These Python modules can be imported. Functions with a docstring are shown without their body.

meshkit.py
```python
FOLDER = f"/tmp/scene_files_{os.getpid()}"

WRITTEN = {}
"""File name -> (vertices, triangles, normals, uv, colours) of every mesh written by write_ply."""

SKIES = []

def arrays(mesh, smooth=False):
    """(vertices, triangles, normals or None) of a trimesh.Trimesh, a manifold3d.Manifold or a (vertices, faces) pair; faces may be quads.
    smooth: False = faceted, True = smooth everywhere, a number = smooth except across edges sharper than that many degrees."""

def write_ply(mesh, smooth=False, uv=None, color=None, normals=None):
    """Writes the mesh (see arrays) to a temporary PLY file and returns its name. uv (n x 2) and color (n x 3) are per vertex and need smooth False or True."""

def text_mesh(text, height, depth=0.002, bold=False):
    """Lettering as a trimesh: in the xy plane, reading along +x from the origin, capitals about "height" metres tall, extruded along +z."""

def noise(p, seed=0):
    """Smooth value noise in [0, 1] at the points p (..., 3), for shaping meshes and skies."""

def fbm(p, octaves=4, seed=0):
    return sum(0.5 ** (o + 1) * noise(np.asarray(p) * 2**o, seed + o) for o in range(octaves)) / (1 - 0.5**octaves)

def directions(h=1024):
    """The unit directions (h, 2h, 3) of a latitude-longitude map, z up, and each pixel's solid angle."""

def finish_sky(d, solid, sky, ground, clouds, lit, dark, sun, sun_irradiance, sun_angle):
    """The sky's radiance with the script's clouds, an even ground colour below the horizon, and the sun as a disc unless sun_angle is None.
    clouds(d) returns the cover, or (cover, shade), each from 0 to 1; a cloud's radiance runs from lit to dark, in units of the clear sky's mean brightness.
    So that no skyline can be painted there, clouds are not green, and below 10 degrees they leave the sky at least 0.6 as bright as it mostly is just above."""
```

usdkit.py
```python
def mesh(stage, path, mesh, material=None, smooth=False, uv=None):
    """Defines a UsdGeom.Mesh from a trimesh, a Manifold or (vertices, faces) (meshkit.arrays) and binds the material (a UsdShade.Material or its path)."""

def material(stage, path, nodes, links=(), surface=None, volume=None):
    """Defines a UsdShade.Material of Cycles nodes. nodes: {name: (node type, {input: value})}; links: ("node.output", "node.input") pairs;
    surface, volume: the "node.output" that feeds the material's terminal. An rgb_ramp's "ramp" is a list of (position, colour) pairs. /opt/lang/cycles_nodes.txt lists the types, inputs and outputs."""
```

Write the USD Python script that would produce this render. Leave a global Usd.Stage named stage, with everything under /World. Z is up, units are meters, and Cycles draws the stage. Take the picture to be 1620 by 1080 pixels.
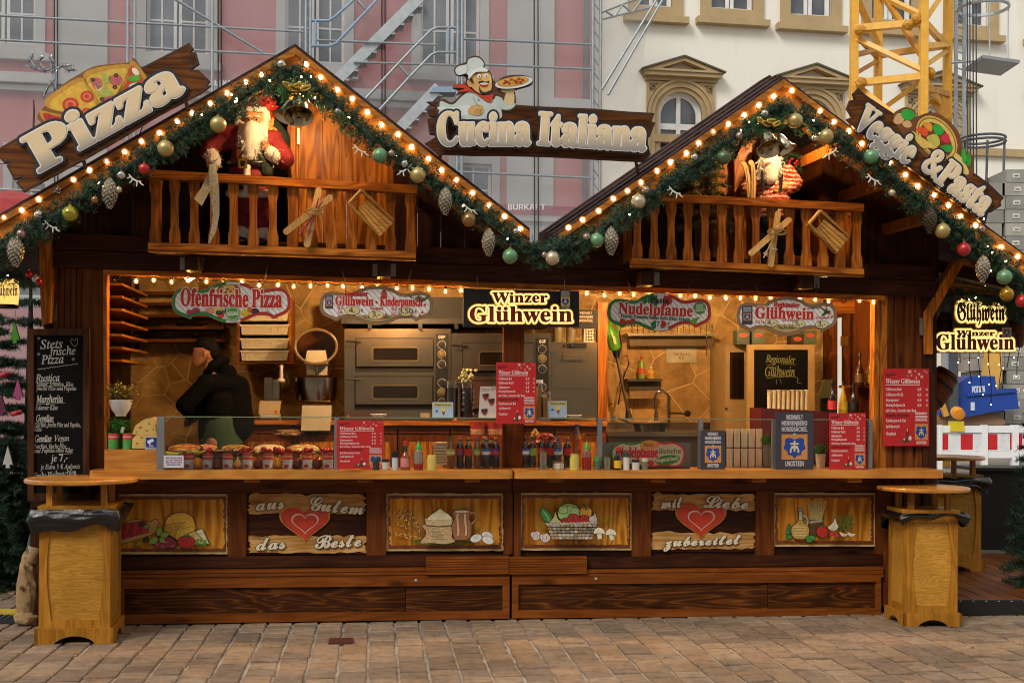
import glob,math,random
import numpy as np
import trimesh
import usdkit,meshkit
from PIL import Image,ImageDraw,ImageFont
from scipy.spatial import Voronoi
from shapely import affinity
from shapely.geometry import Polygon,MultiPolygon,Point,LineString,box as sbox
from shapely.ops import unary_union
from pxr import Usd,UsdGeom,UsdLux,UsdShade,Gf,Sdf
random.seed(7)
RNG=np.random.default_rng(7)
stage=Usd.Stage.CreateInMemory()
UsdGeom.SetStageUpAxis(stage,'Z')
UsdGeom.SetStageMetersPerUnit(stage,1.0)
UsdGeom.Xform.Define(stage,'/World')
UsdGeom.Scope.Define(stage,'/World/Looks')
F,CX,HY,EYE,ROLL=1900.0,810.0,632.0,1.67,0.006
cam=UsdGeom.Camera.Define(stage,'/World/camera')
cam.CreateHorizontalApertureAttr(36.0)
cam.CreateVerticalApertureAttr(24.0)
cam.CreateFocalLengthAttr(36.0*F/1620)
cam.CreateVerticalApertureOffsetAttr(36.0*(HY-540)/1620)
cam.CreateClippingRangeAttr((0.1,2000.0))
cam.CreateFStopAttr(0.0)
cam.CreateExposureAttr(1.36)
x=UsdGeom.Xformable(cam)
x.AddTranslateOp().Set(Gf.Vec3d(0,0,EYE))
x.AddRotateXYZOp().Set(Gf.Vec3f(90.0,-math.degrees(ROLL),0.0))
SUN_EL,SUN_AZ=math.radians(42),math.radians(215)
dome=UsdLux.DomeLight.Define(stage,'/World/sky')
sky=usdkit.material(stage,'/World/Looks/sky',{
 'tc':('texture_coordinate',{}),
 'n':('noise_texture',{'scale':2.2,'detail':5,'roughness':0.55}),
 'r':('rgb_ramp',{'ramp':[(0.25,(0.80,0.80,0.80)),(0.7,(0.97,0.97,0.97))]}),
 's':('sky_texture',{'sky_type':'single_scattering','sun_disc':False,'sun_elevation':SUN_EL,'sun_rotation':SUN_AZ,'aerosol_density':3.0}),
 'w':('mix_color',{'b':(3.68,3.62,3.52),'use_clamp':False}),
 'bg':('background_shader',{'strength':0.10}),
},[('tc.generated','n.vector'),('n.fac','r.fac'),('r.color','w.fac'),('s.color','w.a'),('w.result','bg.color')],surface='bg.background')
UsdShade.MaterialBindingAPI.Apply(dome.GetPrim()).Bind(sky)
dome.GetPrim().SetCustomDataByKey('kind','structure')
sun=UsdLux.DistantLight.Define(stage,'/World/sun')
sun.CreateNormalizeAttr(True)if hasattr(sun,'CreateNormalizeAttr')else None
sun.GetPrim().GetAttribute('inputs:normalize').Set(True)
sun.CreateIntensityAttr(0.22)
sun.CreateAngleAttr(22.0)
sun.CreateColorAttr(Gf.Vec3f(1.0,0.95,0.88))
UsdGeom.Xformable(sun).AddRotateXYZOp().Set(Gf.Vec3f(math.degrees(math.pi/2-SUN_EL),0,180-math.degrees(SUN_AZ)))
CAM=np.array([0,0,EYE])
RT,UPV,FW=np.array([math.cos(ROLL),0,math.sin(ROLL)]),np.array([-math.sin(ROLL),0,math.cos(ROLL)]),np.array([0,1.0,0])
def ray(px,py):
 a,b=(np.asarray(px,float)-CX)/F,(HY-np.asarray(py,float))/F
 return FW+a[...,None]*RT+b[...,None]*UPV
class Frame:
 """A vertical plane family: u runs to the right along it, v goes back, z up."""
 def __init__(s,origin,yaw):
  s.O,s.yaw=np.array(origin,float),math.radians(yaw)
  s.U=np.array([math.cos(s.yaw),math.sin(s.yaw),0]);s.V=np.array([-math.sin(s.yaw),math.cos(s.yaw),0])
 def uz(s,px,py,v):
  d=ray(px,py)
  t=((s.O-CAM)@s.V+v)/(d@s.V)
  p=CAM+d*t[...,None]
  return(p-s.O)@s.U,p[...,2]
 def at(s,px,py,v):
  u,z=s.uz(np.array([px]),np.array([py]),v)
  return s.loc(u[0],v,z[0])
 def loc(s,u,v,z):
  return s.O+np.multiply.outer(u,s.U)+np.multiply.outer(v,s.V)+np.multiply.outer(z,np.array([0,0,1.0]))
 def mpp(s,px,py,v):
  """metres per photo pixel there"""
  return float((s.at(px,py,v)-CAM)[1]/F)
 def poly(s,geom,v):
  """photo-pixel shape -> shape in (u, z)"""
  def f(xy):
   xy=np.asarray(xy)
   u,z=s.uz(xy[:,0],xy[:,1],v)
   return np.stack([u,z],1)
  out=[Polygon(f(g.exterior.coords),[f(h.coords)for h in g.interiors])for g in polys(geom)]
  return[g if g.is_valid else g.buffer(0)for g in out]
 def ext(s,geom,v,th,ch=0.0,skew=0.0):
  """photo-pixel shape on plane v, th metres thick towards the back, with a chamfered front edge"""
  return s.solid([q for g in s.poly(geom,v)for q in polys(g)],v,th,ch,skew)
 def solid(s,shapes,v,th,ch=0.0,skew=0.0):
  ms=[]
  for g in shapes:
   if g.area<1e-8:
    continue
   g=Polygon(g.exterior,g.interiors)if g.exterior.is_ccw else Polygon(list(g.exterior.coords)[::-1],g.interiors)
   m=prism(g,th,ch)
   ms.append((m.vertices,m.faces))
  if not ms:
   return None
  vv,ff=cat(ms)
  w=s.loc(vv[:,0]+skew*(th-vv[:,2]+v+.8),v+th-vv[:,2],vv[:,1])
  return trimesh.Trimesh(w,ff,process=False)
 def box(s,u0,u1,v0,v1,z0,z1,ch=0.0):
  return s.solid([sbox(u0,z0,u1,z1)],v0,v1-v0,ch)
def polys(g):
 if isinstance(g,(list,tuple,np.ndarray)):
  g=Polygon(g)
 if not g.is_valid:
  g=g.buffer(0)
 return[p for p in getattr(g,'geoms',[g])if p.geom_type=='Polygon' and not p.is_empty]
def cat(ms):
 v,f,n=[],[],0
 for a,b in ms:
  v.append(np.asarray(a));f.append(np.asarray(b)+n);n+=len(a)
 return np.vstack(v),np.vstack(f)
def join(ms):
 ms=[m for m in ms if m is not None]
 v,f=cat([(m.vertices,m.faces)for m in ms])
 return trimesh.Trimesh(v,f,process=False)
def prism(g,th,ch=0.0):
 if ch>0 and not g.interiors:
  p=np.array(g.exterior.coords)[:-1]
  n=len(p)
  e=np.roll(p,-1,0)-p
  L=np.linalg.norm(e,axis=1)
  keep=L>1e-6
  if not keep.all():
   p=p[keep];n=len(p);e=np.roll(p,-1,0)-p;L=np.linalg.norm(e,axis=1)
  ch=min(ch,0.3*L.min()+1e-5,th*0.45)
  e=e/L[:,None]
  nin=np.stack([-e[:,1],e[:,0]],1)
  prev=np.roll(nin,1,0)
  b=nin+prev
  b=b/np.maximum(1e-6,(1+(nin*prev).sum(1)))[:,None]
  q=p+ch*np.clip(b,-3,3)
  try:
   cv,cf=trimesh.creation.triangulate_polygon(Polygon(p),engine='earcut')
  except Exception:
   cv,cf=p,np.zeros((0,3),int)
  if len(cv)==n and np.allclose(cv,p,atol=1e-9):
   v=np.vstack([np.c_[p,np.zeros(n)],np.c_[p,np.full(n,th-ch)],np.c_[q,np.full(n,th)]])
   i=np.arange(n);j=(i+1)%n
   fs=[np.c_[i,j,j+n],np.c_[i,j+n,i+n],np.c_[i+n,j+n,j+2*n],np.c_[i+n,j+2*n,i+2*n]]
   cf=np.asarray(cf)
   a=p[cf]
   sgn=np.cross(a[:,1]-a[:,0],a[:,2]-a[:,0])<0
   cf[sgn]=cf[sgn][:,::-1]
   return trimesh.Trimesh(v,np.vstack(fs+[cf[:,::-1],cf+2*n]),process=False)
 return trimesh.creation.extrude_polygon(g,th,engine='earcut')
H=Frame((0,9.17,0),6.5)
W=Frame((0,0,0),0)
B=Frame((0,38,0),9.5)
def ground(px,py,z=0.0):
 d=ray(np.array([px]),np.array([py]))[0]
 return CAM+d*((z-EYE)/d[2])
def lathe(profile,base=(0,0,0),axis=(0,0,1),n=24):
 """profile: (radius, height) pairs from bottom to top"""
 m=trimesh.creation.revolve(np.array([(max(r,0.0),h)for r,h in profile],float),sections=n)
 T=trimesh.geometry.align_vectors([0,0,1],np.array(axis,float)/np.linalg.norm(axis))
 m.apply_transform(T);m.apply_translation(base)
 return m
def tube(pts,r,n=8,closed=False,caps=True):
 """a bent round bar; r one radius or one per point"""
 p=np.asarray(pts,float);k=len(p)
 r=np.broadcast_to(np.asarray(r,float),(k,))
 t=np.gradient(p,axis=0)if not closed else np.roll(p,-1,0)-np.roll(p,1,0)
 t=t/np.maximum(np.linalg.norm(t,axis=1),1e-9)[:,None]
 a=np.array([0,0,1.0])if abs(t[0][2])<0.9 else np.array([1.0,0,0])
 x=np.cross(t[0],a);x /= np.linalg.norm(x)
 rings=[]
 for i in range(k):
  x=x-t[i]*(x@t[i]);x /= max(np.linalg.norm(x),1e-9)
  y=np.cross(t[i],x)
  an=np.arange(n)*2*math.pi/n
  rings.append(p[i]+r[i]*(np.cos(an)[:,None]*x+np.sin(an)[:,None]*y))
 v=np.vstack(rings);f=[]
 m=k if closed else k-1
 for i in range(m):
  b,c=i*n,((i+1)%k)*n
  for j in range(n):
   q=(j+1)%n
   f+=[[b+j,b+q,c+q],[b+j,c+q,c+j]]
 if caps and not closed:
  v=np.vstack([v,p[0],p[-1]])
  for j in range(n):
   q=(j+1)%n
   f+=[[len(v)-2,q,j],[len(v)-1,(k-1)*n+j,(k-1)*n+q]]
 return trimesh.Trimesh(v,np.array(f),process=False)
def bar(a,b,r,n=6):
 return tube([a,b],r,n)
def beam(a,b,w,h,up=(0,0,1)):
 """square bar from a to b"""
 a,b,up=np.asarray(a,float),np.asarray(b,float),np.asarray(up,float)
 t=(b-a)/np.linalg.norm(b-a)
 if abs(t@up)>0.98:
  up=np.array([1.0,0,0])
 s=np.cross(t,up);s /= np.linalg.norm(s);q=np.cross(s,t)
 c=[(-1,-1),(1,-1),(1,1),(-1,1)]
 v=np.array([p+i*s*w/2+j*q*h/2 for p in(a,b)for i,j in c])
 f=np.array([[0,1,2],[0,2,3],[4,6,5],[4,7,6]]+[x for i in range(4)for x in([i,i+4,(i+1)%4+4],[i,(i+1)%4+4,(i+1)%4])])
 m=trimesh.Trimesh(v,f,process=False);m.fix_normals()
 return m
def ball(c,r,sub=3,sq=(1,1,1)):
 m=trimesh.creation.icosphere(subdivisions=sub,radius=1.0)
 m.apply_scale(np.array(sq,float)*r);m.apply_translation(c)
 return m
def lump(c,r,sub=3,amp=0.15,freq=3.0,seed=0,sq=(1,1,1)):
 m=trimesh.creation.icosphere(subdivisions=sub,radius=1.0)
 d=meshkit.fbm(m.vertices*freq+seed*7.3,3,seed)
 m.vertices=m.vertices*(1+amp*(d[:,None]*2-1))*np.array(sq)*r+np.asarray(c)
 return m
def bones(chain,refine=0.02,smooth=6):
 """one continuous body from (point, radius, point, radius) bones"""
 import manifold3d as mf
 out=mf.Manifold()
 for p,r,q,s in chain:
  h=mf.Manifold.batch_hull([mf.Manifold.sphere(r,20).translate([float(c)for c in p]),mf.Manifold.sphere(s,20).translate([float(c)for c in q])])
  out=out+h
 out=out.refine_to_length(refine)
 me=out.to_mesh()
 m=trimesh.Trimesh(np.array(me.vert_properties[:,:3],float),np.array(me.tri_verts,int),process=True)
 trimesh.smoothing.filter_taubin(m,iterations=smooth)
 return m
def blades(centres,dirs,length,width,rng,spread=0.9,n=14,curl=0.0):
 """many small needle-like faces round twigs: centres (k,3), dirs (k,3)"""
 k=len(centres)
 v=np.empty((k*n,3,3));
 d=dirs/np.maximum(np.linalg.norm(dirs,axis=1),1e-9)[:,None]
 base=np.repeat(centres,n,0);dd=np.repeat(d,n,0)
 along=rng.uniform(-0.5,0.5,(k*n,1))*np.repeat(np.broadcast_to(length,(k,)),n)[:,None]
 r=rng.normal(size=(k*n,3));r-=dd*(r*dd).sum(1)[:,None];r /= np.maximum(np.linalg.norm(r,axis=1),1e-9)[:,None]
 nd=dd*(1-spread)+r*spread+rng.normal(size=(k*n,3))*0.15
 nd /= np.linalg.norm(nd,axis=1)[:,None]
 L=np.repeat(np.broadcast_to(length,(k,)),n)[:,None]*rng.uniform(0.5,1.0,(k*n,1))*0.62
 sd=np.cross(nd,rng.normal(size=(k*n,3)));sd /= np.maximum(np.linalg.norm(sd,axis=1),1e-9)[:,None]
 p=base+dd*along
 v[:,0]=p-sd*width;v[:,1]=p+sd*width;v[:,2]=p+nd*L
 return trimesh.Trimesh(v.reshape(-1,3),np.arange(k*n*3).reshape(-1,3),process=False)
COUNT={}
THINGS=[]
def numbered(parent,name):
 k=COUNT.get((parent,name),0);COUNT[(parent,name)]=k+1
 return name if k==0 else f'{name}_{k:03d}'
def data(prim,label=None,cat=None,group=None,kind=None):
 for k,v in(('label',label),('category',cat),('group',group),('kind',kind)):
  if v:
   prim.SetCustomDataByKey(k,v)
class Thing:
 def __init__(s,name,label=None,cat=None,group=None,kind=None):
  s.path='/World/'+numbered('/World',name);s.info=(label,cat,group,kind);s.parts=[]
  THINGS.append(s)
 def add(s,name,mesh,m,parent=None,smooth=False,label=None,kind=None):
  if mesh is None:
   return None
  base=parent or s.path
  path=base+'/'+numbered(base,name)
  s.parts.append((path,mesh,m,smooth,label,kind))
  return path
 def flush(s):
  allv=[np.asarray(p[1].vertices)for p in s.parts]
  if not allv:
   return
  lo=np.min([a.min(0)for a in allv],0);hi=np.max([a.max(0)for a in allv],0)
  piv=np.array([(lo[0]+hi[0])/2,(lo[1]+hi[1])/2,lo[2]])
  xf=UsdGeom.Xform.Define(stage,s.path)
  xf.AddTranslateOp().Set(Gf.Vec3d(*map(float,piv)))
  data(xf.GetPrim(),*s.info)
  for path,mesh,m,smooth,label,kind in s.parts:
   q=trimesh.Trimesh(np.asarray(mesh.vertices)-piv,mesh.faces,process=False)
   me=usdkit.mesh(stage,path,q,m,smooth)
   data(me.GetPrim(),label,None,None,kind)
def single(name,mesh,m,label=None,cat=None,group=None,kind=None,smooth=False):
 path='/World/'+numbered('/World',name)
 v=np.asarray(mesh.vertices)
 piv=np.array([v[:,0].mean(),v[:,1].mean(),v[:,2].min()])
 me=usdkit.mesh(stage,path,trimesh.Trimesh(v-piv,mesh.faces,process=False),m,smooth)
 UsdGeom.Xformable(me).AddTranslateOp().Set(Gf.Vec3d(*map(float,piv)))
 data(me.GetPrim(),label,cat,group,kind)
 return me
MATS={}
def hexc(h):
 c=np.array([int(h[i:i+2],16)for i in(1,3,5)])/255.0
 return tuple(np.where(c<=0.04045,c/12.92,((c+0.055)/1.055)**2.4))
def col(c):
 return hexc(c)if isinstance(c,str)else tuple(c)
def paint(c,rough=0.5,metal=0.0,var=0.12,scale=5.0,bump=0.0,bscale=60.0,spec=0.5,coat=0.0,emit=0.0,sheen=0.0,trans=0.0,rnd=0.0):
 """plain surface of one colour, slightly uneven"""
 c=col(c)
 key=('paint',tuple(np.round(c,4)),rough,metal,var,scale,bump,bscale,spec,coat,emit,sheen,trans,rnd)
 if key in MATS:
  return MATS[key]
 path=f'/World/Looks/surface_{len(MATS):03d}'
 lo,hi=tuple(np.array(c)*(1-var)),tuple(np.minimum(np.array(c)*(1+var),0.95))
 nodes={'g':('geometry',{}),'n':('noise_texture',{'scale':scale,'detail':4,'roughness':0.6}),
    'r':('rgb_ramp',{'ramp':[(0.3,lo),(0.7,hi)]}),
    'p':('principled_bsdf',{'roughness':rough,'metallic':metal,'specular_ior_level':spec,'coat_weight':coat,'coat_roughness':0.1,'sheen_weight':sheen,'transmission_weight':trans})}
 links=[('g.position','n.vector'),('n.fac','r.fac')]
 src='r.color'
 if rnd:
  nodes['oi']=('object_info',{});nodes['mr']=('map_range',{'to_min':1-rnd,'to_max':1+rnd});nodes['hv']=('hsv',{})
  links+=[('oi.random','mr.value'),('mr.result','hv.value'),('r.color','hv.color')]
  src='hv.color'
 links.append((src,'p.base_color'))
 if emit:
  nodes['p'][1]['emission_strength']=emit
  links.append((src,'p.emission_color'))
 if bump:
  nodes['n2']=('noise_texture',{'scale':bscale,'detail':5,'roughness':0.65})
  nodes['b']=('bump',{'strength':bump,'distance':0.01})
  links+=[('g.position','n2.vector'),('n2.fac','b.height'),('b.normal','p.normal')]
 MATS[key]=usdkit.material(stage,path,nodes,links,surface='p.BSDF')
 return MATS[key]
def wood(dark,mid,light,axis='u',rings=9.0,rough=0.42,size=1.0,fig=0.5,bump=0.25,yaw=6.5,knots=True,coat=0.0,ramp=(.22,.5,.78)):
 """stained timber: grain runs along u (level), z (upright) or v (to the back); fig = strength of the flame figure"""
 key=('wood',str(dark),str(mid),str(light),axis,rings,rough,size,fig,bump,yaw,coat,ramp)
 if key in MATS:
  return MATS[key]
 path=f'/World/Looks/timber_{len(MATS):03d}'
 lo,md,hi=col(dark),col(mid),col(light)
 s={'u':(0.55,5.5,5.5),'z':(5.5,5.5,0.55),'v':(5.5,0.55,5.5)}[axis]
 s2={'u':(2.2,95,95),'z':(95,95,2.2),'v':(95,2.2,95)}[axis]
 nodes={
  'g':('geometry',{}),'oi':('object_info',{}),'m':('math',{'math_type':'multiply','value2':37.0}),
  'rot':('vector_rotate',{'rotate_type':'z_axis','angle':-math.radians(yaw)}),
  'ad':('vector_math',{'math_type':'add'}),
  'm1':('mapping',{'scale':tuple(np.array(s)/size)}),'m2':('mapping',{'scale':s2}),
  'n1':('noise_texture',{'scale':1.0,'detail':2.5,'roughness':0.5,'distortion':0.35}),
  'k':('math',{'math_type':'multiply','value2':rings*6.283}),'sn':('math',{'math_type':'sine'}),
  'mr':('map_range',{'from_min':-1.0,'from_max':1.0,'to_min':0.5-fig/2,'to_max':0.5+fig/2}),
  'n2':('noise_texture',{'scale':1.0,'detail':5,'roughness':0.6}),
  'mx':('mix_float',{'fac':0.42}),
  'r':('rgb_ramp',{'ramp':[(ramp[0],lo),(ramp[1],md),(ramp[2],hi)]}),
  'n3':('noise_texture',{'scale':2.3,'detail':4,'roughness':0.6}),'r3':('map_range',{'from_min':0.3,'from_max':0.7,'to_min':0.72,'to_max':1.14}),
  'or':('map_range',{'to_min':0.84,'to_max':1.16}),'mm':('math',{'math_type':'multiply'}),
  'hv':('hsv',{}),'b':('bump',{'strength':bump,'distance':0.006}),
  'rr':('map_range',{'from_min':0.3,'from_max':0.7,'to_min':rough-0.1,'to_max':rough+0.14}),
  'p':('principled_bsdf',{'roughness':rough,'coat_weight':coat,'coat_roughness':0.25,'specular_ior_level':0.14 if coat<.3 else .4}),
 }
 links=[('g.position','rot.vector'),('oi.random','m.value1'),('rot.vector','ad.vector1'),('m.value','ad.vector2'),('ad.vector','m1.vector'),('ad.vector','m2.vector'),
    ('m1.vector','n1.vector'),('n1.fac','k.value1'),('k.value','sn.value1'),('sn.value','mr.value'),('m2.vector','n2.vector'),
    ('mr.result','mx.a'),('n2.fac','mx.b'),('mx.result','r.fac'),('ad.vector','n3.vector'),('n3.fac','r3.value'),('oi.random','or.value'),
    ('r3.result','mm.value1'),('or.result','mm.value2'),('mm.value','hv.value'),('n3.fac','rr.value'),('rr.result','p.roughness'),
    ('n2.fac','b.height'),('b.normal','p.normal'),('hv.color','p.base_color')]
 src='r.color'
 if knots:
  nodes['mk']=('mapping',{'scale':{'u':(1.6,5,5),'z':(5,5,1.6),'v':(5,1.6,5)}[axis]})
  nodes['vo']=('voronoi_texture',{'scale':1.0,'randomness':1.0})
  nodes['kr']=('map_range',{'from_min':0.05,'from_max':0.16,'to_min':0.35,'to_max':1.0,'clamp':True})
  nodes['km']=('mix_color',{'blend_type':'multiply','fac':1.0})
  links+=[('ad.vector','mk.vector'),('mk.vector','vo.vector'),('vo.distance','kr.value'),('r.color','km.a'),('kr.result','km.b')]
  src='km.result'
 links.append((src,'hv.color'))
 MATS[key]=usdkit.material(stage,path,nodes,links,surface='p.BSDF')
 return MATS[key]
def render_coat(c,var=.1):
 """wall render with faint rain streaks and patches"""
 k=('render',c)
 if k not in MATS:
  MATS[k]=usdkit.material(stage,f'/World/Looks/wall_render_{len(MATS):03d}',{
   'g':('geometry',{}),'m':('mapping',{'scale':(1.6,1.6,.16)}),'n':('noise_texture',{'scale':1.0,'detail':6,'roughness':.65}),'n2':('noise_texture',{'scale':.35,'detail':4}),'x':('mix_float',{'fac':.45}),
   'r':('rgb_ramp',{'ramp':[(.3,tuple(np.array(col(c))*(1-var*1.6))),(.5,col(c)),(.75,tuple(np.minimum(np.array(col(c))*(1+var*.5),.9)))]}),
   'n3':('noise_texture',{'scale':35,'detail':4}),'b':('bump',{'strength':.15,'distance':.01}),'p':('principled_bsdf',{'roughness':.9,'specular_ior_level':.2})},
   [('g.position','m.vector'),('m.vector','n.vector'),('g.position','n2.vector'),('n.fac','x.a'),('n2.fac','x.b'),('x.result','r.fac'),('r.color','p.base_color'),('g.position','n3.vector'),('n3.fac','b.height'),('b.normal','p.normal')],surface='p.BSDF')
 return MATS[k]
def glow(c,strength,key=None):
 k=('glow',tuple(np.round(col(c),4)),strength)
 if k not in MATS:
  MATS[k]=usdkit.material(stage,f'/World/Looks/lamp_glow_{len(MATS):03d}',{'e':('emission',{'color':col(c),'strength':strength})},[],surface='e.emission')
 return MATS[k]
def pane(tint=(1,1,1),gloss=0.04,key='pane'):
 """thin clear sheet that lets light pass"""
 k=('pane',tuple(tint),gloss)
 if k not in MATS:
  MATS[k]=usdkit.material(stage,f'/World/Looks/clear_pane_{len(MATS):03d}',{
   't':('transparent_bsdf',{'color':tint}),'g':('glossy_bsdf',{'roughness':0.02,'color':(1,1,1)}),
   'f':('fresnel',{'IOR':1.45}),'m':('mix_closure',{})},[('f.fac','m.fac'),('t.BSDF','m.closure1'),('g.BSDF','m.closure2')],surface='m.closure')
 return MATS[k]
def veil(c,cover):
 """fine woven net: part cloth, part see-through"""
 k=('veil',tuple(col(c)),cover)
 if k not in MATS:
  MATS[k]=usdkit.material(stage,f'/World/Looks/woven_net_{len(MATS):03d}',{
   't':('transparent_bsdf',{}),'d':('diffuse_bsdf',{'color':col(c)}),'g':('geometry',{}),
   'n':('noise_texture',{'scale':0.6,'detail':4}),'r':('map_range',{'from_min':0.3,'from_max':0.7,'to_min':cover-0.08,'to_max':cover+0.08}),
   'm':('mix_closure',{})},[('g.position','n.vector'),('n.fac','r.value'),('r.result','m.fac'),('t.BSDF','m.closure1'),('d.BSDF','m.closure2')],surface='m.closure')
 return MATS[k]
def frosted(tint,c,strength):
 """thin coloured lamp glass: see-through, with a faint glow of its own"""
 k=('frost',tint,c,strength)
 if k not in MATS:
  MATS[k]=usdkit.material(stage,f'/World/Looks/lamp_glass_{len(MATS):03d}',{'t':('transparent_bsdf',{'color':tint}),'e':('emission',{'color':c,'strength':strength}),'a':('add_closure',{})},
         [('t.BSDF','a.closure1'),('e.emission','a.closure2')],surface='a.closure')
 return MATS[k]
def leaf(c,c2,rough=0.6):
 k=('leaf',tuple(col(c)),tuple(col(c2)))
 if k not in MATS:
  MATS[k]=usdkit.material(stage,f'/World/Looks/needles_{len(MATS):03d}',{
   'g':('geometry',{}),'n':('noise_texture',{'scale':22,'detail':3}),'r':('rgb_ramp',{'ramp':[(0.3,col(c)),(0.7,col(c2))]}),
   'p':('principled_bsdf',{'roughness':rough}),'t':('translucent_bsdf',{}),'m':('mix_closure',{'fac':0.25})},
   [('g.position','n.vector'),('n.fac','r.fac'),('r.color','p.base_color'),('r.color','t.color'),('p.BSDF','m.closure1'),('t.BSDF','m.closure2')],surface='m.closure')
 return MATS[k]
FONTS=glob.glob('/opt/blender-*/*/datafiles/fonts/')[0]
STYLE={'serif':(0x1D400,0x1D41A,0x1D7CE),'bi':(0x1D468,0x1D482,None),'script':(0x1D4D0,0x1D4EA,None),'frak':(0x1D56C,0x1D586,None),'it':(0x1D434,0x1D44E,None)}
GL={}
FT={}
def outline(a,lvl=110.0):
 """closed outlines of a grey picture of a letter, as shapes with holes"""
 a=np.pad(a,1)
 on=a>lvl
 code=on[:-1,:-1]*1+on[:-1,1:]*2+on[1:,1:]*4+on[1:,:-1]*8
 E_={1:[(3,0)],2:[(0,1)],3:[(3,1)],4:[(1,2)],5:[(3,2),(1,0)],6:[(0,2)],7:[(3,2)],8:[(2,3)],9:[(2,0)],10:[(0,3),(2,1)],11:[(2,1)],12:[(1,3)],13:[(1,0)],14:[(0,3)]}
 nxt,pos={},{}
 def key(r,c,e):
  return((r,c,0),(r,c+1,1),(r+1,c,0),(r,c,1))[e]
 for r,c in zip(*np.nonzero((code>0)&(code<15))):
  for e,f in E_[int(code[r,c])]:
   nxt[key(r,c,e)]=key(r,c,f)
 for r,c,k in nxt:
  p,q=a[r,c],(a[r,c+1]if k==0 else a[r+1,c])
  t=(lvl-p)/(q-p)
  pos[(r,c,k)]=(c-1+(t if k==0 else 0),r-1+(t if k==1 else 0))
 rings,seen=[],set()
 for st in nxt:
  if st in seen:
   continue
  ring,k=[],st
  while k not in seen and k in nxt:
   seen.add(k);ring.append(pos[k]);k=nxt[k]
  if len(ring)>3:
   rings.append(Polygon(ring))
 rings=[g if g.is_valid else g.buffer(0)for g in rings]
 rings.sort(key=lambda g:-g.area)
 out=Polygon()
 for g in rings:
  out=out.symmetric_difference(g)
 return polys(out)
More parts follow.
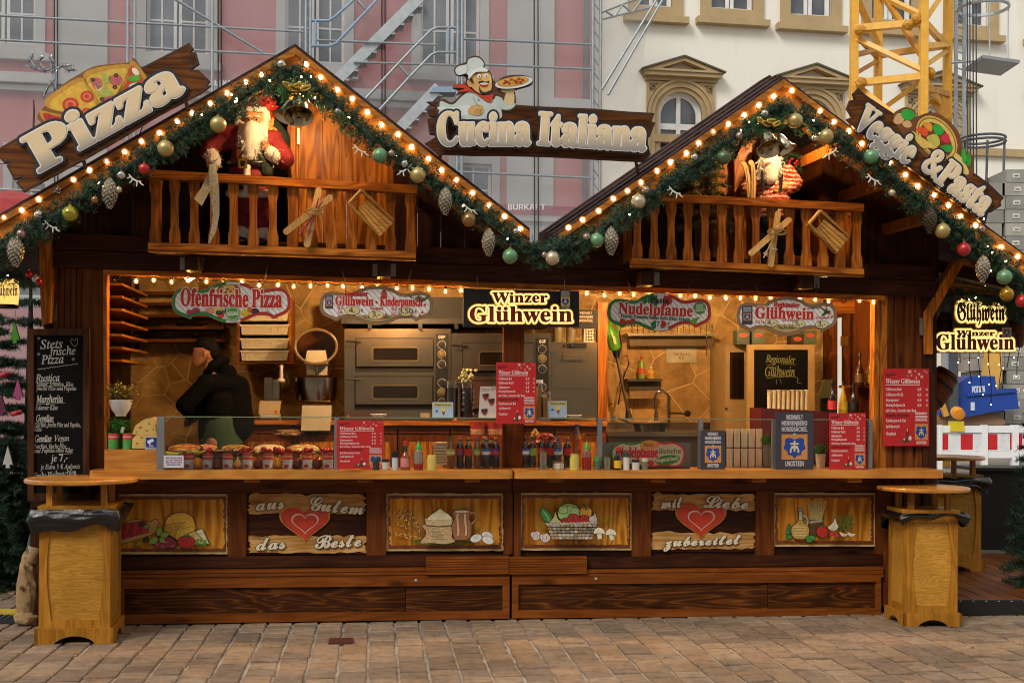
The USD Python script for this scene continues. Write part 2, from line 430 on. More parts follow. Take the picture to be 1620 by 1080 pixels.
def glyph(ch,style):
 k=(ch,style)
 if k in GL:
  return GL[k]
 size=120
 if style not in FT:
  if style in STYLE:
   FT[style]=ImageFont.truetype(FONTS+'NotoSansMath-Regular.woff2',size)
  else:
   FT[style]=ImageFont.truetype(FONTS+'Inter.woff2',size)
   FT[style].set_variation_by_axes([32,{'sans':500,'bold':700,'black':900,'thin':350}[style]])
 font=FT[style]
 base,dots=ch,None
 if style in STYLE:
  if ch in 'üäöÜÄÖ':
   base,dots={'ü':'u','ä':'a','ö':'o','Ü':'U','Ä':'A','Ö':'O'}[ch],True
  U,l,d=STYLE[style]
  if 'A'<=base<='Z':base=chr(U+ord(base)-65)
  elif 'a'<=base<='z':base='ℎ' if(style=='it' and base=='h')else chr(l+ord(base)-97)
  elif base.isdigit()and d:base=chr(d+int(base))
  elif base in '€·ß':font=glyph_font()
 x0,y0,x1,y1=font.getbbox(base,anchor='ls')
 adv=font.getlength(base)
 geom=Polygon()
 if x1>x0 and y1>y0:
  im=Image.new('L',(x1-x0+8,y1-y0+8))
  ImageDraw.Draw(im).text((4-x0,4-y0),base,255,font,anchor='ls')
  a=np.asarray(im).astype(float)
  ps=outline(a)
  geom=unary_union(ps).simplify(0.55)
  if dots:
   cx,r=(x1-x0)/2+4,size*0.075
   geom=unary_union([geom,Point(cx-size*0.13,4-y0-size*0.60 if 'a'<=ch else 0).buffer(r,6),Point(cx+size*0.13,4-y0-size*0.60).buffer(r,6)])
  geom=affinity.translate(geom,x0-4,y0-4)
 cap=size*(0.655 if style in STYLE else 0.727)
 GL[k]=(affinity.scale(geom,1/cap,1/cap,origin=(0,0)),adv/cap)
 return GL[k]
def glyph_font():
 if 'x' not in FT:
  FT['x']=ImageFont.truetype(FONTS+'Inter.woff2',120)
 return FT['x']
def letters(text,style,x,y,cap,width=None,angle=0.0,shear=0.0,track=0.0,align='l',rise=0.0):
 """letters as photo-pixel shapes: baseline from (x, y), capitals cap pixels tall, squeezed to width; angle in degrees, up to the right"""
 out,pen=[],0.0
 for ch in text:
  g,adv=glyph(ch,style)
  out.append((g,pen));pen+=adv+track
 total=pen*cap
 sx=cap*(width/total if width else 1.0)
 total=width or total
 off={'l':0,'c':-total/2,'r':-total}[align]
 res=[]
 for g,p in out:
  if g.is_empty:
   continue
  g=affinity.affine_transform(g,[sx,0,0,cap,p*sx+off,0])
  if shear:
   g=affinity.affine_transform(g,[1,-shear,0,1,0,0])
  g=affinity.rotate(g,-angle,origin=(0,0))
  res.append(affinity.translate(g,x,y))
 return res
def words(*a,**k):
 return unary_union(letters(*a,**k))
def oval(cx,cy,rx,ry,n=28,rot=0):
 g=Polygon([(cx+rx*math.cos(t),cy+ry*math.sin(t))for t in np.linspace(0,2*math.pi,n,endpoint=False)])
 return affinity.rotate(g,rot,origin=(cx,cy))if rot else g
def rect(x0,y0,x1,y1):
 return Polygon([(x0,y0),(x1,y0),(x1,y1),(x0,y1)])
def stroke(pts,w,smooth=True):
 if smooth and len(pts)>2:
  p=np.array(pts,float);t=np.arange(len(p))
  from scipy.interpolate import CubicSpline
  p=CubicSpline(t,p)(np.linspace(0,len(p)-1,(len(p)-1)*6+1))
  pts=p
 return LineString(pts).buffer(w/2,4)
def curvy(pts,n=6):
 """closed smooth outline through pts"""
 from scipy.interpolate import CubicSpline
 p=np.array(list(pts)+[pts[0]],float)
 q=CubicSpline(np.arange(len(p)),p,bc_type='periodic')(np.linspace(0,len(p)-1,(len(p)-1)*n,endpoint=False))
 g=Polygon(q)
 return g if g.is_valid else g.buffer(0)
def star(cx,cy,r,k=5,inner=0.42,rot=-90):
 return Polygon([(cx+(r if i%2==0 else r*inner)*math.cos(math.radians(rot+i*180/k)),cy+(r if i%2==0 else r*inner)*math.sin(math.radians(rot+i*180/k)))for i in range(2*k)])
def flat(t,name,shape,c,frame,v,th=0.002,**kw):
 """a printed or painted patch: a thin sheet lying just in front of plane v"""
 if shape is None or shape.is_empty:
  return None
 m=c if isinstance(c,UsdShade.Material)else paint(c,**kw)
 return t.add(name,frame.ext(shape,v-th,th),m)
# ================================================================ the setting: pavement
def paving():
 t=Thing('pavement','weathered buff stone setts laid in rows in front of the stall','pavement',kind='structure')
 bed=MATS['bed']=usdkit.material(stage,'/World/Looks/joint_sand',{
  'g':('geometry',{}),'n':('noise_texture',{'scale':3.0,'detail':6,'roughness':0.7}),'r':('rgb_ramp',{'ramp':[(0.3,(0.11,0.095,0.08)),(0.62,(0.33,0.29,0.245))]}),
  'n2':('noise_texture',{'scale':160,'detail':4}),'b':('bump',{'strength':0.5,'distance':0.01}),'p':('principled_bsdf',{'roughness':0.9})},
  [('g.position','n.vector'),('n.fac','r.fac'),('r.color','p.base_color'),('g.position','n2.vector'),('n2.fac','b.height'),('b.normal','p.normal')],surface='p.BSDF')
 s=220.0
 v=np.array([[-s,-60,-0.014],[s,-60,-0.014],[s,2*s,-0.014],[-s,2*s,-0.014]])
 t.add('bed',trimesh.Trimesh(v,np.array([[0,1,2],[0,2,3]]),process=False),bed)
 stones=[]
 cols_=['#836c55','#8b745d','#7d6b59','#8c7863','#776554','#8f785f']
 sm=[MATS.setdefault(('stone',i),usdkit.material(stage,f'/World/Looks/sett_{i}',{
  'g':('geometry',{}),'oi':('object_info',{}),'n':('noise_texture',{'scale':14,'detail':7,'roughness':0.68}),
  'r':('rgb_ramp',{'ramp':[(0.28,tuple(np.array(hexc(c))*0.55)),(0.5,hexc(c)),(0.75,tuple(np.minimum(np.array(hexc(c))*1.3,0.8)))]}),
  'ns':('noise_texture',{'scale':1.1,'detail':3}),'mr':('map_range',{'from_min':0.35,'from_max':0.65,'to_min':0.74,'to_max':1.12}),'hv':('hsv',{}),
  'n2':('noise_texture',{'scale':75,'detail':6,'roughness':0.75}),'b':('bump',{'strength':0.75,'distance':0.012}),
  'p':('principled_bsdf',{'roughness':0.85,'specular_ior_level':0.3})},
  [('g.position','n.vector'),('n.fac','r.fac'),('g.position','ns.vector'),('ns.fac','mr.value'),('r.color','hv.color'),('mr.result','hv.value'),('hv.color','p.base_color'),
   ('g.position','n2.vector'),('n2.fac','b.height'),('b.normal','p.normal')],surface='p.BSDF'))for i,c in enumerate(cols_)]
 rng=np.random.default_rng(3)
 pu,pv=0.187,0.163
 for i in range(-31,33):
  cu=-0.045+i*pu
  off=rng.uniform(0,pv)
  vv=-2.75+off
  while vv<1.6:
   L=pv*rng.uniform(0.82,1.22)
   w=pu-rng.uniform(0.014,0.024)
   g=rng.uniform(0.012,0.022)
   u0,u1=cu-w/2+rng.normal()*.002,cu+w/2+rng.normal()*.002
   v0,v1=vv,vv+L-g
   h=rng.normal(0,0.0022)
   zs=h+rng.normal(0,0.0022,4)
   c=0.007
   lo=np.array([[u0,v0],[u1,v0],[u1,v1],[u0,v1]])+rng.normal(0,.0022,(4,2));hi=lo+np.array([[c,c],[-c,c],[-c,-c],[c,-c]])
   P=np.vstack([H.loc(lo[:,0],lo[:,1],np.full(4,-0.03)),H.loc(lo[:,0],lo[:,1],zs-c*0.8),H.loc(hi[:,0],hi[:,1],zs)])
   f=[[8,9,10],[8,10,11]]
   for k in range(4):
    q=(k+1)%4
    f+=[[k,q,q+4],[k,q+4,k+4],[k+4,q+4,q+8],[k+4,q+8,k+8]]
   m=trimesh.Trimesh(P,np.array(f),process=False)
   d=P[:,1].mean();px=CX+P[:,0].mean()/d*F
   vis=-20<px<1640 and HY+F*EYE/d<1095
   stones.append((d if vis else 99,m,rng.integers(0,6)))
   vv+=L
 stones.sort(key=lambda s_:s_[0])
 for d,m,k in stones[:300]:
  t.add('paving_stone',m,sm[k])
 for k in range(6):
  r=[m for d,m,kk in stones[300:]if kk==k]
  t.add('paving_stones_beyond',join(r),sm[k],kind='stuff')
 c=ground(540,1014);m=H.box(0,0.165,0,0.15,-0.02,0.012,0.005)
 m.apply_translation(c-H.loc(0.085,0.08,0));t.add('dark_red_sett',m,paint('#4a2316',0.6,bump=.3))
paving()
# ================================================================ the house fronts behind
def brect(x0,y0,x1,y1,v=0.0):
 """upright rectangle on the house fronts: corners given at its left edge"""
 u0,z1=[float(a[0])for a in B.uz(np.array([x0]),np.array([y0]),v)]
 z0=float(B.uz(np.array([x0]),np.array([y1]),v)[1][0]);u1=float(B.uz(np.array([x1]),np.array([y0]),v)[0][0])
 return sbox(u0,z0,u1,z1)
GLASS_FAR=usdkit.material(stage,'/World/Looks/dark_window_glass',{
 'g':('geometry',{}),'n':('noise_texture',{'scale':0.9,'detail':4}),'r':('rgb_ramp',{'ramp':[(0.35,(0.035,0.04,0.045)),(0.65,(0.10,0.115,0.13))]}),
 'p':('principled_bsdf',{'roughness':0.06,'specular_ior_level':0.7})},[('g.position','n.vector'),('n.fac','r.fac'),('r.color','p.base_color')],surface='p.BSDF')
PINK,GREYW=render_coat('#b86f6b',.14),paint('#b4b2ad',0.85,var=.07,scale=1.1,bump=.1,bscale=30)
CREAM,OCHRE,OCHRE_D=render_coat('#e2dfd3',.07),paint('#a8916a',0.85,var=.1,scale=2,bump=.1),paint('#7d6b4e',.8)
WHITEW=paint('#d8d8d4',0.5)
def casement(t,shape,v,cols_=2,rows=3,fw=0.09,mat_=WHITEW,name='window'):
 """window: frame with its glazing bars, one pane behind"""
 u0,z0,u1,z1=shape.bounds
 bars=[sbox(u0,z0,u1,z0+fw),sbox(u0,z1-fw,u1,z1),sbox(u0,z0,u0+fw,z1),sbox(u1-fw,z0,u1,z1)]
 for i in range(1,cols_):
  c=u0+(u1-u0)*i/cols_;bars.append(sbox(c-0.025,z0,c+0.025,z1))
 for i in range(1,rows):
  c=z0+(z1-z0)*i/rows;bars.append(sbox(u0,c-0.025,u1,c+0.025))
 f=t.add(name,B.solid(polys(unary_union(bars)),v,0.08),mat_)
 t.add('pane',B.solid([sbox(u0+.03,z0+.03,u1-.03,z1-.03)],v+0.05,0.02),GLASS_FAR,f)
def pink_house():
 t=Thing('pink_house','pink and pale grey rendered house front behind the scaffold net','house')
 pairs=[(-42,-85,57,66),(232,-78,330,82),(452,-75,546,97),(666,-70,760,103)]
 holes=[brect(*p)for p in pairs]
 low=brect(722,258,778,420);holes.append(low)
 low2=brect(20,240,75,470);holes.append(low2)
 wall=brect(-420,-260,936,632+95)
 u0,z0,u1,z1=wall.bounds
 wall=sbox(u0,-0.1,u1,z1)
 t.add('wall',B.solid(polys(wall.difference(unary_union(holes))),0,0.5),PINK)
 t.add('backing',B.solid([wall],0.6,0.2),paint('#303030',.9))
 for p,h in zip(pairs,holes):
  u0,z0,u1,z1=h.bounds
  c=(u0+u1)/2
  casement(t,sbox(u0,z0,c-.03,z1),0.16);casement(t,sbox(c+.03,z0,u1,z1),0.16)
  ring=h.buffer(0.28,join_style='mitre').difference(h)
  t.add('surround',B.solid(polys(ring),-0.06,0.2),GREYW)
  t.add('sill',B.box(u0-.42,u1+.42,-0.22,0.1,z0-.5,z0-.285,.03),GREYW)
 for h,n in((low,4),(low2,5)):
  u0,z0,u1,z1=h.bounds
  casement(t,h,0.16,2,n)
  t.add('surround',B.solid(polys(h.buffer(0.25,join_style='mitre').difference(h)),-0.06,0.2),GREYW)
 for x0,x1 in((88,172),(804,878)):
  r=brect(x0,-200,x1,700).bounds
  t.add('pilaster',B.box(r[0],r[2],-0.07,0,0,r[3],.02),GREYW)
 r=brect(-420,99,936,124).bounds
 for k,(dz,o)in enumerate(((0,.2),(.2,.34),(.36,.26))):
  t.add('cornice',B.box(r[0],r[2],-o,-.0,r[1]+dz,r[1]+dz+.15,.02),GREYW)
 r=brect(-420,292,936,312).bounds
 t.add('string_course',B.box(r[0],r[2],-.2,0,r[1],r[3],.03),GREYW)
 r=brect(918,-200,936,700).bounds
 t.add('downpipe',B.box(r[0]+.12,r[0]+.24,-.2,-.08,0,r[3],.03),paint('#5a5c5c',.6))
pink_house()
def net_and_scaffold():
 S=-1.9
 t=Thing('safety_net','grey see-through debris net stretched over the scaffolded pink house','net')
 u0,u1=brect(-420,0,940,10,S+.25).bounds[::2]
 n,k=70,24
 gu,gz=np.meshgrid(np.linspace(u0,u1,n),np.linspace(0.3,19,k))
 wob=0.08*meshkit.fbm(np.stack([gu*.6,gz*.3,gu*0],-1),3,5)
 P=B.loc(gu.ravel(),(S+.25+wob).ravel(),gz.ravel())
 f=[[a,a+1,a+n+1,a+n]for r in range(k-1)for a in range(r*n,r*n+n-1)]
 t.add('cloth',trimesh.Trimesh(P,np.array([[q[0],q[1],q[2]]for q in f]+[[q[0],q[2],q[3]]for q in f]),process=False),veil('#9da1a5',.33),smooth=True)
 P2=[B.at(x_,y_,S+.2)for x_,y_ in((944,-40),(960,-40),(957,150),(946,260))]
 t.add('loose_flap',trimesh.Trimesh(np.array([B.at(948,-60,S),B.at(1042,-60,S),B.at(990,260,S+.1),B.at(946,300,S)]),np.array([[0,1,2],[0,2,3]]),process=False),veil('#8f9294',.2))
 for x_ in(86,91,345,350,604,609,845,851):
  t.add('seam_cord',bar(B.at(x_,-60,S+.22),B.at(x_+1,560,S+.22),.022,5),paint('#33363a',.7))
 for x_,y_,w_ in((334,136,44),(803,332,60)):
  flat(t,'printed_name',words('BURKART','bold',x_,y_,9,w_),'#cfcdd0',B,S+.24,.004)
 r=brect(640,318,940,334,S+.24).bounds
 t.add('printed_band',B.box(r[0],r[2],S+.245,S+.25,r[1],r[3]),veil('#8a5f66',.35))
 c=Thing('scaffold','grey and blue steel scaffold with diagonal stairs against the pink house','scaffold')
 GALV,BLUE=paint('#8f979c',.45,.6,bump=.05),paint('#7d93a8',.5)
 def T(name,pts,r=.036,m=GALV,parent=None,v=S):
  return c.add(name,tube([B.at(x_,y_,v)for x_,y_ in pts],r,6),m,parent,smooth=True)
 for x_ in(202,213,336,484,491,724,731,938,950):
  a=B.at(x_,300,S);b=B.at(x_,-40,S)
  c.add('standard',bar([a[0],a[1],0],[b[0],b[1],17],.05,7),GALV,smooth=True)
  if x_ in(202,484,724,938):
   for yy in range(-20,330,22):
    T('lattice_bar',[(x_,yy),(x_+9,yy+14)],.02)
 for y0 in(25,63.5,258,300):
  k=.053 if y0<100 else .035
  T('ledger',[(-60,y0-60*k),(480,y0+480*k)]);
 for(a,b)in(((729,62),(942,71)),((729,101),(942,110)),((640,268),(942,282)),((560,99),(720,103)),((500,64),(690,71))):
  T('ledger',[a,b])
 for a,b in(((272,-4),(415,83)),((350,44),(415,83)),((820,-30),(735,-80)),((952,142),(1042,-6)),((962,150),(1048,0))):
  T('brace',[a,b],.045)
 for a,b in(((952,20),(1025,-8)),((952,31),(1030,12)),((958,18),(972,27)),((972,27),(985,8)),((985,8),(1000,21)),((1000,21),(1015,0))):
  T('truss_bar',[a,b],.03)
 for nm,(x0,y0),(x1,y1),n in(('stair',(533,127),(664,-4),9),('stair',(633,202),(694,138),5)):
  a0,a1=B.at(x0,y0,S+.1),B.at(x1,y1,S+.1)
  b=c.add('stair_stringer',beam(a0,a1,.06,.32),paint('#a9afb2',.4,.5))
  c.add('stair_stringer',beam(a0+B.V*.6,a1+B.V*.6,.06,.32),paint('#a9afb2',.4,.5))
  for i in range(n):
   p=a0+(a1-a0)*(i+.5)/n+np.array([0,0,-.12])
   c.add('tread',beam(p-B.V*.02+B.U*.1,p+B.V*.62+B.U*.1,.24,.05),paint('#9aa0a3',.5,.4),b)
 for pts,m in(([(579,156),(650,80),(682,48),(692,44),(722,44)],GALV),([(601,174),(650,120),(682,87),(692,83),(722,83)],GALV),([(491,33),(520,33),(530,27),(562,-2)],BLUE),
     ([(491,73),(522,73),(532,69),(600,-4)],BLUE),([(632,105),(648,122)],GALV),([(566,2),(579,16)],GALV),([(709,44),(709,84)],BLUE),([(499,33),(499,73)],BLUE)):
  T('handrail',pts,.045,m)
 c.add('landing',B.ext([(686,137),(722,137),(722,146),(680,146)],S,.6),BLUE)
 c.add('landing',B.ext([(484,108),(500,108),(500,116),(484,116)],S,.6),BLUE)
net_and_scaffold()
def cream_house():
 t=Thing('cream_house','cream rendered house front with ochre window pediments on the right','house')
 V0=0.4
 ups=[(1010,-110,1064,10),(1124,-110,1192,14),(1250,-105,1315,24),(1378,-100,1442,31),(1510,-95,1564,40),(1640,-90,1700,48)]
 arcs=[(1076,182),(1283,193),(1482,203),(1682,214)]
 holes=[brect(*p,V0)for p in ups]
 aw=[]
 for cx,cy in arcs:
  u,z=[float(a[0])for a in B.uz(np.array([cx]),np.array([cy]),V0)]
  r=36*B.mpp(cx,cy,V0)
  g=unary_union([Point(u,z).buffer(r,24),sbox(u-r,z-3.6,u+r,z)])
  aw.append((u,z,r,g));holes.append(g)
 w=brect(936,-260,1900,700,V0).bounds
 t.add('wall',B.solid(polys(sbox(w[0],-.1,w[2],w[3]).difference(unary_union(holes))),V0,.5),CREAM)
 t.add('backing',B.solid([sbox(w[0],-.1,w[2],w[3])],V0+.7,.2),paint('#2a2a2a',.9))
 for p,h in zip(ups,holes):
  u0,z0,u1,z1=h.bounds;c=(u0+u1)/2
  casement(t,sbox(u0,z0,c-.02,z1),V0+.2,1,2,.12);casement(t,sbox(c+.02,z0,u1,z1),V0+.2,1,2,.12)
  t.add('surround',B.solid(polys(h.buffer(.34,join_style='mitre').difference(h)),V0-.1,.25,.02),OCHRE)
  t.add('sill',B.box(u0-.5,u1+.5,V0-.3,V0,z0-.55,z0-.345,.05),OCHRE)
 for u,z,r,g in aw:
  fr=g.difference(g.buffer(-.14))
  bars=unary_union([fr,sbox(u-.07,z-3.6,u+.07,z+r).intersection(g),sbox(u-r,z-.45,u+r,z-.25),sbox(u-r,z-1.9,u+r,z-1.78)])
  f=t.add('window',B.solid(polys(bars),V0+.2,.1),WHITEW)
  t.add('pane',B.solid(polys(g.buffer(-.05)),V0+.27,.02),GLASS_FAR,f)
  for k,(a,b,o)in enumerate(((0.0,.14,.06),(.14,.30,.13),(.30,.38,.18))):
   ring=Point(u,z).buffer(r+b,24).difference(Point(u,z).buffer(r+a,24)).intersection(sbox(u-5,z,u+5,z+5))
   leg=unary_union([sbox(u+s_*(r+(a+b)/2)-(b-a)/2,z-3.9,u+s_*(r+(a+b)/2)+(b-a)/2,z)for s_ in(-1,1)])
   t.add('arch',B.solid(polys(unary_union([ring,leg])),V0-o,o+.1,.015),OCHRE)
  hw=r+.42
  sp=sbox(u-hw,z-.0,u+hw,z+r+.32).difference(Point(u,z).buffer(r+.38,24))
  t.add('spandrel',B.solid(polys(sp),V0-.04,.1),paint('#c9bda2',.85))
  t.add('spandrel_frame',B.solid(polys(sp.buffer(-.02).difference(sp.buffer(-.1))),V0-.1,.08),OCHRE)
  for s_ in(-1,1):
   for q in range(3):
    cc=(u+s_*(hw-.2-.1*q),z+r+.13-.15*q*(q>0))
    t.add('carving',B.solid([Point(*cc).buffer(.10-.02*q,6).difference(Point(cc[0]+.02,cc[1]-.02).buffer(.05,5))],V0-.12,.08,.02),OCHRE_D)
  zt=z+r+.32
  t.add('entablature',B.box(u-hw-.05,u+hw+.05,V0-.16,V0,zt,zt+.12,.02),OCHRE)
  t.add('entablature',B.box(u-hw-.12,u+hw+.12,V0-.36,V0,zt+.12,zt+.25,.04),OCHRE)
  tri=Polygon([(u-hw-.2,zt+.25),(u+hw+.2,zt+.25),(u,zt+.72)])
  inner=Polygon([(u-hw+.38,zt+.32),(u+hw-.38,zt+.32),(u,zt+.60)])
  t.add('pediment',B.solid([tri.difference(inner)],V0-.42,.4,.02),OCHRE)
  t.add('tympanum',B.solid([inner],V0-.06,.06),CREAM)
  for s_ in(-1,1):
   t.add('pediment_slate',beam(B.loc(u+s_*(hw+.24),V0-.25,zt+.28),B.loc(u,V0-.25,zt+.75),.05,.46,B.V),paint('#57503f',.7))
 r=brect(936,205,1900,216,V0).bounds
 t.add('string_course',B.box(r[0],r[2],V0-.14,V0,r[1]-.1,r[1]+.16,.04),OCHRE)
cream_house()
# ================================================================ tower crane foot, slabs, barrier (about 30 m away)
def crane():
 t=Thing('tower_crane_mast','yellow steel lattice mast of a tower crane before the cream house','crane')
 Y,YD=paint('#dba438',.45,var=.12,bump=.08),paint('#b98222',.5,var=.15)
 ch={'l':(1351,30.9),'n':(1461,30.0),'r':(1499,31.4),'b':(1389,32.3)}
 def cp(k,y_):
  x_,d=ch[k];return W.at(x_,y_,d)
 for k in ch:
  a=cp(k,100)
  t.add('chord',beam([a[0],a[1],0],[a[0],a[1],14],.19,.19,FW),Y)
 for a,ya,b,yb,w_,m in(('l',46,'n',36,.17,Y),('l',132,'n',121,.17,Y),('n',75,'r',71,.15,Y),('b',88,'r',72,.15,YD),('n',140,'r',150,.15,YD),('l',88,'b',78,.12,YD),
        ('l',60,'n',112,.12,Y),('n',34,'r',76,.14,Y),('n',106,'r',80,.12,Y),('l',-12,'b',72,.13,Y),('b',-20,'n',92,.13,YD),('b',-8,'n',26,.12,Y),
        ('b',178,'n',126,.12,Y),('n',122,'r',182,.12,Y),('l',54,'b',92,.1,YD),('n',36,'r',-20,.12,Y),('l',118,'b',96,.1,YD),('l',132,'n',220,.12,Y),('l',220,'n',208,.17,Y)):
  t.add('lattice_bar',beam(cp(a,ya),cp(b,yb),w_,w_,FW),m)
 for x_,y_,d in((1361,48,30.6),(1437,40,30.1),(1362,131,30.6),(1450,30,30.0),(1471,116,30.2)):
  t.add('joint_lug',lump(W.at(x_,y_,d),.14,2,.3,2,int(x_)),YD)
 t.add('gusset',W.ext([(1470,158),(1492,152),(1503,160),(1503,186),(1490,190)],30.9,.05),YD)
 L=Thing('crane_ladder','grey aluminium ladder with round guard hoops beside the yellow mast','ladder')
 AL=paint('#a7adb2',.35,.8)
 for x_ in(1511,1524):
  a=W.at(x_,300,31.2);L.add('rail',beam([a[0],a[1],3.5],[a[0],a[1],13.5],.09,.05,FW),AL)
 for y_ in range(-10,300,13):
  L.add('rung',bar(W.at(1511,y_,31.2),W.at(1524,y_+4,31.2),.02,5),AL)
 for y_,rx in((12,38),(14,38)):
  L.add('hoop',tube([W.at(1556,y_,31)+np.array([rx/61*math.cos(q),.6*math.sin(q),0])for q in np.linspace(0,6.28,25)],.03,5),AL)
 for x_ in(1535,1567,1596):
  L.add('guard_bar',bar(W.at(x_,-40,31),W.at(x_-2,100,31),.02,5),AL)
 p0=W.at(1540,100,31);L.add('platform',beam(p0,W.at(1598,108,31),1.2,.08),paint('#8c9094',.6,.5))
 L.add('platform_bracket',bar(W.at(1505,100,31),W.at(1545,97,31),.03,5),AL)
 for y_,rx in((220,34),(226,34)):
  L.add('hoop',tube([W.at(1554,y_,31)+np.array([rx/61*math.cos(q),.6*math.sin(q),0])for q in np.linspace(0,6.28,25)],.035,5),paint('#5d646a',.4,.7))
 for x_ in(1527,1562,1589):
  L.add('guard_bar',bar(W.at(x_,222,31),W.at(x_-3,330,31),.035,5),paint('#5d646a',.4,.7))
 K=Thing('hoist_cables','dark steel cables hanging straight down beside the crane ladder','cable')
 for x_ in(1530,1534,1539,1544):
  K.add('cable',bar(W.at(x_,-30,30.6),W.at(x_+1,300,30.6),.018,5),paint('#3a3d40',.5,.4))
 rng=np.random.default_rng(2)
 CONC=[paint(c,.9,var=.18,scale=1.6,bump=.25,bscale=18)for c in('#8d8b83','#979389','#807e77')]
 m1=30.0/F
 for col_,(xa,xb,top)in enumerate(((1590,1680,268),(1550,1588,290))):
  z=W.at(1600,top,30)[2];n=0
  while z>.2 and n<20:
   h=.335
   x0,x1=(xa-810)*m1+rng.normal()*.04,(xb-810)*m1+rng.normal()*.03
   q=Thing('concrete_slab',f'{"broad" if col_ == 0 else "narrow"} grey concrete ballast slab, number {n + 1} from the top of the {"right" if col_ == 0 else "left"} stack beside the crane','concrete slab','concrete ballast slabs stacked beside the crane')
   q.add('slab',W.box(x0,x1,30,31.4,z-h+.015,z,.03),CONC[n%3])
   if col_==0:
    xc=(1606-810)*m1+rng.normal()*.02
    q.add('lifting_pocket',W.box(xc-.09,xc+.09,29.985,30.0,z-h+.12,z-.1),paint('#c0bdb4',.9))
    q.add('lifting_loop',W.box(xc-.05,xc+.05,29.97,29.985,z-h+.17,z-.15),paint('#55534e',.9))
   z-=h;n+=1
 b=Thing('crane_ballast_frame','blue steel crane section lettered in white beside a yellow arm','crane part')
 BL=paint('#173f92',.45,var=.1,bump=.05)
 b.add('housing',W.ext([(1517,606),(1530,597),(1542,594),(1574,595),(1577,617),(1608,614),(1612,646),(1565,652),(1527,660),(1516,652)],29.2,1.1,.04),BL)
 b.add('lower_beam',W.ext([(1487,632),(1512,632),(1512,657),(1487,657)],29.3,.9,.04),BL)
 b.add('rib',W.ext([(1530,622),(1606,616),(1607,620),(1530,627)],29.15,.08),BL)
 flat(b,'lettering',words('POTAIN','bold',1538,623,12,21,angle=2),'#d8dde6',W,29.2,.02)
 flat(b,'label_plate',rect(1536,636,1542,649),'#c9ced8',W,29.2,.02)
 b.add('arm',W.ext([(1561,602),(1568,553),(1584,550),(1585,600),(1578,616)],29.6,.4,.03),paint('#d0a04a',.5))
 b.add('grey_post',W.ext([(1503,555),(1516,552),(1516,658),(1503,658)],28.9,.3,.02),paint('#40444a',.6))
 b.add('grey_post',W.ext([(1494,553),(1503,553),(1503,630),(1494,630)],29.0,.2,.02),paint('#9ea4ab',.5,.4))
 b.add('strut',beam(W.at(1482,616,29),W.at(1497,658,29),.12,.12),paint('#c58f3a',.5))
 b.add('timber',W.ext([(1470,658),(1560,650),(1590,664),(1590,672),(1470,672)],29.4,1,.03),paint('#8a6a52',.8))
 a=Thing('barrier','white plastic barrier with a red and white striped board in the square','barrier')
 WP=paint('#d9dadb',.5,var=.05,bump=.05)
 a.add('top_rail',W.ext([(1487,673),(1660,673),(1660,684),(1487,684)],28,.09,.02),WP)
 a.add('foot_rail',W.ext([(1487,713),(1660,713),(1660,724),(1487,724)],28,.09,.02),WP)
 for x0,x1 in((1484,1491),(1554,1563),(1602,1612),(1656,1663)):
  a.add('post',W.ext([(x0,672),(x1,672),(x1,745),(x0,745)],27.97,.15,.02),WP)
 a.add('post',W.ext([(1471,672),(1477,672),(1477,745),(1471,745)],27.97,.09,.02),WP)
 a.add('board',W.ext([(1490,684.5),(1657,684.5),(1657,712.5),(1490,712.5)],28.03,.04),paint('#cfd1d4',.4))
 for i in range(5):
  x0=1481+i*39
  flat(a,'red_stripe',rect(max(x0,1491),686,x0+19,711),'#b51f24',W,28.03,.006,rough=.4)
 l=Thing('beacon_lamp','yellow warning lamp with a round amber lens on the white barrier','lamp')
 l.add('battery_box',W.ext([(1505,666),(1525,666),(1526,682),(1504,682)],27.95,.2,.03),paint('#c9b21e',.4))
 l.add('lens',lathe([(0,-.15),(.13,-.13),(.15,0),(.13,.12),(.05,.17),(0,.17)],W.at(1515,653,28.0),FW*.95+np.array([0,0,.3]),20),paint('#d2861a',.2,coat=.6),smooth=40)
crane()
# ================================================================ the two chalets of the stall
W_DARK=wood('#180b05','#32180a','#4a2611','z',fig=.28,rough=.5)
W_DARKU=wood('#180b05','#36190a','#502912','u',fig=.28,rough=.5)
W_MID=wood('#321706','#5e2e0e','#7e4a1a','z',fig=.22)
W_MIDU=wood('#321706','#5e2e0e','#7e4a1a','u',fig=.22)
W_BASE=wood('#3e1c08','#743c13','#92541d','u',fig=.22,rough=.4)
W_LIT=wood('#62300b','#98561b','#b57224','z',fig=.5,size=.6)
W_LITU=wood('#62300b','#98561b','#b57224','u',fig=.5,size=.7)
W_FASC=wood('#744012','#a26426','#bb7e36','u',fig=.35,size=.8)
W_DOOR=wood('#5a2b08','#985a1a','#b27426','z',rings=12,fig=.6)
W_COUNT=wood('#8a5216','#b0732a','#bf8534','u',fig=.35,rough=.28,coat=.4,bump=.12)
W_FLAME=wood('#33190a','#49260d','#90521c','u',rings=13,fig=.6,rough=.4,size=.75,ramp=(.3,.6,.88))
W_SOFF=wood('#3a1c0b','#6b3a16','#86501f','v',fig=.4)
W_ROOF=wood('#221714','#3b2a25','#55403a','u',fig=.4,rough=.75,coat=0)
STEEL=paint('#8f8d86',.4,.85,bump=.1)
def plan(shape,z0,z1,ch=0.0,frame=None):
 fr=frame or H
 if not shape.exterior.is_ccw:
  shape=Polygon(list(shape.exterior.coords)[::-1])
 m=prism(shape,z1-z0,ch)
 v=m.vertices
 return trimesh.Trimesh(fr.loc(v[:,0],v[:,1],z0+v[:,2]),m.faces,process=False)
def hu(px,py,v):
 return float(H.uz(np.array([px]),np.array([py]),v)[0][0])
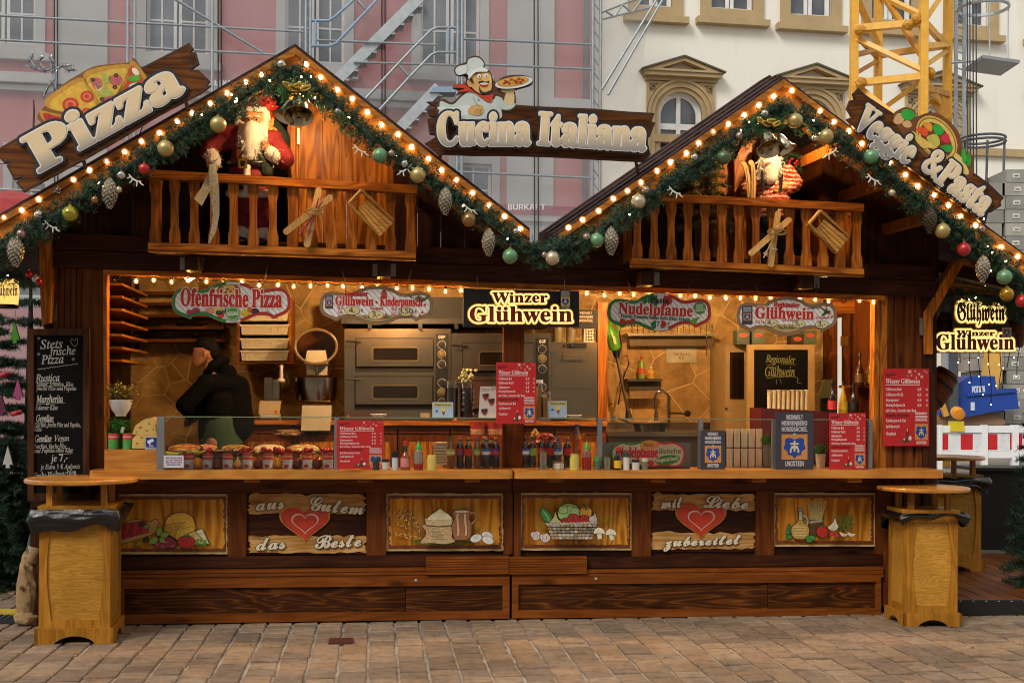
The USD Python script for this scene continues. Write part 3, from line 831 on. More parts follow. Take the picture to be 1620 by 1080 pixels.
def hz(px,py,v):
 return float(H.uz(np.array([px]),np.array([py]),v)[1][0])
ZC=hz(800,743.5,-.33)
GAB={'L':((467,75),.575,.785,-70,838),'R':((1240,125),.69,.7325,884,1700)}
def roofline(k,x_):
 (ax,ay),sl,sr,_,_=GAB[k]
 return ay+(sl*(ax-x_)if x_<ax else sr*(x_-ax))
def slope_band(k,side,d0,d1):
 """strip along a roof slope, d0..d1 photo pixels below the top line"""
 (ax,ay),sl,sr,xl,xr=GAB[k]
 xe=xl if side=='l' else xr
 return Polygon([(ax,ay+d0),(xe,roofline(k,xe)+d0),(xe,roofline(k,xe)+d1),(ax,ay+d1)])
def yl(x_):
 return 368+(x_-80)*.0375
def yb(x_):
 return 423+(x_-80)*.0335
def ribbed(u0,u1,z0,z1,v,n,up=True,depth=.012):
 """grooved facing board: n ribs"""
 ms=[]
 for i in range(n):
  if up:
   a=u0+(u1-u0)*(i+.1)/n;b=u0+(u1-u0)*(i+.9)/n
   ms.append(H.box(a,b,v-depth,v,z0,z1,depth*.45))
  else:
   a=z0+(z1-z0)*(i+.1)/n;b=z0+(z1-z0)*(i+.9)/n
   ms.append(H.box(u0,u1,v-depth,v,a,b,depth*.45))
 ms.append(H.box(u0,u1,v,v+.03,z0,z1))
 return join(ms)
def heart(cx,cy,w,h,n=48):
 t=np.linspace(0,2*math.pi,n,endpoint=False)
 x_=16*np.sin(t)**3;y_=13*np.cos(t)-5*np.cos(2*t)-2*np.cos(3*t)-np.cos(4*t)
 return Polygon(np.c_[cx+x_/32*w,cy-(y_+2.5)/29*h])
def ragged(x0,y0,x1,y1,k=2.5,seed=0,step=9):
 r=np.random.default_rng(seed);p=[]
 for x_ in np.arange(x0,x1,step):p.append((x_,y0+r.normal()*k*.25))
 for y_ in np.arange(y0,y1,3.2):p.append((x1+r.uniform(-k,k),y_))
 for x_ in np.arange(x1,x0,-step):p.append((x_,y1+r.normal()*k*.25))
 for y_ in np.arange(y1,y0,-3.2):p.append((x0+r.uniform(-k,k),y_))
 return Polygon(p).buffer(0)
BOARD=wood('#965614','#c27f24','#d0963c','z',rings=11,fig=.75,rough=.45,size=1.3)
INK='#2a1808'
class Art:
 """little painted shapes on a panel"""
 def __init__(s,t,parent,v):
  s.t,s.p,s.v,s.k=t,parent,v,0
 def __call__(s,name,shape,c,ink=1.0,**kw):
  if shape.is_empty:
   return
  if ink:
   s.k+=1
   s.t.add('dark_outline',H.ext(shape.buffer(ink),s.v-.001-.0006*s.k,.0005),paint(INK,.6),s.p)
  s.k+=1
  s.t.add(name,H.ext(shape,s.v-.001-.0006*s.k,.0005),paint(c,.55,var=kw.pop('var',.22),scale=kw.pop('scale',45),**kw),s.p)
def painted(t,x0,y0,x1,y1,seed,label):
 v=.012
 rim=ragged(x0,y0,x1,y1,1.2,seed,8)
 p=t.add('painted_panel',H.ext(rim,v,.02,.003),paint('#b59a62',.6,var=.15),label=label)
 t.add('board_face',H.ext(ragged(x0+3,y0+3.5,x1-3,y1-3.5,1,seed+1,8),v-.002,.002),BOARD,p)
 burn=ragged(x0+3,y0+3.5,x1-3,y1-3.5,1,seed+1,8).difference(ragged(x0+6,y0+8.5,x1-6,y1-9,2.2,seed+2,6))
 t.add('scorched_edge',H.ext(burn,v-.003,.0008),paint('#6a300c',.5,var=.4,scale=30),p)
 return Art(t,p,v-.003)
def leafshape(x0,y0,x1,y1,w):
 a,b=np.array([x0,y0]),np.array([x1,y1]);d=b-a;n=np.array([-d[1],d[0]])/max(np.linalg.norm(d),1e-6)
 return curvy([a,a+d*.35+n*w,a+d*.7+n*w*.7,b,a+d*.7-n*w*.7,a+d*.35-n*w],4)
def panel_cold_cuts(t):
 A=painted(t,186,781,360,876,11,'painted board of sliced ham, cheese, basil and a tomato')
 def s(x_,y_):return 180+x_/7.364,770+y_/7.364
 S=lambda pts:Polygon([s(*q)for q in pts])
 A('chopping_board',curvy([s(*q)for q in((60,600),(130,430),(300,380),(420,410),(480,375),(525,410),(500,460),(480,530),(300,600),(120,655))],4),'#b58b45')
 for i in range(6):
  A('ham_slice',S([(60+i*52,575-i*12),(120+i*42,430-i*8),(165+i*42,420-i*5),(150+i*52,590-i*14),(110+i*52,610-i*14)]),'#a8222a' if i%2 else '#8c1d2b',.5)
 for x_,y_,c in((330,432,'#27282e'),(383,462,'#77872e'),(375,612,'#27282e'),(296,660,'#77872e')):
  A('olive',oval(*s(x_,y_),4.6,3.2,14,-15),c,.6)
 A('cheese_wheel',curvy([s(*q)for q in((595,450),(640,350),(780,300),(900,340),(940,420),(935,520),(760,560),(600,520))],4),'#d0a02e')
 A('cheese_rind',S([(600,440),(830,405),(735,495),(722,600),(600,525)]),'#b88727',.5)
 A('cheese_wedge',S([(720,600),(735,500),(935,455),(940,540),(850,590),(760,625)]),'#cfa53a',.5)
 A('white_cheese',S([(865,540),(955,515),(1100,660),(950,670)]),'#c8b06a');A('white_cheese',S([(955,512),(1028,488),(1110,660),(1075,655)]),'#d0c79a')
 for x_,y_ in((705,380),(870,360),(800,470),(760,545),(930,548),(770,320),(650,470)):
  A('cheese_hole',oval(*s(x_,y_),1.3,.9,8),'#8a6418',0)
 A('salami',curvy([s(*q)for q in((465,670),(600,590),(700,610),(730,670),(690,705),(560,700))],4),'#7d2730')
 for x_,y_ in((500,660),(610,640),(680,690),(570,690)):
  A('salami_speck',oval(*s(x_,y_),3,2,8),'#a8525a',0)
 for q in((520,565,545,465,5),(545,570,655,540,4.5),(510,590,410,660,5),(540,590,595,650,4.2)):
  A('basil_leaf',leafshape(*s(*q[:2]),*s(*q[2:4]),q[4]),'#76963a',.7)
 A('tomato',oval(*s(848,640),13.3,9.6,24),'#b52219')
 for i in range(-2,3):
  A('tomato_rib',stroke([s(848+i*12,575),s(848+i*32,640),s(848+i*18,705)],.6),'#7d130f',0)
 for i in range(5):
  A('stalk_leaf',leafshape(*s(848,580),*s(790+i*28,545+abs(i-2)*14),1.2),'#35612a',0)
 r=np.random.default_rng(1)
 for i in range(26):
  A('chopped_chive',oval(*s(950+r.uniform(0,130),610+r.uniform(0,70)),2,.9,6,r.uniform(0,180)),'#2f9a2a' if i%2 else '#1f7a26',0)
def panel_flour(t):
 A=painted(t,611,780,796,871,21,'painted board of wheat ears, a flour sack, a jug and eggs')
 def s(x_,y_):return 600+x_/7.364,770+y_/7.364
 r=np.random.default_rng(4)
 A('grass_tuft',curvy([s(*q)for q in((390,650),(480,610),(900,620),(1100,640),(1000,670),(600,680))],4),'#6f6a1e',0)
 for x1,y1 in((165,290),(240,280),(300,255),(370,295),(205,420),(180,545),(300,590),(430,400),(260,340)):
  A('wheat_stalk',stroke([s(490,570),s((490+x1)/2+15,(570+y1)/2),s(x1,y1)],.9),'#8a5a20',0)
  d=np.array([x1-490,y1-570])/math.hypot(x1-490,y1-570)
  for i in range(9):
   c=np.array([x1,y1])-d*i*17;n=np.array([-d[1],d[0]])*(9 if i%2 else-9)
   A('wheat_grain',leafshape(*s(*(c+n*.2)),*s(*(c+d*22+n*1.3)),.8),'#c9a566' if i%3 else '#50300f',0)
 A('flour_sack',curvy([s(*q)for q in((480,650),(540,560),(520,480),(545,430),(840,430),(862,520),(850,590),(885,630),(760,662),(600,650))],4),'#b09468')
 for i in range(9):
  A('sack_fold',stroke([s(560+r.uniform(0,60),480+i*15),s(640,470+i*16),s(700+r.uniform(0,100),480+i*15)],.8),'#8f7f62' if i%2 else '#c9b48c',0)
 A('sack_collar',S_([s(*q)for q in((530,365),(855,380),(840,440),(700,455),(545,440))]),'#c2ab80')
 A('flour',curvy([s(*q)for q in((560,375),(610,320),(660,290),(710,258),(750,285),(800,315),(848,375),(760,388),(620,388))],4),'#d8d0a8',.5)
 A('jug',curvy([s(*q)for q in((860,290),(880,360),(848,450),(870,580),(900,612),(1030,605),(1070,520),(1072,430),(1045,360),(1062,280),(960,265))],4),'#8a5a38')
 A('jug_mouth',oval(*s(960,286),11.5,2.3,18),'#b8a58a',.5)
 A('jug_handle',stroke([s(1062,310),s(1110,300),s(1135,345),(s(1105,400)),s(1078,425)],2.6),'#9a6a44',.6)
 for x_ in(915,1005):
  A('jug_highlight',stroke([s(x_,320),s(x_-6,360),s(x_+4,470),s(x_+2,560)],3),'#c0a078',0)
 for x_,y_,rr in((1260,565,20),(1128,596,-20),(1265,617,20)):
  A('egg',oval(*s(x_,y_),9.3,6,20,rr),'#c4c2ba',.7)
def S_(p):
 return Polygon(p)
def panel_basket(t):
 A=painted(t,823,779,1000,870,31,'painted board of a wicker basket full of vegetables')
 def s(x_,y_):return 815+x_/7.364,770+y_/7.364
 r=np.random.default_rng(5)
 for i in range(60):
  a=(960+r.uniform(0,220),320+r.uniform(0,130));A('dill_sprig',leafshape(*s(*a),*s(a[0]+r.uniform(15,45),a[1]-r.uniform(-10,40)),.35),'#7a7a1c' if i%2 else '#8f8a2a',0)
 for i in range(20):
  a=(280+r.uniform(0,100),420+r.uniform(0,100));A('dill_sprig',leafshape(*s(*a),*s(a[0]-20,a[1]-30),.35),'#7a7a1c',0)
 A('cucumber',curvy([s(*q)for q in((300,260),(340,250),(430,350),(420,420),(385,425),(310,340))],4),'#3f8a48')
 A('cucumber_stripe',stroke([s(325,275),s(370,340),s(405,410)],1.6),'#8fc07f',0)
 A('cabbage',oval(*s(625,295),17.5,13.5,26),'#9fbf6a')
 for q in((570,320,9.5,8.5),(640,265,9,6),(700,300,8,8),(560,265,7,6)):
  A('cabbage_leaf',oval(*s(q[0],q[1]),q[2],q[3],18),'#a8cc7c',.7)
  A('leaf_vein',stroke([s(q[0]-30,q[1]+30),s(q[0],q[1]),s(q[0]+30,q[1]-30)],.6),'#d0e0ac',0)
 A('pumpkin',oval(*s(823,295),10,9.5,22),'#c98a1e')
 for d in(-45,-15,15,45):
  A('pumpkin_rib',oval(*s(823+d,300),2.8,7.6,12),'#dba034',.5)
 A('pumpkin_stalk',stroke([s(805,205),s(815,230),s(825,260)],2.2),'#4d4a1c',.3)
 A('onion',curvy([s(*q)for q in((470,290),(490,360),(530,400),(520,435),(420,435),(415,395),(450,350))],4),'#c3b97e')
 for q in((580,400,5.5),(680,375,9.6),(805,380,8)):
  A('tomato',oval(*s(q[0],q[1]),q[2],q[2]*.85,20),'#b3241b')
  A('tomato_star',star(*s(q[0],q[1]-12),q[2]*.45,5,.3),'#3a4a1a',0)
 A('garlic',curvy([s(*q)for q in((930,300),(945,350),(955,395),(910,415),(862,390),(875,345),(915,330))],4),'#c0b3a4')
 A('basket',S_([s(*q)for q in((370,430),(930,420),(880,590),(800,612),(520,612),(430,595))]),'#6a5a44')
 for row in range(5):
  for i in range(11):
   f=i/10;a=395+row*12;b=925-row*11
   A('wicker',oval(*s(a+(b-a)*f,448+row*36+(row%2)*3),3.7,2.1,10,r.uniform(-12,12)),['#9a8f7c','#b8ad98','#7d725e','#a5875c'][r.integers(0,4)],.35)
 for i in range(15):
  A('wicker_rim',oval(*s(375+i*40,432-i*1.2),3.4,1.5,10,24),'#a89e8c',.4)
 for q in((240,565,10,-20),(345,590,0,10)):
  A('garlic',curvy([s(q[0]+a,q[1]+b)for a,b in((-58,-30),(0,-42),(20,-55),(55,-20),(60,20),(20,50),(-30,40))],4),'#bcaaa0')
  for d in(-18,12):
   A('clove_line',stroke([s(q[0]+d,q[1]-30),s(q[0]+d*1.6,q[1]),s(q[0]+d,q[1]+35)],.6),'#7d6a62',0)
 for x_,y_,rr in((980,545,15),(1115,560,-20)):
  A('mushroom_stem',affinity.rotate(rect(*s(x_-25,y_-10),*s(x_+25,y_+60)),rr if rr<0 else-8,origin=s(x_,y_)),'#c7bda4',.6)
  A('mushroom_cap',curvy([s(x_+a,y_+b)for a,b in((-62,-5),(-40,-60),(10,-72),(55,-40),(60,0),(0,-10))],4),'#cfc5a8',.7)
def panel_oil(t):
 A=painted(t,1224,779,1385,864,41,'painted board of an oil bottle, spaghetti, tomato and garlic')
 def s(x_,y_):return 1215+x_/7.364,770+y_/7.364
 r=np.random.default_rng(6)
 for i in range(22):
  f=i/21;A('spaghetti',stroke([s(500+f*120,380),s(445+f*240,150+r.uniform(0,25))],1.0,False),'#cdbb7c' if i%2 else '#a88a3c',0)
 A('jar',S_([s(*q)for q in((480,390),(635,380),(630,520),(600,560),(500,560),(478,480))]),'#5a3a14',.6)
 A('jar_band',S_([s(*q)for q in((485,395),(635,375),(635,405),(485,425))]),'#a89a80',.3)
 for q in((250,530,245,430,3.4),(250,540,205,510,3),(240,580,205,610,3.2),(270,560,230,600,3)):
  A('basil_leaf',leafshape(*s(*q[:2]),*s(*q[2:4]),q[4]),'#2f7a34',.5)
 A('oil_bottle',curvy([s(*q)for q in((360,280),(402,280),(400,390),(450,440),(480,510),(450,585),(380,605),(300,585),(272,510),(300,440),(355,390))],4),'#b8944a')
 A('bottle_neck',rect(*s(362,285),*s(400,380)),'#b5ad98',.3);A('cork',rect(*s(352,245),*s(405,282)),'#8f8878',.5)
 A('bottle_handle',stroke([s(405,335),s(445,350),s(465,395),s(450,440)],2.4),'#aaa48e',.4)
 for i in range(4):
  A('oil_highlight',stroke([s(310,470+i*32),s(370,462+i*34),s(440,475+i*30)],2),'#d6c07c',0)
 for q in((440,600,540,570,3.5),(445,615,520,625,3),(470,580,560,600,3)):
  A('basil_leaf',leafshape(*s(*q[:2]),*s(*q[2:4]),q[4]),'#35803a',.5)
 A('tomato',oval(*s(635,515),9,9.4,22),'#b9261b');A('tomato_stalk',star(*s(640,455),5,5,.3),'#35561e',0)
 for i in range(120):
  f=r.uniform(0,1);a=(810+r.uniform(0,180),350+f*170);A('parsley',leafshape(*s(*a),*s(a[0]+r.uniform(-25,25),a[1]-r.uniform(10,40)),.7),'#3d5a1c' if i%3 else '#50701f',0)
 A('garlic',curvy([s(*q)for q in((785,360),(800,420),(820,460),(790,500),(730,500),(700,465),(750,420))],4),'#bdb096')
 for x_,y_ in((742,545),(800,560)):
  A('cherry_tomato',oval(*s(x_,y_),3.7,3.3,14),'#b02a1c',.5)
 for x_ in(880,970):
  A('mushroom_slice',curvy([s(x_-45,520),s(x_,540),s(x_+50,545),s(x_+15,575),s(x_-30,560)],4),'#c4bba2',.5)
def panel_heart(t,x0,y0,x1,y1,lines,hcx,hcy,seed,boards):
 p=t.add('heart_panel',H.ext(rect(x0,y0,x1,y1),.02,.02),W_DARKU,label=f'dark board with pale planks lettered "{lines}" round a red heart')
 v=.016
 for(a,b,c,d),col_ in zip(boards,('#9a6a2c','#a5763a')):
  t.add('pale_plank',H.ext(ragged(a,b,c,d,4,seed,10),v-.004,.006),wood('#8a5420','#bb8a4c','#d3ac74','u',fig=.4,size=.5,bump=.1),p)
  seed+=1
 t.add('heart_rim',H.ext(heart(hcx,hcy,81,60),v-.012,.012,.002),wood('#7a4a16','#a87a38','#c79a54','u',fig=.3),p)
 t.add('heart',H.ext(heart(hcx,hcy,75,54.5),v-.016,.004),paint('#b8341c',.45,var=.25,scale=12),p)
 ring=heart(hcx+.5,hcy-.5,43,33).difference(heart(hcx+.5,hcy-.3,39,29))
 t.add('white_heart_line',H.ext(ring,v-.0168,.0008),paint('#cbb9a4',.6),p)
 return p,v-.006
def script_word(t,p,v,txt,x_,y_,cap,w_,ang=0):
 g=words(txt,'script',x_,y_,cap,w_,ang)
 g=g.buffer(.55)
 t.add('letter_shadow',H.ext(g.buffer(.8),v-.012,.0012),paint('#3a2410',.6),p)
 t.add('lettering',H.ext(g,v-.0138,.0018),paint('#cfc6ab',.5),p)
def chalet(k):
 L=k=='L'
 t=Thing('market_chalet','left wooden market chalet with the pizza counter under a balconied gable' if L else 'right wooden market chalet with the pasta and mulled wine counter under a balconied gable','market stall',None)
 (ax,ay),sl,sr,xl,xr=GAB[k]
 y=(lambda x_,a,b:a+(b-a)*(x_-187)/619)if L else(lambda x_,a,b:a+(b-a)*(x_-810)/584)
 x0,x1=(187,806)if L else(810,1394)
 tp,tb,bt,bb=((917.5,911.5),(931,925),(972,966),(987,978))if L else((911,908),(924,920),(965,962),(977.5,973))
 q=lambda a,b,xa=x0,xb=x1:[(xa,y(xa,*a)),(xb,y(xb,*a)),(xb,y(xb,*b)),(xa,y(xa,*b))]
 t.add('plinth_rail',H.ext(q(tp,tb),-.05,.07,.006),W_BASE);t.add('plinth_rail',H.ext(q(bt,bb),-.05,.07,.006),W_BASE)
 for xa,xb in(((187,196),(795,806))if L else((810,820),(1386,1394))):
  t.add('plinth_stile',H.ext(q(tb,bt,xa,xb),-.049,.07,.004),W_BASE)
 for xa,xb in(((196,641),(642,795))if L else((820,1214),(1215,1386))):
  t.add('plinth_panel',H.ext(q(tb,bt,xa,xb),-.025,.03),W_FLAME)
 for x_,y_ in(((658,917.5),)if L else((943,915),)):
  t.add('screw_cap',lathe([(.0,-.004),(.012,-.002),(.009,.003),(0,.004)],H.at(x_,y_,-.052),-H.V,12),paint('#9a938a',.5))
 u0,u1=hu(x0-(30 if L else 0),900,-.0),hu(x1,900,0)
 za,zb,zc=hz(500 if L else 1100,912,-.02),hz(500 if L else 1100,898.5,-.02),hz(500 if L else 1100,879,-.02)
 t.add('grooved_board',ribbed(u0,u1,za-.02,zb,-.03,3,False),W_BASE)
 t.add('grooved_board',ribbed(u0,u1,zb+.003,zc,-.015,1,False,.006),W_DARKU)
 if L:
  t.add('grooved_board',ribbed(hu(674,895,-.06),hu(804.5,895,-.06),hz(740,908,-.06),hz(740,880,-.06),-.06,7,False),W_BASE,label='brighter ribbed board nailed over the seam')
 else:
  t.add('grooved_board',ribbed(hu(805.5,895,-.06),hu(928,895,-.06),hz(870,907.5,-.06),hz(870,880,-.06),-.06,7,False),W_BASE,label='brighter ribbed board nailed over the seam')
 z1,z0=hz(800,757,-.01),zc
 t.add('backing',H.box(hu(160 if L else 812,800,.03),hu(812 if L else 1400,800,.03),.035,.06,.08,z1),W_DARKU)
 zr=hz(800,778,-.01)
 t.add('upper_rail',H.box(u0,hu(x1+3,800,-.01),-.012,.035,zr,z1+.02,.004),W_MIDU)
 st=((150,187),(360,390),(580,611),(797,811))if L else((813,824),(1000,1030),(1196,1225),(1386,1408))
 for a,b in st:
  t.add('stile',H.box(hu(a,830,-.01),hu(b,830,-.01),-.010,.035,z0,zr-.002,.004),W_MID)
 if L:
  panel_cold_cuts(t);panel_flour(t)
  p,v=panel_heart(t,390,778,581,876,'aus Gutem das Beste',482,829,3,((394,781,577,812),(394,847,578,874)))
  script_word(t,p,v,'aus',405,807,21,46,4);script_word(t,p,v,'Gutem',486,806,22,90,-5)
  script_word(t,p,v,'das',405,870,20,48,4);script_word(t,p,v,'Beste',497,867,20,76,3)
 else:
  panel_basket(t);panel_oil(t)
  p,v=panel_heart(t,1029,778,1197,872,'mit Liebe zubereitet',1109,824,13,((1031,781,1194,807),(1029,842,1193,868)))
  script_word(t,p,v,'mit',1046,804,19,34,3);script_word(t,p,v,'Liebe',1111,802,19,74,-2)
  script_word(t,p,v,'zubereitet',1052,864,16,120,2)
 a,b=(hu(140,750,-.33),hu(812.3,750,-.33))if L else(hu(814,750,-.33),hu(1495,750,-.33))
 g=sbox(a+.04,-.29,b-.04,.03).buffer(.04,6)
 t.add('counter_top',plan(g.intersection(sbox(a,-.33,b,.05)),hz(800,757,-.33),ZC,.008),W_COUNT)
 for x_ in((212,398,577,748)if L else(880,1042,1202,1353)):
  c=hu(x_,760,-.3);t.add('counter_bracket',H.box(c-.055,c+.055,-.29,0,hz(x_,763,-.29),hz(800,757,-.33)-.001,.004),W_LITU)
 zt=lambda x_,v:hz(x_,yb(x_),v)
 if L:
  t.add('post',H.ext([(130,424),(163,425),(165,745),(130,745)],-.02,.12,.006),W_MID)
  t.add('wall_board',ribbed(hu(84,600,0),hu(130,600,0),ZC-.4,zt(100,0)+.02,0,5),W_MID)
  t.add('post',H.ext([(70,424),(86,424),(88,985),(48,985),(50,740),(70,740)],.005,.1),W_DARK)
  t.add('wall_board',H.ext([(48,760),(188,760),(188,985),(48,985)],.004,.03),W_DARK)
  t.add('bracket_post',H.ext([(61,362),(80,361),(82,448),(79,510),(66,514),(63,450)],-.10,.11,.006),W_LIT)
  t.add('hinge',H.ext([(84,478),(90,478),(90,508),(84,508)],-.012,.012),STEEL)
  t.add('opening_frame',H.ext([(163,434),(169,434),(169,745),(165,745)],-.03,.09,.004),W_LIT)
  t.add('centre_post',H.ext([(797,514),(829,514),(829,745),(795,745)],-.02,.09,.006),W_MID)
  t.add('side_wall',H.box(hu(110,600,0),hu(110,600,0)+.05,.1,2.3,.1,3.2),W_DARK)
 else:
  t.add('post',H.ext([(1393,466),(1404,466),(1402,745),(1391,745)],-.02,.12,.004),W_LIT)
  t.add('wall_board',ribbed(hu(1396,600,0),hu(1462,600,0),.06,zt(1430,0)+.02,0,4),W_MID)
  t.add('post',H.ext([(1460,430),(1482,430),(1482,960),(1460,960)],-.03,.14,.006),W_DARK)
  t.add('brace',H.ext([(1463,494),(1512,412),(1526,414),(1476,502),(1476,560),(1464,560)],-.06,.1,.006),W_LIT)
  t.add('hinge',H.ext([(1455,503),(1461,503),(1461,530),(1455,530)],-.045,.012),STEEL)
  t.add('opening_frame',H.ext([(1384,472),(1392,472),(1390,745),(1382,745)],-.03,.09,.004),W_LIT)
  uR=hu(1455,600,0)
  for v0,v1,z0_,z1_ in((.1,1.35,.1,3.2),(1.85,2.3,.1,3.2),(1.35,1.85,.1,1.5),(1.35,1.85,2.45,3.2)):
   t.add('side_wall',H.box(uR-.05,uR,v0,v1,z0_,z1_),W_MID)
  t.add('tie_beam',H.ext([(1455,404),(1620,442),(1620,462),(1455,424)],.05,.1),W_DARKU)
  t.add('tie_beam',H.ext([(1500,445),(1640,470),(1640,486),(1500,462)],.6,.1),W_LITU)
  t.add('brace',H.ext([(1518,412),(1528,408),(1560,440),(1550,446)],.3,.08),W_LITU)
 xa,xb=(80,815)if L else(815,1480)
 m=lambda x_:(yl(x_)+yb(x_))/2
 t.add('lintel_beam',H.ext([(xa,yl(xa)),(xb,yl(xb)),(xb,m(xb)-1),(xa,m(xa)-1)],-.05,.1,.006),W_DARKU)
 t.add('lintel_beam',H.ext([(xa,m(xa)),(xb,m(xb)),(xb,yb(xb)),(xa,yb(xa))],-.06,.12,.006),W_DARKU)
 xc,xd=(163,815)if L else(815,1400)
 t.add('lintel_trim',H.ext([(xc,yb(xc)),(xd,yb(xd)),(xd,yb(xd)+8),(xc,yb(xc)+8)],-.055,.08,.004),W_LITU)
 gp=Polygon([(ax,ay+22),(xr if L else 1485,roofline(k,xr if L else 1485)+22),(xr if L else 1485,440),(60 if L else 884,410 if L else 425),(60 if L else 884,roofline(k,60 if L else 884)+22)]).buffer(0)
 hole=Polygon([(318,420),(318,175),(452,90),(456,90),(456,420)])if L else Polygon([(1163,440),(1163,214),(1240,150),(1302,190),(1302,440)])
 wd=37.5 if L else 36
 xs=np.arange(60,840,wd)if L else np.arange(884,1485,wd)
 for i,x_ in enumerate(xs):
  g=gp.intersection(rect(x_+.5,0,x_+wd-.3,480)).difference(hole)
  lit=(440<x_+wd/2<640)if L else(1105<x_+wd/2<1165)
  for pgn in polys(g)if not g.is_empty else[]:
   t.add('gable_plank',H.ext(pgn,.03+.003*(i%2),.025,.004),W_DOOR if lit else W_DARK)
 bx=(270,500)if L else(1120,1330)
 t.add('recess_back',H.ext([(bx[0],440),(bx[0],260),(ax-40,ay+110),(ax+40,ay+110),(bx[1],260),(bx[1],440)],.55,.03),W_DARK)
 for x_ in((316,457)if L else(1160,1305)):
  u_=hu(x_,300,.06);t.add('recess_side',H.box(u_-.015,u_+.015,.06,.55,hz(x_,430,.05),hz(x_,215,.05)),W_MID)
 if not L:
  t.add('recess_post',H.ext([(1162,252),(1187,254),(1187,430),(1162,430)],-.04,.09,.006),W_LIT)
  t.add('recess_brace',H.ext([(1163,254),(1188,196),(1206,204),(1187,256)],-.045,.09,.006),W_LIT)
 else:
  t.add('door_post',H.ext([(455,200),(467,192),(467,420),(456,420)],-.01,.05,.004),W_LIT)
  t.add('door_hinge',H.ext([(470,203),(474,203),(474,228),(470,228)],.0,.02),paint('#b8a070',.35,.8))
 if L:
  rail,base,n,w_,xs=((237,268),(660,293),13),((234,383),(658,397),11),14,17.2,[245+31.1*i for i in range(14)]
 else:
  rail,base,n,w_,xs=((1031,305),(1367,322),12),((999,408),(1367,425),9),14,16.0,[1008.5+26.75*i for i in range(14)]
 vb=-.40
 (r0,r1,rh),(b0,b1,bh)=rail,base
 if not L:r0=(1000,303.4)
 t.add('handrail',H.ext([r0,r1,(r1[0],r1[1]+rh),(r0[0],r0[1]+rh)],vb-.02,.09,.008),W_LITU)
 t.add('balcony_beam',H.ext([b0,b1,(b1[0],b1[1]+bh),(b0[0],b0[1]+bh)],vb-.01,.07,.006),W_LITU)
 t.add('balcony_trim',H.ext([(b0[0]-1,b0[1]+bh),(b1[0]+1,b1[1]+bh),(b1[0],b1[1]+bh+4),(b0[0],b0[1]+bh+4)],vb+.005,.06),W_LITU)
 yr=lambda x_:r0[1]+(r1[1]-r0[1])*(x_-r0[0])/(r1[0]-r0[0])+rh
 ybm=lambda x_:b0[1]+(b1[1]-b0[1])*(x_-b0[0])/(b1[0]-b0[0])
 for x_ in xs:
  a,b=yr(x_)+.3,ybm(x_)-.3;h=b-a;w2,n2=w_/2,w_*.35
  pts=[(x_-w2,a),(x_+w2,a),(x_+w2,a+h*.17),(x_+n2+1,a+h*.22),(x_+n2,a+h*.28),(x_+n2,a+h*.72),(x_+n2+1,a+h*.78),(x_+w2,a+h*.84),
    (x_+w2,b),(x_-w2,b),(x_-w2,a+h*.84),(x_-n2-1,a+h*.78),(x_-n2,a+h*.72),(x_-n2,a+h*.28),(x_-n2-1,a+h*.22),(x_-w2,a+h*.17)]
  t.add('baluster',H.ext(pts,vb+.008,.022,.004),W_LIT)
 zf=hz(b0[0],b0[1]+bh,vb)
 zfm=(hz(b0[0],b0[1]+bh,vb)+hz(b1[0],b1[1]+bh,vb))/2
 t.add('balcony_floor',H.box(hu(b0[0],b0[1],vb)+.02,hu(b1[0],b1[1],vb)-.02,vb+.06,.55,zfm-.0,zfm+.03),W_DARK)
 for x_,y_ in(r0,r1):
  c=hu(x_,y_,vb);z_=hz(x_,y_+rh/2,vb);s_=.03 if x_ in(r0[0],)else-.03
  t.add('side_rail',H.box(c+min(s_,0),c+max(s_,0),vb+.07,.02,z_-.03,z_+.03,.004),W_LITU)
  zb_=hz(x_,ybm(x_),vb)
  for vv in(-.27,-.15):
   t.add('side_baluster',H.box(c+min(s_,0),c+max(s_,0),vv,vv+.07,zb_,z_-.03,.004),W_LIT)
 for x_,y_ in(((303,417),(608,427))if L else((1025,441),(1278,446))):
  t.add('joist',H.ext([(x_-11,y_-12),(x_+10,y_-12),(x_+10,y_+10),(x_-11,y_+10)],-.3,.26,.006),W_DARK)
  for s_ in(-1,1):
   xx=x_+s_*14
   t.add('angle_bracket',H.ext([(xx-4.5,y_-10),(xx+4.5,y_-10),(xx+4.5,y_+10),(xx-4.5,y_+10)],-.064,.004),STEEL)
 for side in 'lr':
  sk=0 if L else-.138
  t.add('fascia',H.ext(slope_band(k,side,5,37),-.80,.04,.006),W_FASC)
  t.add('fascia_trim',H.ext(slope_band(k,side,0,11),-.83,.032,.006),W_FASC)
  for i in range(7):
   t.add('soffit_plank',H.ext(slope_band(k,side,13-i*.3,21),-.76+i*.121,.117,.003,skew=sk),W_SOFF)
  for i in range(6):
   dz=2.5*(i%2)
   t.add('roof_board',H.ext(slope_band(k,side,-3-dz,11.5),-.79+i*.165,.16,.004,skew=sk),W_ROOF)
  t.add('roof_slab',H.ext(slope_band(k,side,6,26),.21,2.3),W_ROOF)
  if side==('r' if L else 'l')or not L:
   t.add('rake_trim',H.ext(slope_band(k,side,44,58).intersection(rect(60,0,1480,420)),-.0,.03,.004),W_LITU)
 for i in range(3):
  ve=-.55+i*.3
  for side in 'lr':
   pass
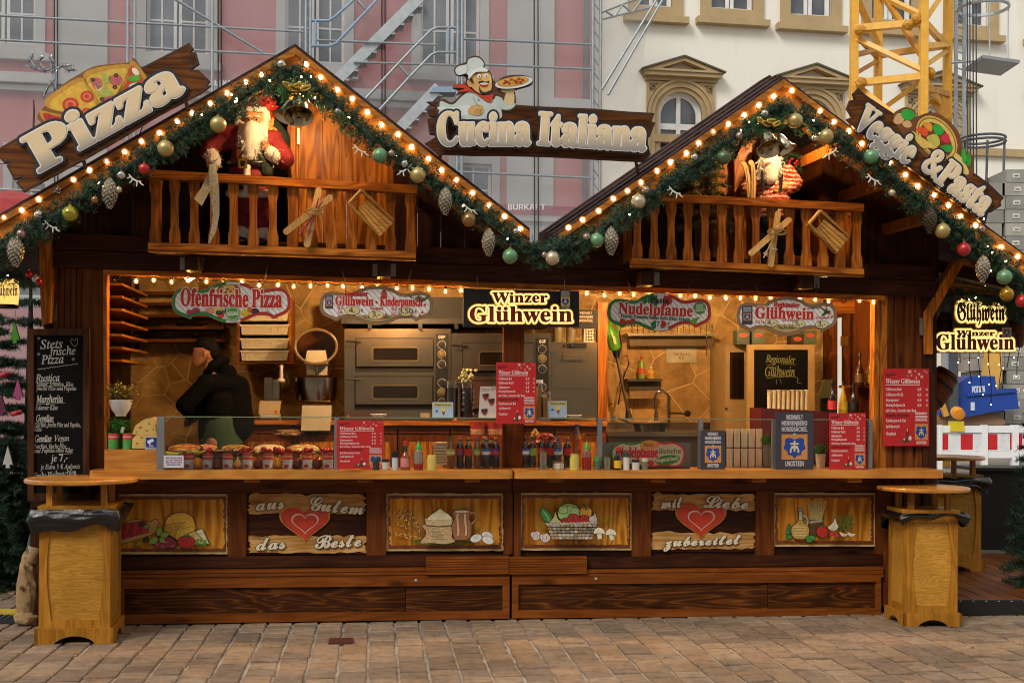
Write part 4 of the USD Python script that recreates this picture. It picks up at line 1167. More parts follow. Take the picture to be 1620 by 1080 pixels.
 if L:
  ua,ub=hu(110,600,0)+.05,hu(1455,600,0)-.05
  t.add('floor',H.box(ua,ub,.05,2.3,.06,.12),W_DARKU)
  t.add('ceiling',H.box(ua,ub,.06,2.3,2.78,2.82),W_MIDU)
  t.add('ridge_beam',H.box(hu(467,100,-.7)-.05,hu(467,100,-.7)+.05,-.74,.5,hz(467,118,-.7)-.14,hz(467,118,-.7)-.02,.005),W_LIT)
 else:
  t.add('ridge_beam',H.box(hu(1240,150,-.7)-.05,hu(1240,150,-.7)+.05,-.74,.5,hz(1240,165,-.7)-.12,hz(1240,165,-.7)-.0,.005),W_LIT)
  for i in range(3):
   a=H.at(1330+i*75,roofline('R',1330+i*75)+40,-.7)
   t.add('rafter',beam(a,a+H.V*.75+H.U*-.06,.06,.08),W_LIT)
 return t
CH_L,CH_R=chalet('L'),chalet('R')
UA,UB=hu(110,600,0)+.05,hu(1455,600,0)-.05
def back_wall():
 """rear wall of the stall: crazy stone slabs with raised pale joints"""
 t=Thing('rear_wall','ochre crazy-paving stone wall at the back of the stall','wall',kind='structure')
 VB=1.95
 t.add('mortar',H.box(UA,UB,VB,VB+.08,.1,2.8),paint('#c9a668',.8,var=.1))
 r=np.random.default_rng(12)
 pts=np.c_[r.uniform(UA-.3,UB+.3,270),r.uniform(.6,3.0,270)]
 for _ in range(1):
  vo=Voronoi(pts);new=[]
  for i,reg in enumerate(vo.point_region):
   vs=vo.regions[reg]
   new.append(pts[i]if-1 in vs or not vs else pts[i]*.5+np.mean(vo.vertices[vs],0)*.5)
  pts=np.array(new)
 vo=Voronoi(pts);win=sbox(UA,.7,UB,2.78)
 SM=[paint(c,.8,var=.34,scale=9,bump=.5,bscale=40)for c in('#a07a42','#a98349','#95703a','#ad8850')]
 for i,reg in enumerate(vo.point_region):
  vs=vo.regions[reg]
  if-1 in vs or not vs:
   continue
  g=Polygon(vo.vertices[vs]).intersection(win)
  if g.is_empty:continue
  g=g.buffer(-.011).buffer(.005,2).simplify(.003)
  for q in polys(g):
   if q.area>.004:
    t.add('stone_slab',H.solid([q],VB-.008,.008,.003),SM[i%4])
back_wall()
# ================================================================ the stall's own lamps
def lamp(name,label,pos,power,radius,c=(1.0,.55,.2),shade=True,cat_='lamp'):
 t=Thing(name,label,cat_)
 if shade:
  t.add('lamp_holder',lathe([(0,.03),(.03,.03),(.035,.06),(.02,.1),(0,.1)],np.array(pos)+[0,0,radius],n=14),paint('#222222',.5))
 t.add('lit_globe',ball(pos,radius,2),glow(c,6*power/(4*math.pi*radius**2*math.pi)))
WARM=(1.0,.64,.30)
for x_,y_,v_,pw,lb in((300,452,.14,1.2,'round warm lamp under the stall ceiling above the pizza cook'),(640,458,.14,7,'round warm lamp under the stall ceiling above the ovens'),
       (1060,466,.2,8,'round warm lamp under the stall ceiling above the sink'),(1300,470,.2,2.2,'round warm lamp under the stall ceiling above the spirit bottles')):
 p=H.at(x_,y_-26,v_);p[2]=2.60
 lamp('ceiling_lamp',lb,p,pw,.05,WARM)
for x_,y_,pw,lb in((478,168,2.3,'warm lamp hidden in the greenery at the left gable peak'),(1259,192,2.6,'warm lamp hidden in the greenery at the right gable peak')):
 lamp('gable_lamp',lb,H.at(x_,y_,-.62),pw,.035,WARM)
# ================================================================ strings of bulbs
BULB,BULB_OFF,CORD=frosted((1,.8,.5),(1.0,.50,.14),.16),pane((.9,.8,.7)),paint('#1c1a18',.6)
AMBER=frosted((1,.7,.3),(1.0,.46,.08),.10)
CORE,CORE2=glow((1.0,.74,.40),14.0),glow((1.0,.66,.26),70.0)
CORDC=paint('#8a6a44',.4)
def bulb_string(label,pts,v,r,off=(),hang=0.0):
 t=Thing('bulb_string',label,'string light')
 P=[H.at(x_,y_,v)for x_,y_ in pts]
 rng=np.random.default_rng(len(label))
 up=np.array([0,0,1.0])
 for i,p in enumerate(P):
  p=p+rng.normal(0,.006,3)*(1,.4,1)
  ax=(-H.V+.25*up)if hang==0 else(up*-1-.25*H.V+rng.normal(0,.2,3))
  ax=ax/np.linalg.norm(ax)
  b=t.add('bulb',lathe([(0,r*1.05),(r*.55,r*.86),(r*.93,r*.35),(r,0),(r*.9,-r*.42),(r*.5,-r*.9),(.0,-r*1.1)][::-1],p,ax,14),BULB_OFF if i in off else(AMBER if hang else BULB),smooth=60)
  if i not in off:t.add('filament',ball(p,r*(.58 if hang==0 else .48),2,(1,1,1.15)),CORE2 if hang else CORE,b,smooth=True)
  t.add('socket',lathe([(0,-r*1.9),(r*.5,-r*1.9),(r*.5,-r*.85),(0,-r*.85)],p,ax,10),CORD,b)
 pts3=[]
 for a,b in zip(P,P[1:]):
  for f in(0,.5):
   q=a+(b-a)*f;q=q+H.V*(r*.9 if hang==0 else .0)+up*(r*1.3 if hang else 0)-up*(.014*(f==.5));pts3.append(q)
 pts3.append(P[-1]+H.V*(r*.9 if hang==0 else 0)+up*(r*1.3 if hang else 0))
 t.add('cord',tube(pts3,.0035,5),CORDC if hang==0 else CORD)
def lerp_pts(a,b,n):
 return[(a[0]+(b[0]-a[0])*i/(n-1),a[1]+(b[1]-a[1])*i/(n-1))for i in range(n)]
bulb_string('string of round lit bulbs along the left slope of the left gable',lerp_pts((415,116),(-20,364),17),-.825,.024,(12,))
bulb_string('string of round lit bulbs along the right slope of the left gable',lerp_pts((485.6,103.7),(820,361),15),-.825,.026)
bulb_string('string of round lit bulbs along the left slope of the right gable',lerp_pts((901,362),(1221.5,151.7),15),-.825,.026)
bulb_string('string of round lit bulbs along the right slope of the right gable',lerp_pts((1252,143),(1632,424),18),-.825,.026,(1,6,14))
bulb_string('row of lit bulbs hanging under the lintel of the left chalet',[(186,444),(213.7,444.6),(242,445.5),(270.5,446.5),(299,446),(326.7,447),(354,447),(382,448),(410.5,449.6),(438,450.5),(465,452),(492.5,453),(518.5,454),(545,454),(572,454),
   (599,455),(625.5,456),(651.5,457),(678,458),(704,459.6),(730,460)],-.02,.021,(0,),1)
bulb_string('row of lit bulbs hanging under the lintel of the right chalet',[(929,465.6),(955,466.6),(979,466.5),(1003,467),(1027,467),(1051,467),(1076,468),(1100,469.5),(1123.6,471),(1147.4,472),(1171,472),(1196,472),(1218,472),(1242,472.5),
   (1265.6,473),(1289.5,475),(1312,476),(1335.6,476),(1359,477),(1381.5,478)],-.02,.021,(17,),1)
# ================================================================ fir garlands
NEEDLE=leaf('#10281f','#2f5240');NEEDLE2=leaf('#1a3a28','#446b48')
def garland(label,path,v,seed,thick=.092,dens=480):
 t=Thing('fir_garland',label,'garland')
 rng=np.random.default_rng(seed)
 P=np.array([H.at(x_,y_,v)for x_,y_ in path])
 d=np.r_[0,np.cumsum(np.linalg.norm(np.diff(P,axis=0),axis=1))]
 def along(s_):
  return np.stack([np.interp(s_,d,P[:,k])for k in range(3)],-1)
 n=int(dens*d[-1])
 s_=rng.uniform(0,d[-1],n);c=along(s_)
 tang=along(np.minimum(s_+.05,d[-1]+1e-6))-along(np.maximum(s_-.05,0));tang /= np.linalg.norm(tang,axis=1)[:,None]
 clump=.65+.7*meshkit.fbm(np.c_[s_*5,s_*0,s_*0+seed],3,seed)
 off=rng.normal(size=(n,3));off-=tang*(off*tang).sum(1)[:,None]*.6;off /= np.linalg.norm(off,axis=1)[:,None]
 rad=thick*rng.uniform(.1,1,(n,1))**.7*clump[:,None]
 cc=c+off*rad;cc[:,2]-=.035
 dirs=off*1.0+tang*rng.normal(0,.7,(n,1))+np.array([0,0,-.25])
 half=rng.uniform(size=n)<.62
 t.add('needles',blades(cc[half],dirs[half],.062,.0031,rng,.78,19),NEEDLE,kind='stuff')
 t.add('needles',blades(cc[~half],dirs[~half],.062,.0031,rng,.78,19),NEEDLE2,kind='stuff')
 t.add('stem',tube(P+[0,0,-.02],.02,7),paint('#16241a',.8))
 for q in range(int(d[-1]*3.2)):
  s0=rng.uniform(.1,d[-1]-.1);p=along(np.array([s0]))[0]+np.array([0,0,-.02])-H.V*(thick*.9)+rng.normal(0,.045,3)
  t.add('tiny_light',lathe([(0,-.008),(.005,-.006),(.005,.006),(0,.009)],p,(rng.normal(),rng.normal(),1),7),glow((1,.66,.26),6.0))
 return t
garland('dense green fir garland along the left slope of the left gable',[(452,112),(425,122),(395,142),(330,180),(250,232),(170,282),(90,335),(20,380),(-30,402)],-.86,1)
garland('dense green fir garland down the right slope of the left gable to the valley',[(446,112),(470,106),(495,128),(560,190),(640,248),(720,305),(790,352),(822,380),(850,393),(884,392)],-.86,2)
garland('dense green fir garland up the left slope of the right gable',[(872,393),(905,386),(950,360),(1010,318),(1080,268),(1150,222),(1205,180),(1238,162)],-.86,3)
garland('dense green fir garland along the right slope of the right gable',[(1232,166),(1262,176),(1310,205),(1380,256),(1440,300),(1500,345),(1560,392),(1610,432),(1650,466)],-.86,4)
# ================================================================ baubles, cones, bells, little antlers
BALLC={'gold':('#a8945a',.38,.55),'champagne':('#b9a88a',.33,.55),'green':('#5f8a62',.42,.35),'darkgreen':('#4a5e3a',.4,.4),'silver':('#b5b2ac',.14,.9),'bronze':('#8f6a3c',.3,.7),'red':('#a81e20',.35,.3),
   'lime':('#98912a',.12,.6),'dark':('#4a4038',.3,.7),'rose':('#9a8078',.25,.7),'clear':None,'amber':('#a07418',.18,.5)}
WORDS={'gold':'matt gold','champagne':'champagne','green':'pale green','darkgreen':'moss green','silver':'shiny silver','bronze':'bronze','red':'red','lime':'glossy yellow-green','dark':'dark grey','rose':'dusky rose','clear':'clear glass','amber':'glossy amber'}
def bauble(x_,y_,r,kind,where,v=-.93):
 c=H.at(x_,y_,v);R=r*H.mpp(x_,y_,v)
 t=Thing('bauble',f'{"large" if r > 9 else "small"} {WORDS[kind]} Christmas bauble {where}','bauble','baubles on the gable garlands')
 if BALLC[kind]:
  h,ro,me=BALLC[kind];m=paint(h,ro,me,var=.06,bump=.12 if ro>.3 else 0,bscale=300,coat=.3)
 else:
  m=pane((.95,.93,.9))
 b=t.add('ball',ball(c,R,3),m,smooth=True)
 t.add('cap',lathe([(0,0),(R*.22,0),(R*.22,R*.22),(0,R*.22)],c+[0,0,R*.95],n=10),paint('#a89050',.3,.9))
 t.add('loop',tube([c+np.array([R*.12*math.cos(a),0,R*1.22+R*.14+R*.14*math.sin(a)])for a in np.linspace(0,6.0,9)],R*.025,4),paint('#a89050',.3,.9))
for a in((345,197,13,'gold','left of the red-coated doll'),(262,235,13,'gold','beneath the right end of the pizza sign'),(228,267,9,'red','at the left end of the balcony rail'),(192,277,7,'silver','above the first cone left of the balcony'),
   (188,300,5,'champagne','touching the cone left of the balcony'),(150,316,6,'bronze','left of the cone beside the balcony'),(111,338,12.5,'lime','between the two left cones'),(61.5,340,7,'silver','above the left post bracket'),
   (34,370,7.5,'rose','on top of the cone at the left eave'),(91.5,301.5,6,'clear','in the bulb row under the pizza sign'),
   (445,102,6.5,'silver','at the peak of the left gable'),(493,157,5.5,'dark','right of the left pair of bells'),(534,176,5,'silver','halfway down beside the lit door boards'),(601,246,12,'green','above the right end of the left balcony rail'),
   (619,243,5.5,'rose','right of the pale green one by the door boards'),(640,259,6,'silver','above the gold one near the left balcony end'),(661,277,12.5,'gold','at the right end of the left balcony rail'),
   (742,347,11.5,'bronze','between the two cones near the valley'),(807,405,12,'green','lowest in the valley between the gables'),(816,366,5,'silver','on the bulb row in the valley'),
   (874,408,11.5,'champagne','in the valley at the foot of the right gable'),(861,403,5,'rose','stuck to the champagne one in the valley'),(928,375,6.5,'rose','left of the pale green one on the right gable'),(944,380,11.5,'green','beside the first cone on the right gable'),
   (1010,319,12,'champagne','at the left end of the right balcony rail'),(1022,301,6,'rose','above the champagne one at the right balcony'),(1099,249,5.5,'silver','over the little gold-lit fir'),(1170,215,6,'rose','left of the right pair of bells'),
   (1145,249,11.5,'darkgreen','right of the little gold-lit fir'),(1210,180,6,'silver','left of the peak of the right gable'),(1258,191,12,'gold','right of the bells at the right peak'),(1307,216,12,'gold','over the lit rafters of the right gable'),
   (1290,219,5,'silver','left of the gold one over the rafters'),(1378,248,12,'green','beneath the first letters of the veggie sign'),(1402,254,6,'clear','in the bulb row under the ampersand'),(1411,305,5.5,'champagne','beneath the ampersand of the sign'),
   (1491,365,12,'gold','right of the dark cone'),(1525,394,10.5,'red','between the dark and the pale cone'),(1589,438,12,'green','at the right eave below the cone'),(1593,465,11,'amber','lowest at the right eave above the lit signs'),(1617,476,10,'red','at the far right edge by the lit signs'),
   (1552,362,6,'rose','in the bulb row at the end of the veggie sign')):
 bauble(*a)
def cone(x_,y_,h,w_,where,c='#a59a86'):
 v=-.93;m=H.mpp(x_,y_,v);p=H.at(x_,y_,v);Hh,R=h*m,w_*m/2
 t=Thing('cone_ornament',f'{"dark" if c != "#a59a86" else "silvery"} fir cone ornament {where}','ornament','cone ornaments on the gable garlands')
 prof=lambda f:R*(math.sin(math.pi*min(1,f*.93+.03))**.75)*(1.0-.38*f)*1.15
 ms=[]
 N=95
 for i in range(N):
  f=(i+.5)/N;a=i*2.39996;z=Hh*(.5-f);r=prof(f)+R*.10
  o=np.array([math.cos(a),math.sin(a),0]);q=np.array([-math.sin(a),math.cos(a),0]);dn=np.array([0,0,-1.0])
  s_=R*.52*(.55+.45*math.sin(math.pi*min(1,f+.12)))
  c0=np.array([0,0,z])+o*r
  v_=np.array([c0-o*s_*.5-dn*s_*.9,c0+q*s_*.75+dn*s_*.1-o*s_*.15,c0-q*s_*.75+dn*s_*.1-o*s_*.15,c0+dn*s_*.75+o*s_*.12,c0+o*s_*.28])
  ms.append(trimesh.Trimesh(v_+p,np.array([[0,4,1],[0,2,4],[4,3,1],[4,2,3],[0,1,2],[1,3,2]]),process=False))
 mt=paint(c,.28,.75,var=.25,scale=60)
 t.add('scales',join(ms),mt,kind='stuff')
 t.add('core',lathe([(0,-Hh*.48)]+[(prof(f)*.93,Hh*(.5-f))for f in np.linspace(.97,.03,12)]+[(0,Hh*.5)],p,n=14),paint('#2b2620',.7))
 t.add('cap',lathe([(0,0),(R*.2,0),(R*.2,R*.3),(0,R*.3)],p+[0,0,Hh*.49],n=9),paint('#a89050',.3,.9))
for a in((173.7,306.7,46,22,'left of the left balcony'),(24.6,398,46,23,'at the left eave'),(704.6,319,42,20,'right of the left balcony'),(773,384,42,19,'near the valley between the gables'),(967,382,43,20,'left of the right balcony'),
   (1471,349,40,19,'below the end of the veggie sign','#5d4f40'),(1555,426,40,20,'at the right eave above the lit signs')):
 cone(*a)
def antler(x_,y_,flip,where):
 v=-.93;m=H.mpp(x_,y_,v);p=H.at(x_,y_,v)
 t=Thing('antler_ornament',f'small white branching antler ornament {where}','ornament','antler ornaments on the garlands')
 P=lambda a,b:p+H.U*a*flip*m-np.array([0,0,b*m])
 t.add('beam',tube([P(-9,-8),P(-3,-1),P(4,3),P(10,3)],[.004,.006,.006,.004],6),paint('#cfc8ba',.4))
 for a,b in(((-6,-5),(-12,-2)),((-3,-1),(-8,6)),((4,3),(3,11)),((7,3),(14,9))):
  t.add('tine',tube([P(*a),P((a[0]+b[0])/2,(a[1]+b[1])/2+1),P(*b)],[.005,.0045,.003],5),paint('#cfc8ba',.4))
for a in((569,237,1,'beside the lit door boards'),(642,268,-1,'above the right end of the left balcony'),(1067,303,1,'hanging over the right balcony rail'),(1315,242,-1,'below the gold baubles of the right gable'),(1381,283,1,'under the veggie sign'),
   (213,284,1,'left of the left balcony rail'),(80,357,1,'left of the yellow-green bauble'),(742,330,1,'over the bronze bauble')):
 antler(*a)
def bells(cx,cy,where,s_=1.0):
 v=-1.0;m=H.mpp(cx,cy,v)
 t=Thing('bell_cluster',f'pair of polished metal bells with fir sprig hanging {where}','bells')
 ME=paint('#c4b69a',.2,1.0,var=.05)
 prof=[(.1,1.0),(.32,.95),(.44,.75),(.52,.45),(.66,.2),(.95,.03),(1.0,0),(.95,.0),(.62,.2),(.48,.45),(.4,.72),(.28,.9),(.0,.95)]
 for(x_,y_,r,ax)in((cx+2*s_,cy+8,24*s_,-H.V*.95*-.6+np.array([0,0,1.0])+H.U*-.05),(cx+(-22 if s_>.9 else 32)*s_,cy+10,19*s_,H.V*.3+np.array([0,0,1.0])+H.U*(.45 if s_>.9 else-.5))):
  R=r*m;base=H.at(x_,y_,v-.02)
  ax=np.asarray(ax)/np.linalg.norm(ax)
  b=t.add('bell',lathe([(a*R,h*R*1.75)for a,h in prof],base,ax,32),ME,smooth=35)
  t.add('clapper',ball(base+ax*R*.25,R*.16,2),paint('#8a7440',.2,1),b,smooth=True)
 rng=np.random.default_rng(int(cx))
 c=np.array([H.at(cx+rng.uniform(-26,20)*s_,cy-32*s_+rng.uniform(-10,12),v-.05)for _ in range(60)])
 t.add('sprig',blades(c,rng.normal(size=(60,3)),.08,.003,rng,.7,14),leaf('#103018','#2d6a34'),kind='stuff')
 for i in range(4):
  p=H.at(cx-14*s_+i*9*s_,cy-40*s_+4*(i%2),v-.09);q=i*.4-.6
  t.add('gold_bow_loop',tube([p+np.array([.034*math.cos(a)*math.cos(q),.02*math.cos(a),.012*math.sin(a)+.026*math.cos(a)*math.sin(q)])for a in np.linspace(0,6.0,12)],.009,6),paint('#b8963c',.25,.9),smooth=True)
bells(470,176,'under the left gable peak')
bells(1217,228,'under the right gable peak',.9)
# ================================================================ carved name boards on the roof
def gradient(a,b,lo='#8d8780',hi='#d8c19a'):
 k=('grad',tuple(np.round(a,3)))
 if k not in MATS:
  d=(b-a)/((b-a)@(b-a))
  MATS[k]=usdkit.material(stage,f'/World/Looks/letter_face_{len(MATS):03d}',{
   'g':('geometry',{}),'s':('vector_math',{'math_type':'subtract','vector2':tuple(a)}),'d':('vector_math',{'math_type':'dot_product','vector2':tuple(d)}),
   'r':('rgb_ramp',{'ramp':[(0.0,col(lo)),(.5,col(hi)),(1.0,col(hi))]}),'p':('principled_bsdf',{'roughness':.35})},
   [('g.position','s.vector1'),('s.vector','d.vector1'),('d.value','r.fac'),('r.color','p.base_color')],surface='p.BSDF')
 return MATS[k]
W_SIGN=wood('#2b1607','#563010','#75461c','u',fig=.45,rough=.4,size=.8)
W_BURN=paint('#1a0e06',.6,var=.3)
def name_board(t,board,v):
 t.add('board',H.ext(board,v,.03,.006),W_SIGN)
 edge=Polygon(board).buffer(0);inner=edge.buffer(-3.2)
 t.add('scorched_edge',H.ext(edge.buffer(-.8).difference(inner),v-.0015,.001),paint('#341a0a',.5,var=.4,scale=30))
def raised(t,ls,v,mat_,fat=1.2,rim=1.9,dark=4.6):
 ls=[g.buffer(fat)for g in ls]
 allg=unary_union(ls)
 t.add('letter_backing',H.ext(allg.buffer(rim+dark),v-.010,.010,0),paint('#17141c',.5))
 for g in ls:
  p=t.add('letter',H.ext(g.buffer(rim),v-.020,.012),paint('#d5d2cc',.35))
  t.add('letter_face',H.ext(g,v-.023,.004),mat_,p)
def pizza_sign():
 t=Thing('pizza_sign','slanted carved wooden board lettered Pizza with painted pizza slices','sign')
 v=-.90
 board=[(-4,236),(62,197),(150,148),(232,103),(299.5,68),(306,76.5),(301,83),(310,82.5),(315,101),(302,110),(315,111.5),(332,128),(327,136),(334,135),(321,146),(290,162),(245,186),(190,220),(130,254),(85,278),(37.6,304),(24.6,288.5),(35,281),(22,284.6),(10,262),(16,256),(6,258),(-6,244)]
 S3=lambda x_,y_:(x_/3.857,y_/3.857)
 back=curvy([S3(*q)for q in((235,690),(300,620),(380,520),(490,450),(600,400),(770,385),(805,358),(840,380),(905,490),(900,560),(600,760),(280,760))],4)
 t.add('pizza_backing',H.ext(back,v-.002,.02,.003),paint('#7a4a16',.45,var=.2))
 def sl(nm,pts,c,k,**kw):
  return t.add(nm,H.ext(curvy([S3(*q)for q in pts],4),v-.002-.0012*k,.0012),paint(c,.4,var=.2,scale=25,**kw))
 sl('slice_crust',((270,640),(380,530),(505,475),(560,560),(600,640),(560,720),(440,700)),'#c08a2c',1)
 sl('slice_cheese',((300,650),(390,560),(500,500),(545,580),(590,650),(560,690),(440,690)),'#d4a838',2)
 sl('slice_crust',((508,455),(640,405),(795,395),(790,460),(720,600),(620,650),(560,560)),'#b98a2a',1)
 sl('slice_cheese',((530,480),(650,430),(770,420),(760,480),(700,590),(630,635),(570,560)),'#c9a53c',2)
 sl('slice_crust',((800,370),(860,420),(905,500),(830,560),(710,600),(760,480)),'#b8862a',1)
 sl('slice_cheese',((805,400),(850,450),(880,500),(820,540),(745,580),(775,490)),'#b53c1c',2)
 sl('slice_crust',((240,680),(320,690),(440,720),(380,760),(290,760)),'#b98a2a',1);sl('slice_cheese',((260,695),(330,705),(420,730),(370,755),(300,755)),'#b52a20',2)
 for x_,y_,r in((430,640,50),(530,590,40),(530,690,35),(390,735,30)):
  c=S3(x_,y_);t.add('tomato_slice',H.ext(oval(*c,r/3.857,r/4.3,20),v-.0065,.0012),paint('#c03a1c',.4));t.add('tomato_core',H.ext(oval(*c,r/6,r/6.8,14).difference(oval(*c,r/10,r/11,12)),v-.0075,.001),paint('#dc7a50',.4))
 for pts,c in((((560,485),(610,480),(620,530),(575,540)),'#c0605e'),(((665,470),(735,465),(740,505),(690,520)),'#b8545a'),(((630,600),(690,590),(680,630),(630,635)),'#b8545a'),(((625,480),(650,450),(680,500),(640,520),(690,580),(610,590),(600,570),(640,550)),'#9aa648'),
     (((580,520),(610,515),(625,540),(600,556)),'#d4c6a0'),(((780,480),(830,460),(856,480),(820,500)),'#4f9a28'),(((805,420),(830,420),(850,455),(820,455)),'#d8d2b8'),(((790,520),(840,505),(850,520),(800,550)),'#c9cfb0')):
  sl('topping',pts,c,3)
 for x_,y_ in((565,487),(708,460),(700,532),(622,605)):
  c=S3(x_,y_);t.add('olive_ring',H.ext(oval(*c,3.6,3,14).difference(oval(*c,1.5,1.2,10)),v-.0075,.0012),paint('#2e2a22',.4))
 name_board(t,board,v)
 for x_,y_ in((292,162),(130,254)):
  t.add('bracket',bar(H.at(x_,y_-8,v+.02),H.at(x_+6,y_+14,v+.06),.014),paint('#3a2412',.6))
 ls=letters('Pizza','serif',60,273,55,268,29.0)
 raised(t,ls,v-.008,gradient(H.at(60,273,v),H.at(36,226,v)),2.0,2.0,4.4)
def cucina_sign():
 t=Thing('cucina_sign','carved wooden board lettered Cucina Italiana with a laughing cook holding a pizza','sign')
 v=-.88
 Z=lambda x_,y_:(670+x_/6,80+y_/6)
 board=[Z(*q)for q in((30,485),(150,485),(300,500),(880,515))]+[(860,169),(940,172),(985,176),(1036,179),(1031,192),(1037,194.5),(1028,216.5),(1023,219),(1029.5,245),(1020,256),(960,253),(870,248),(800,246),(750,246),(692,244),(672,227),(688,218),(692,214),(680,212),(676,188),(691,185),(680,184),(676,174),(690,170)]
 name_board(t,board,v)
 k=[0]
 def c_(nm,pts,c,raw=False,**kw):
  k[0]+=1
  g=pts if hasattr(pts,'exterior')or hasattr(pts,'geoms')else(Polygon([Z(*q)for q in pts])if raw else curvy([Z(*q)for q in pts],4))
  return t.add(nm,H.ext(g,v-.004-.0007*k[0],.002),paint(c,.4,var=.08,scale=10,**kw))
 outline=curvy([Z(*q)for q in((160,470),(220,470),(270,495),(340,430),(370,400),(310,425),(330,380),(275,355),(330,315),(390,315),(400,250),(330,240),(290,190),(320,140),(400,110),(430,70),(490,50),(550,70),(585,130),(580,160),(630,200),(660,270),(690,300),(760,250),
          (900,232),(1010,250),(1040,290),(1010,335),(890,370),(870,410),(880,500),(850,560),(780,575),(740,560),(740,640),(500,660),(200,640),(120,560))],3)
 t.add('cook_backing',H.ext(outline,v-.003,.018,.002),paint('#4f2810',.5))
 sc=affinity.scale
 c_('jacket',((165,480),(260,515),(330,470),(400,410),(470,390),(560,440),(640,470),(700,450),(750,480),(770,540),(860,500),(860,530),(800,565),(740,560),(740,640),(560,655),(200,640),(150,560)),'#b9c2bc')
 c_('jacket_fold',((130,545),(180,580),(300,620),(440,600),(430,520),(300,540),(190,530)),'#c9d0cb')
 c_('sleeve',((680,440),(750,460),(770,500),(860,500),(860,535),(800,562),(720,540)),'#aebbb2')
 c_('forearm',((790,395),(850,385),(862,470),(840,520),(770,500),(765,470)),'#c9b07e')
 c_('hand',((735,375),(800,372),(870,368),(850,400),(790,402),(745,392)),'#d0b684')
 c_('fist',((420,575),(450,530),(520,515),(570,540),(560,600),(500,615),(440,600)),'#c29a5c')
 for x_ in(505,530,552):
  c_('finger_line',stroke([Z(x_,555),Z(x_-12,580),Z(x_-8,600)],.7),'#7a5428')
 c_('jacket_seam',stroke([Z(470,440),Z(500,500),Z(530,520)],.6),'#7d8a86');c_('button',oval(*Z(522,465),1.5,1.2,10),'#6d7876')
 c_('neckerchief',((275,350),(330,320),(400,330),(460,375),(560,425),(650,410),(660,440),(630,490),(540,440),(450,390),(360,395),(345,380),(390,365),(320,355)),'#b83316')
 c_('face',((430,280),(460,240),(520,200),(610,205),(645,260),(650,330),(630,390),(570,415),(510,395),(460,350)),'#cb9f5a')
 c_('ear',((412,300),(435,280),(460,300),(465,340),(435,345)),'#c4935a')
 c_('cheek',((560,215),(605,215),(640,270),(640,320),(620,300),(570,250)),'#d6b47a')
 c_('beard',((530,335),(545,375),(590,395),(632,380),(640,405),(600,420),(555,412),(530,385)),'#15242a')
 c_('mouth',((535,320),(575,328),(612,322),(605,340),(570,347),(545,340)),'#a82a18');c_('teeth',((538,312),(575,305),(612,308),(606,322),(570,326),(542,322)),'#d8d4c4')
 c_('moustache',((520,300),(560,288),(590,296),(620,288),(615,308),(575,304),(540,310)),'#1a2226')
 c_('nose',((550,255),(590,245),(622,275),(605,295),(565,290)),'#d3a660')
 for x_,y_ in((528,245),(592,238)):
  c_('eye',oval(*Z(x_,y_),3.2,3.6,14),'#d8d6cc');c_('pupil',oval(*Z(x_+4,y_+5),1.1,1.4,8),'#1a1410')
 c_('eyebrow',stroke([Z(500,222),Z(512,200),Z(528,205)],1.6),'#15181a');c_('eyebrow',stroke([Z(590,205),Z(605,202)],1.4),'#15181a')
 c_('hair',((440,275),(460,262),(470,290),(478,310),(450,295)),'#15181a')
 c_('toque',((430,270),(410,220),(340,235),(302,195),(335,150),(410,130),(425,90),(490,66),(550,90),(575,140),(565,155),(605,200),(510,205),(450,245)),'#c2cac6')
 c_('toque_band',((425,270),(445,215),(510,170),(580,165),(608,200),(515,203),(455,245)),'#d0d6d2')
 c_('toque_fold',stroke([Z(410,135),Z(420,180),Z(400,215)],.8),'#8a9a94')
 c_('pizza_plate',oval(*Z(858,305),30,9,30,-8),'#c9cfd0');c_('pizza_crust',oval(*Z(850,297),25.5,7.3,30,-8),'#b9862c');c_('pizza_cheese',oval(*Z(850,295),22,5.8,30,-8),'#d0a040')
 rng=np.random.default_rng(3)
 for x_,y_ in((765,315),(800,300),(815,315),(835,275),(885,305),(905,268),(945,280),(870,285),(780,290),(920,300)):
  c_('topping',oval(*Z(x_,y_),2.6,1.6,10),'#a82f18')
 for x_,y_ in((770,300),(850,300),(890,280),(930,270),(820,285)):
  c_('herb',oval(*Z(x_,y_),1.5,.8,8),'#6a6a20')
 for x_,y_ in((698,243),(1004,254)):
  t.add('bracket',bar(H.at(x_,y_-8,v+.04),H.at(x_+(-4 if x_<800 else 6),y_+22,v+.1),.013),paint('#3a2412',.6))
 ls=letters('Cucina','serif',692,229.5,47,147,0)
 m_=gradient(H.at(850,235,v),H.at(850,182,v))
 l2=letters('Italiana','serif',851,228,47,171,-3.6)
 raised(t,ls+l2,v-.045,m_,1.6,1.7,3.2)
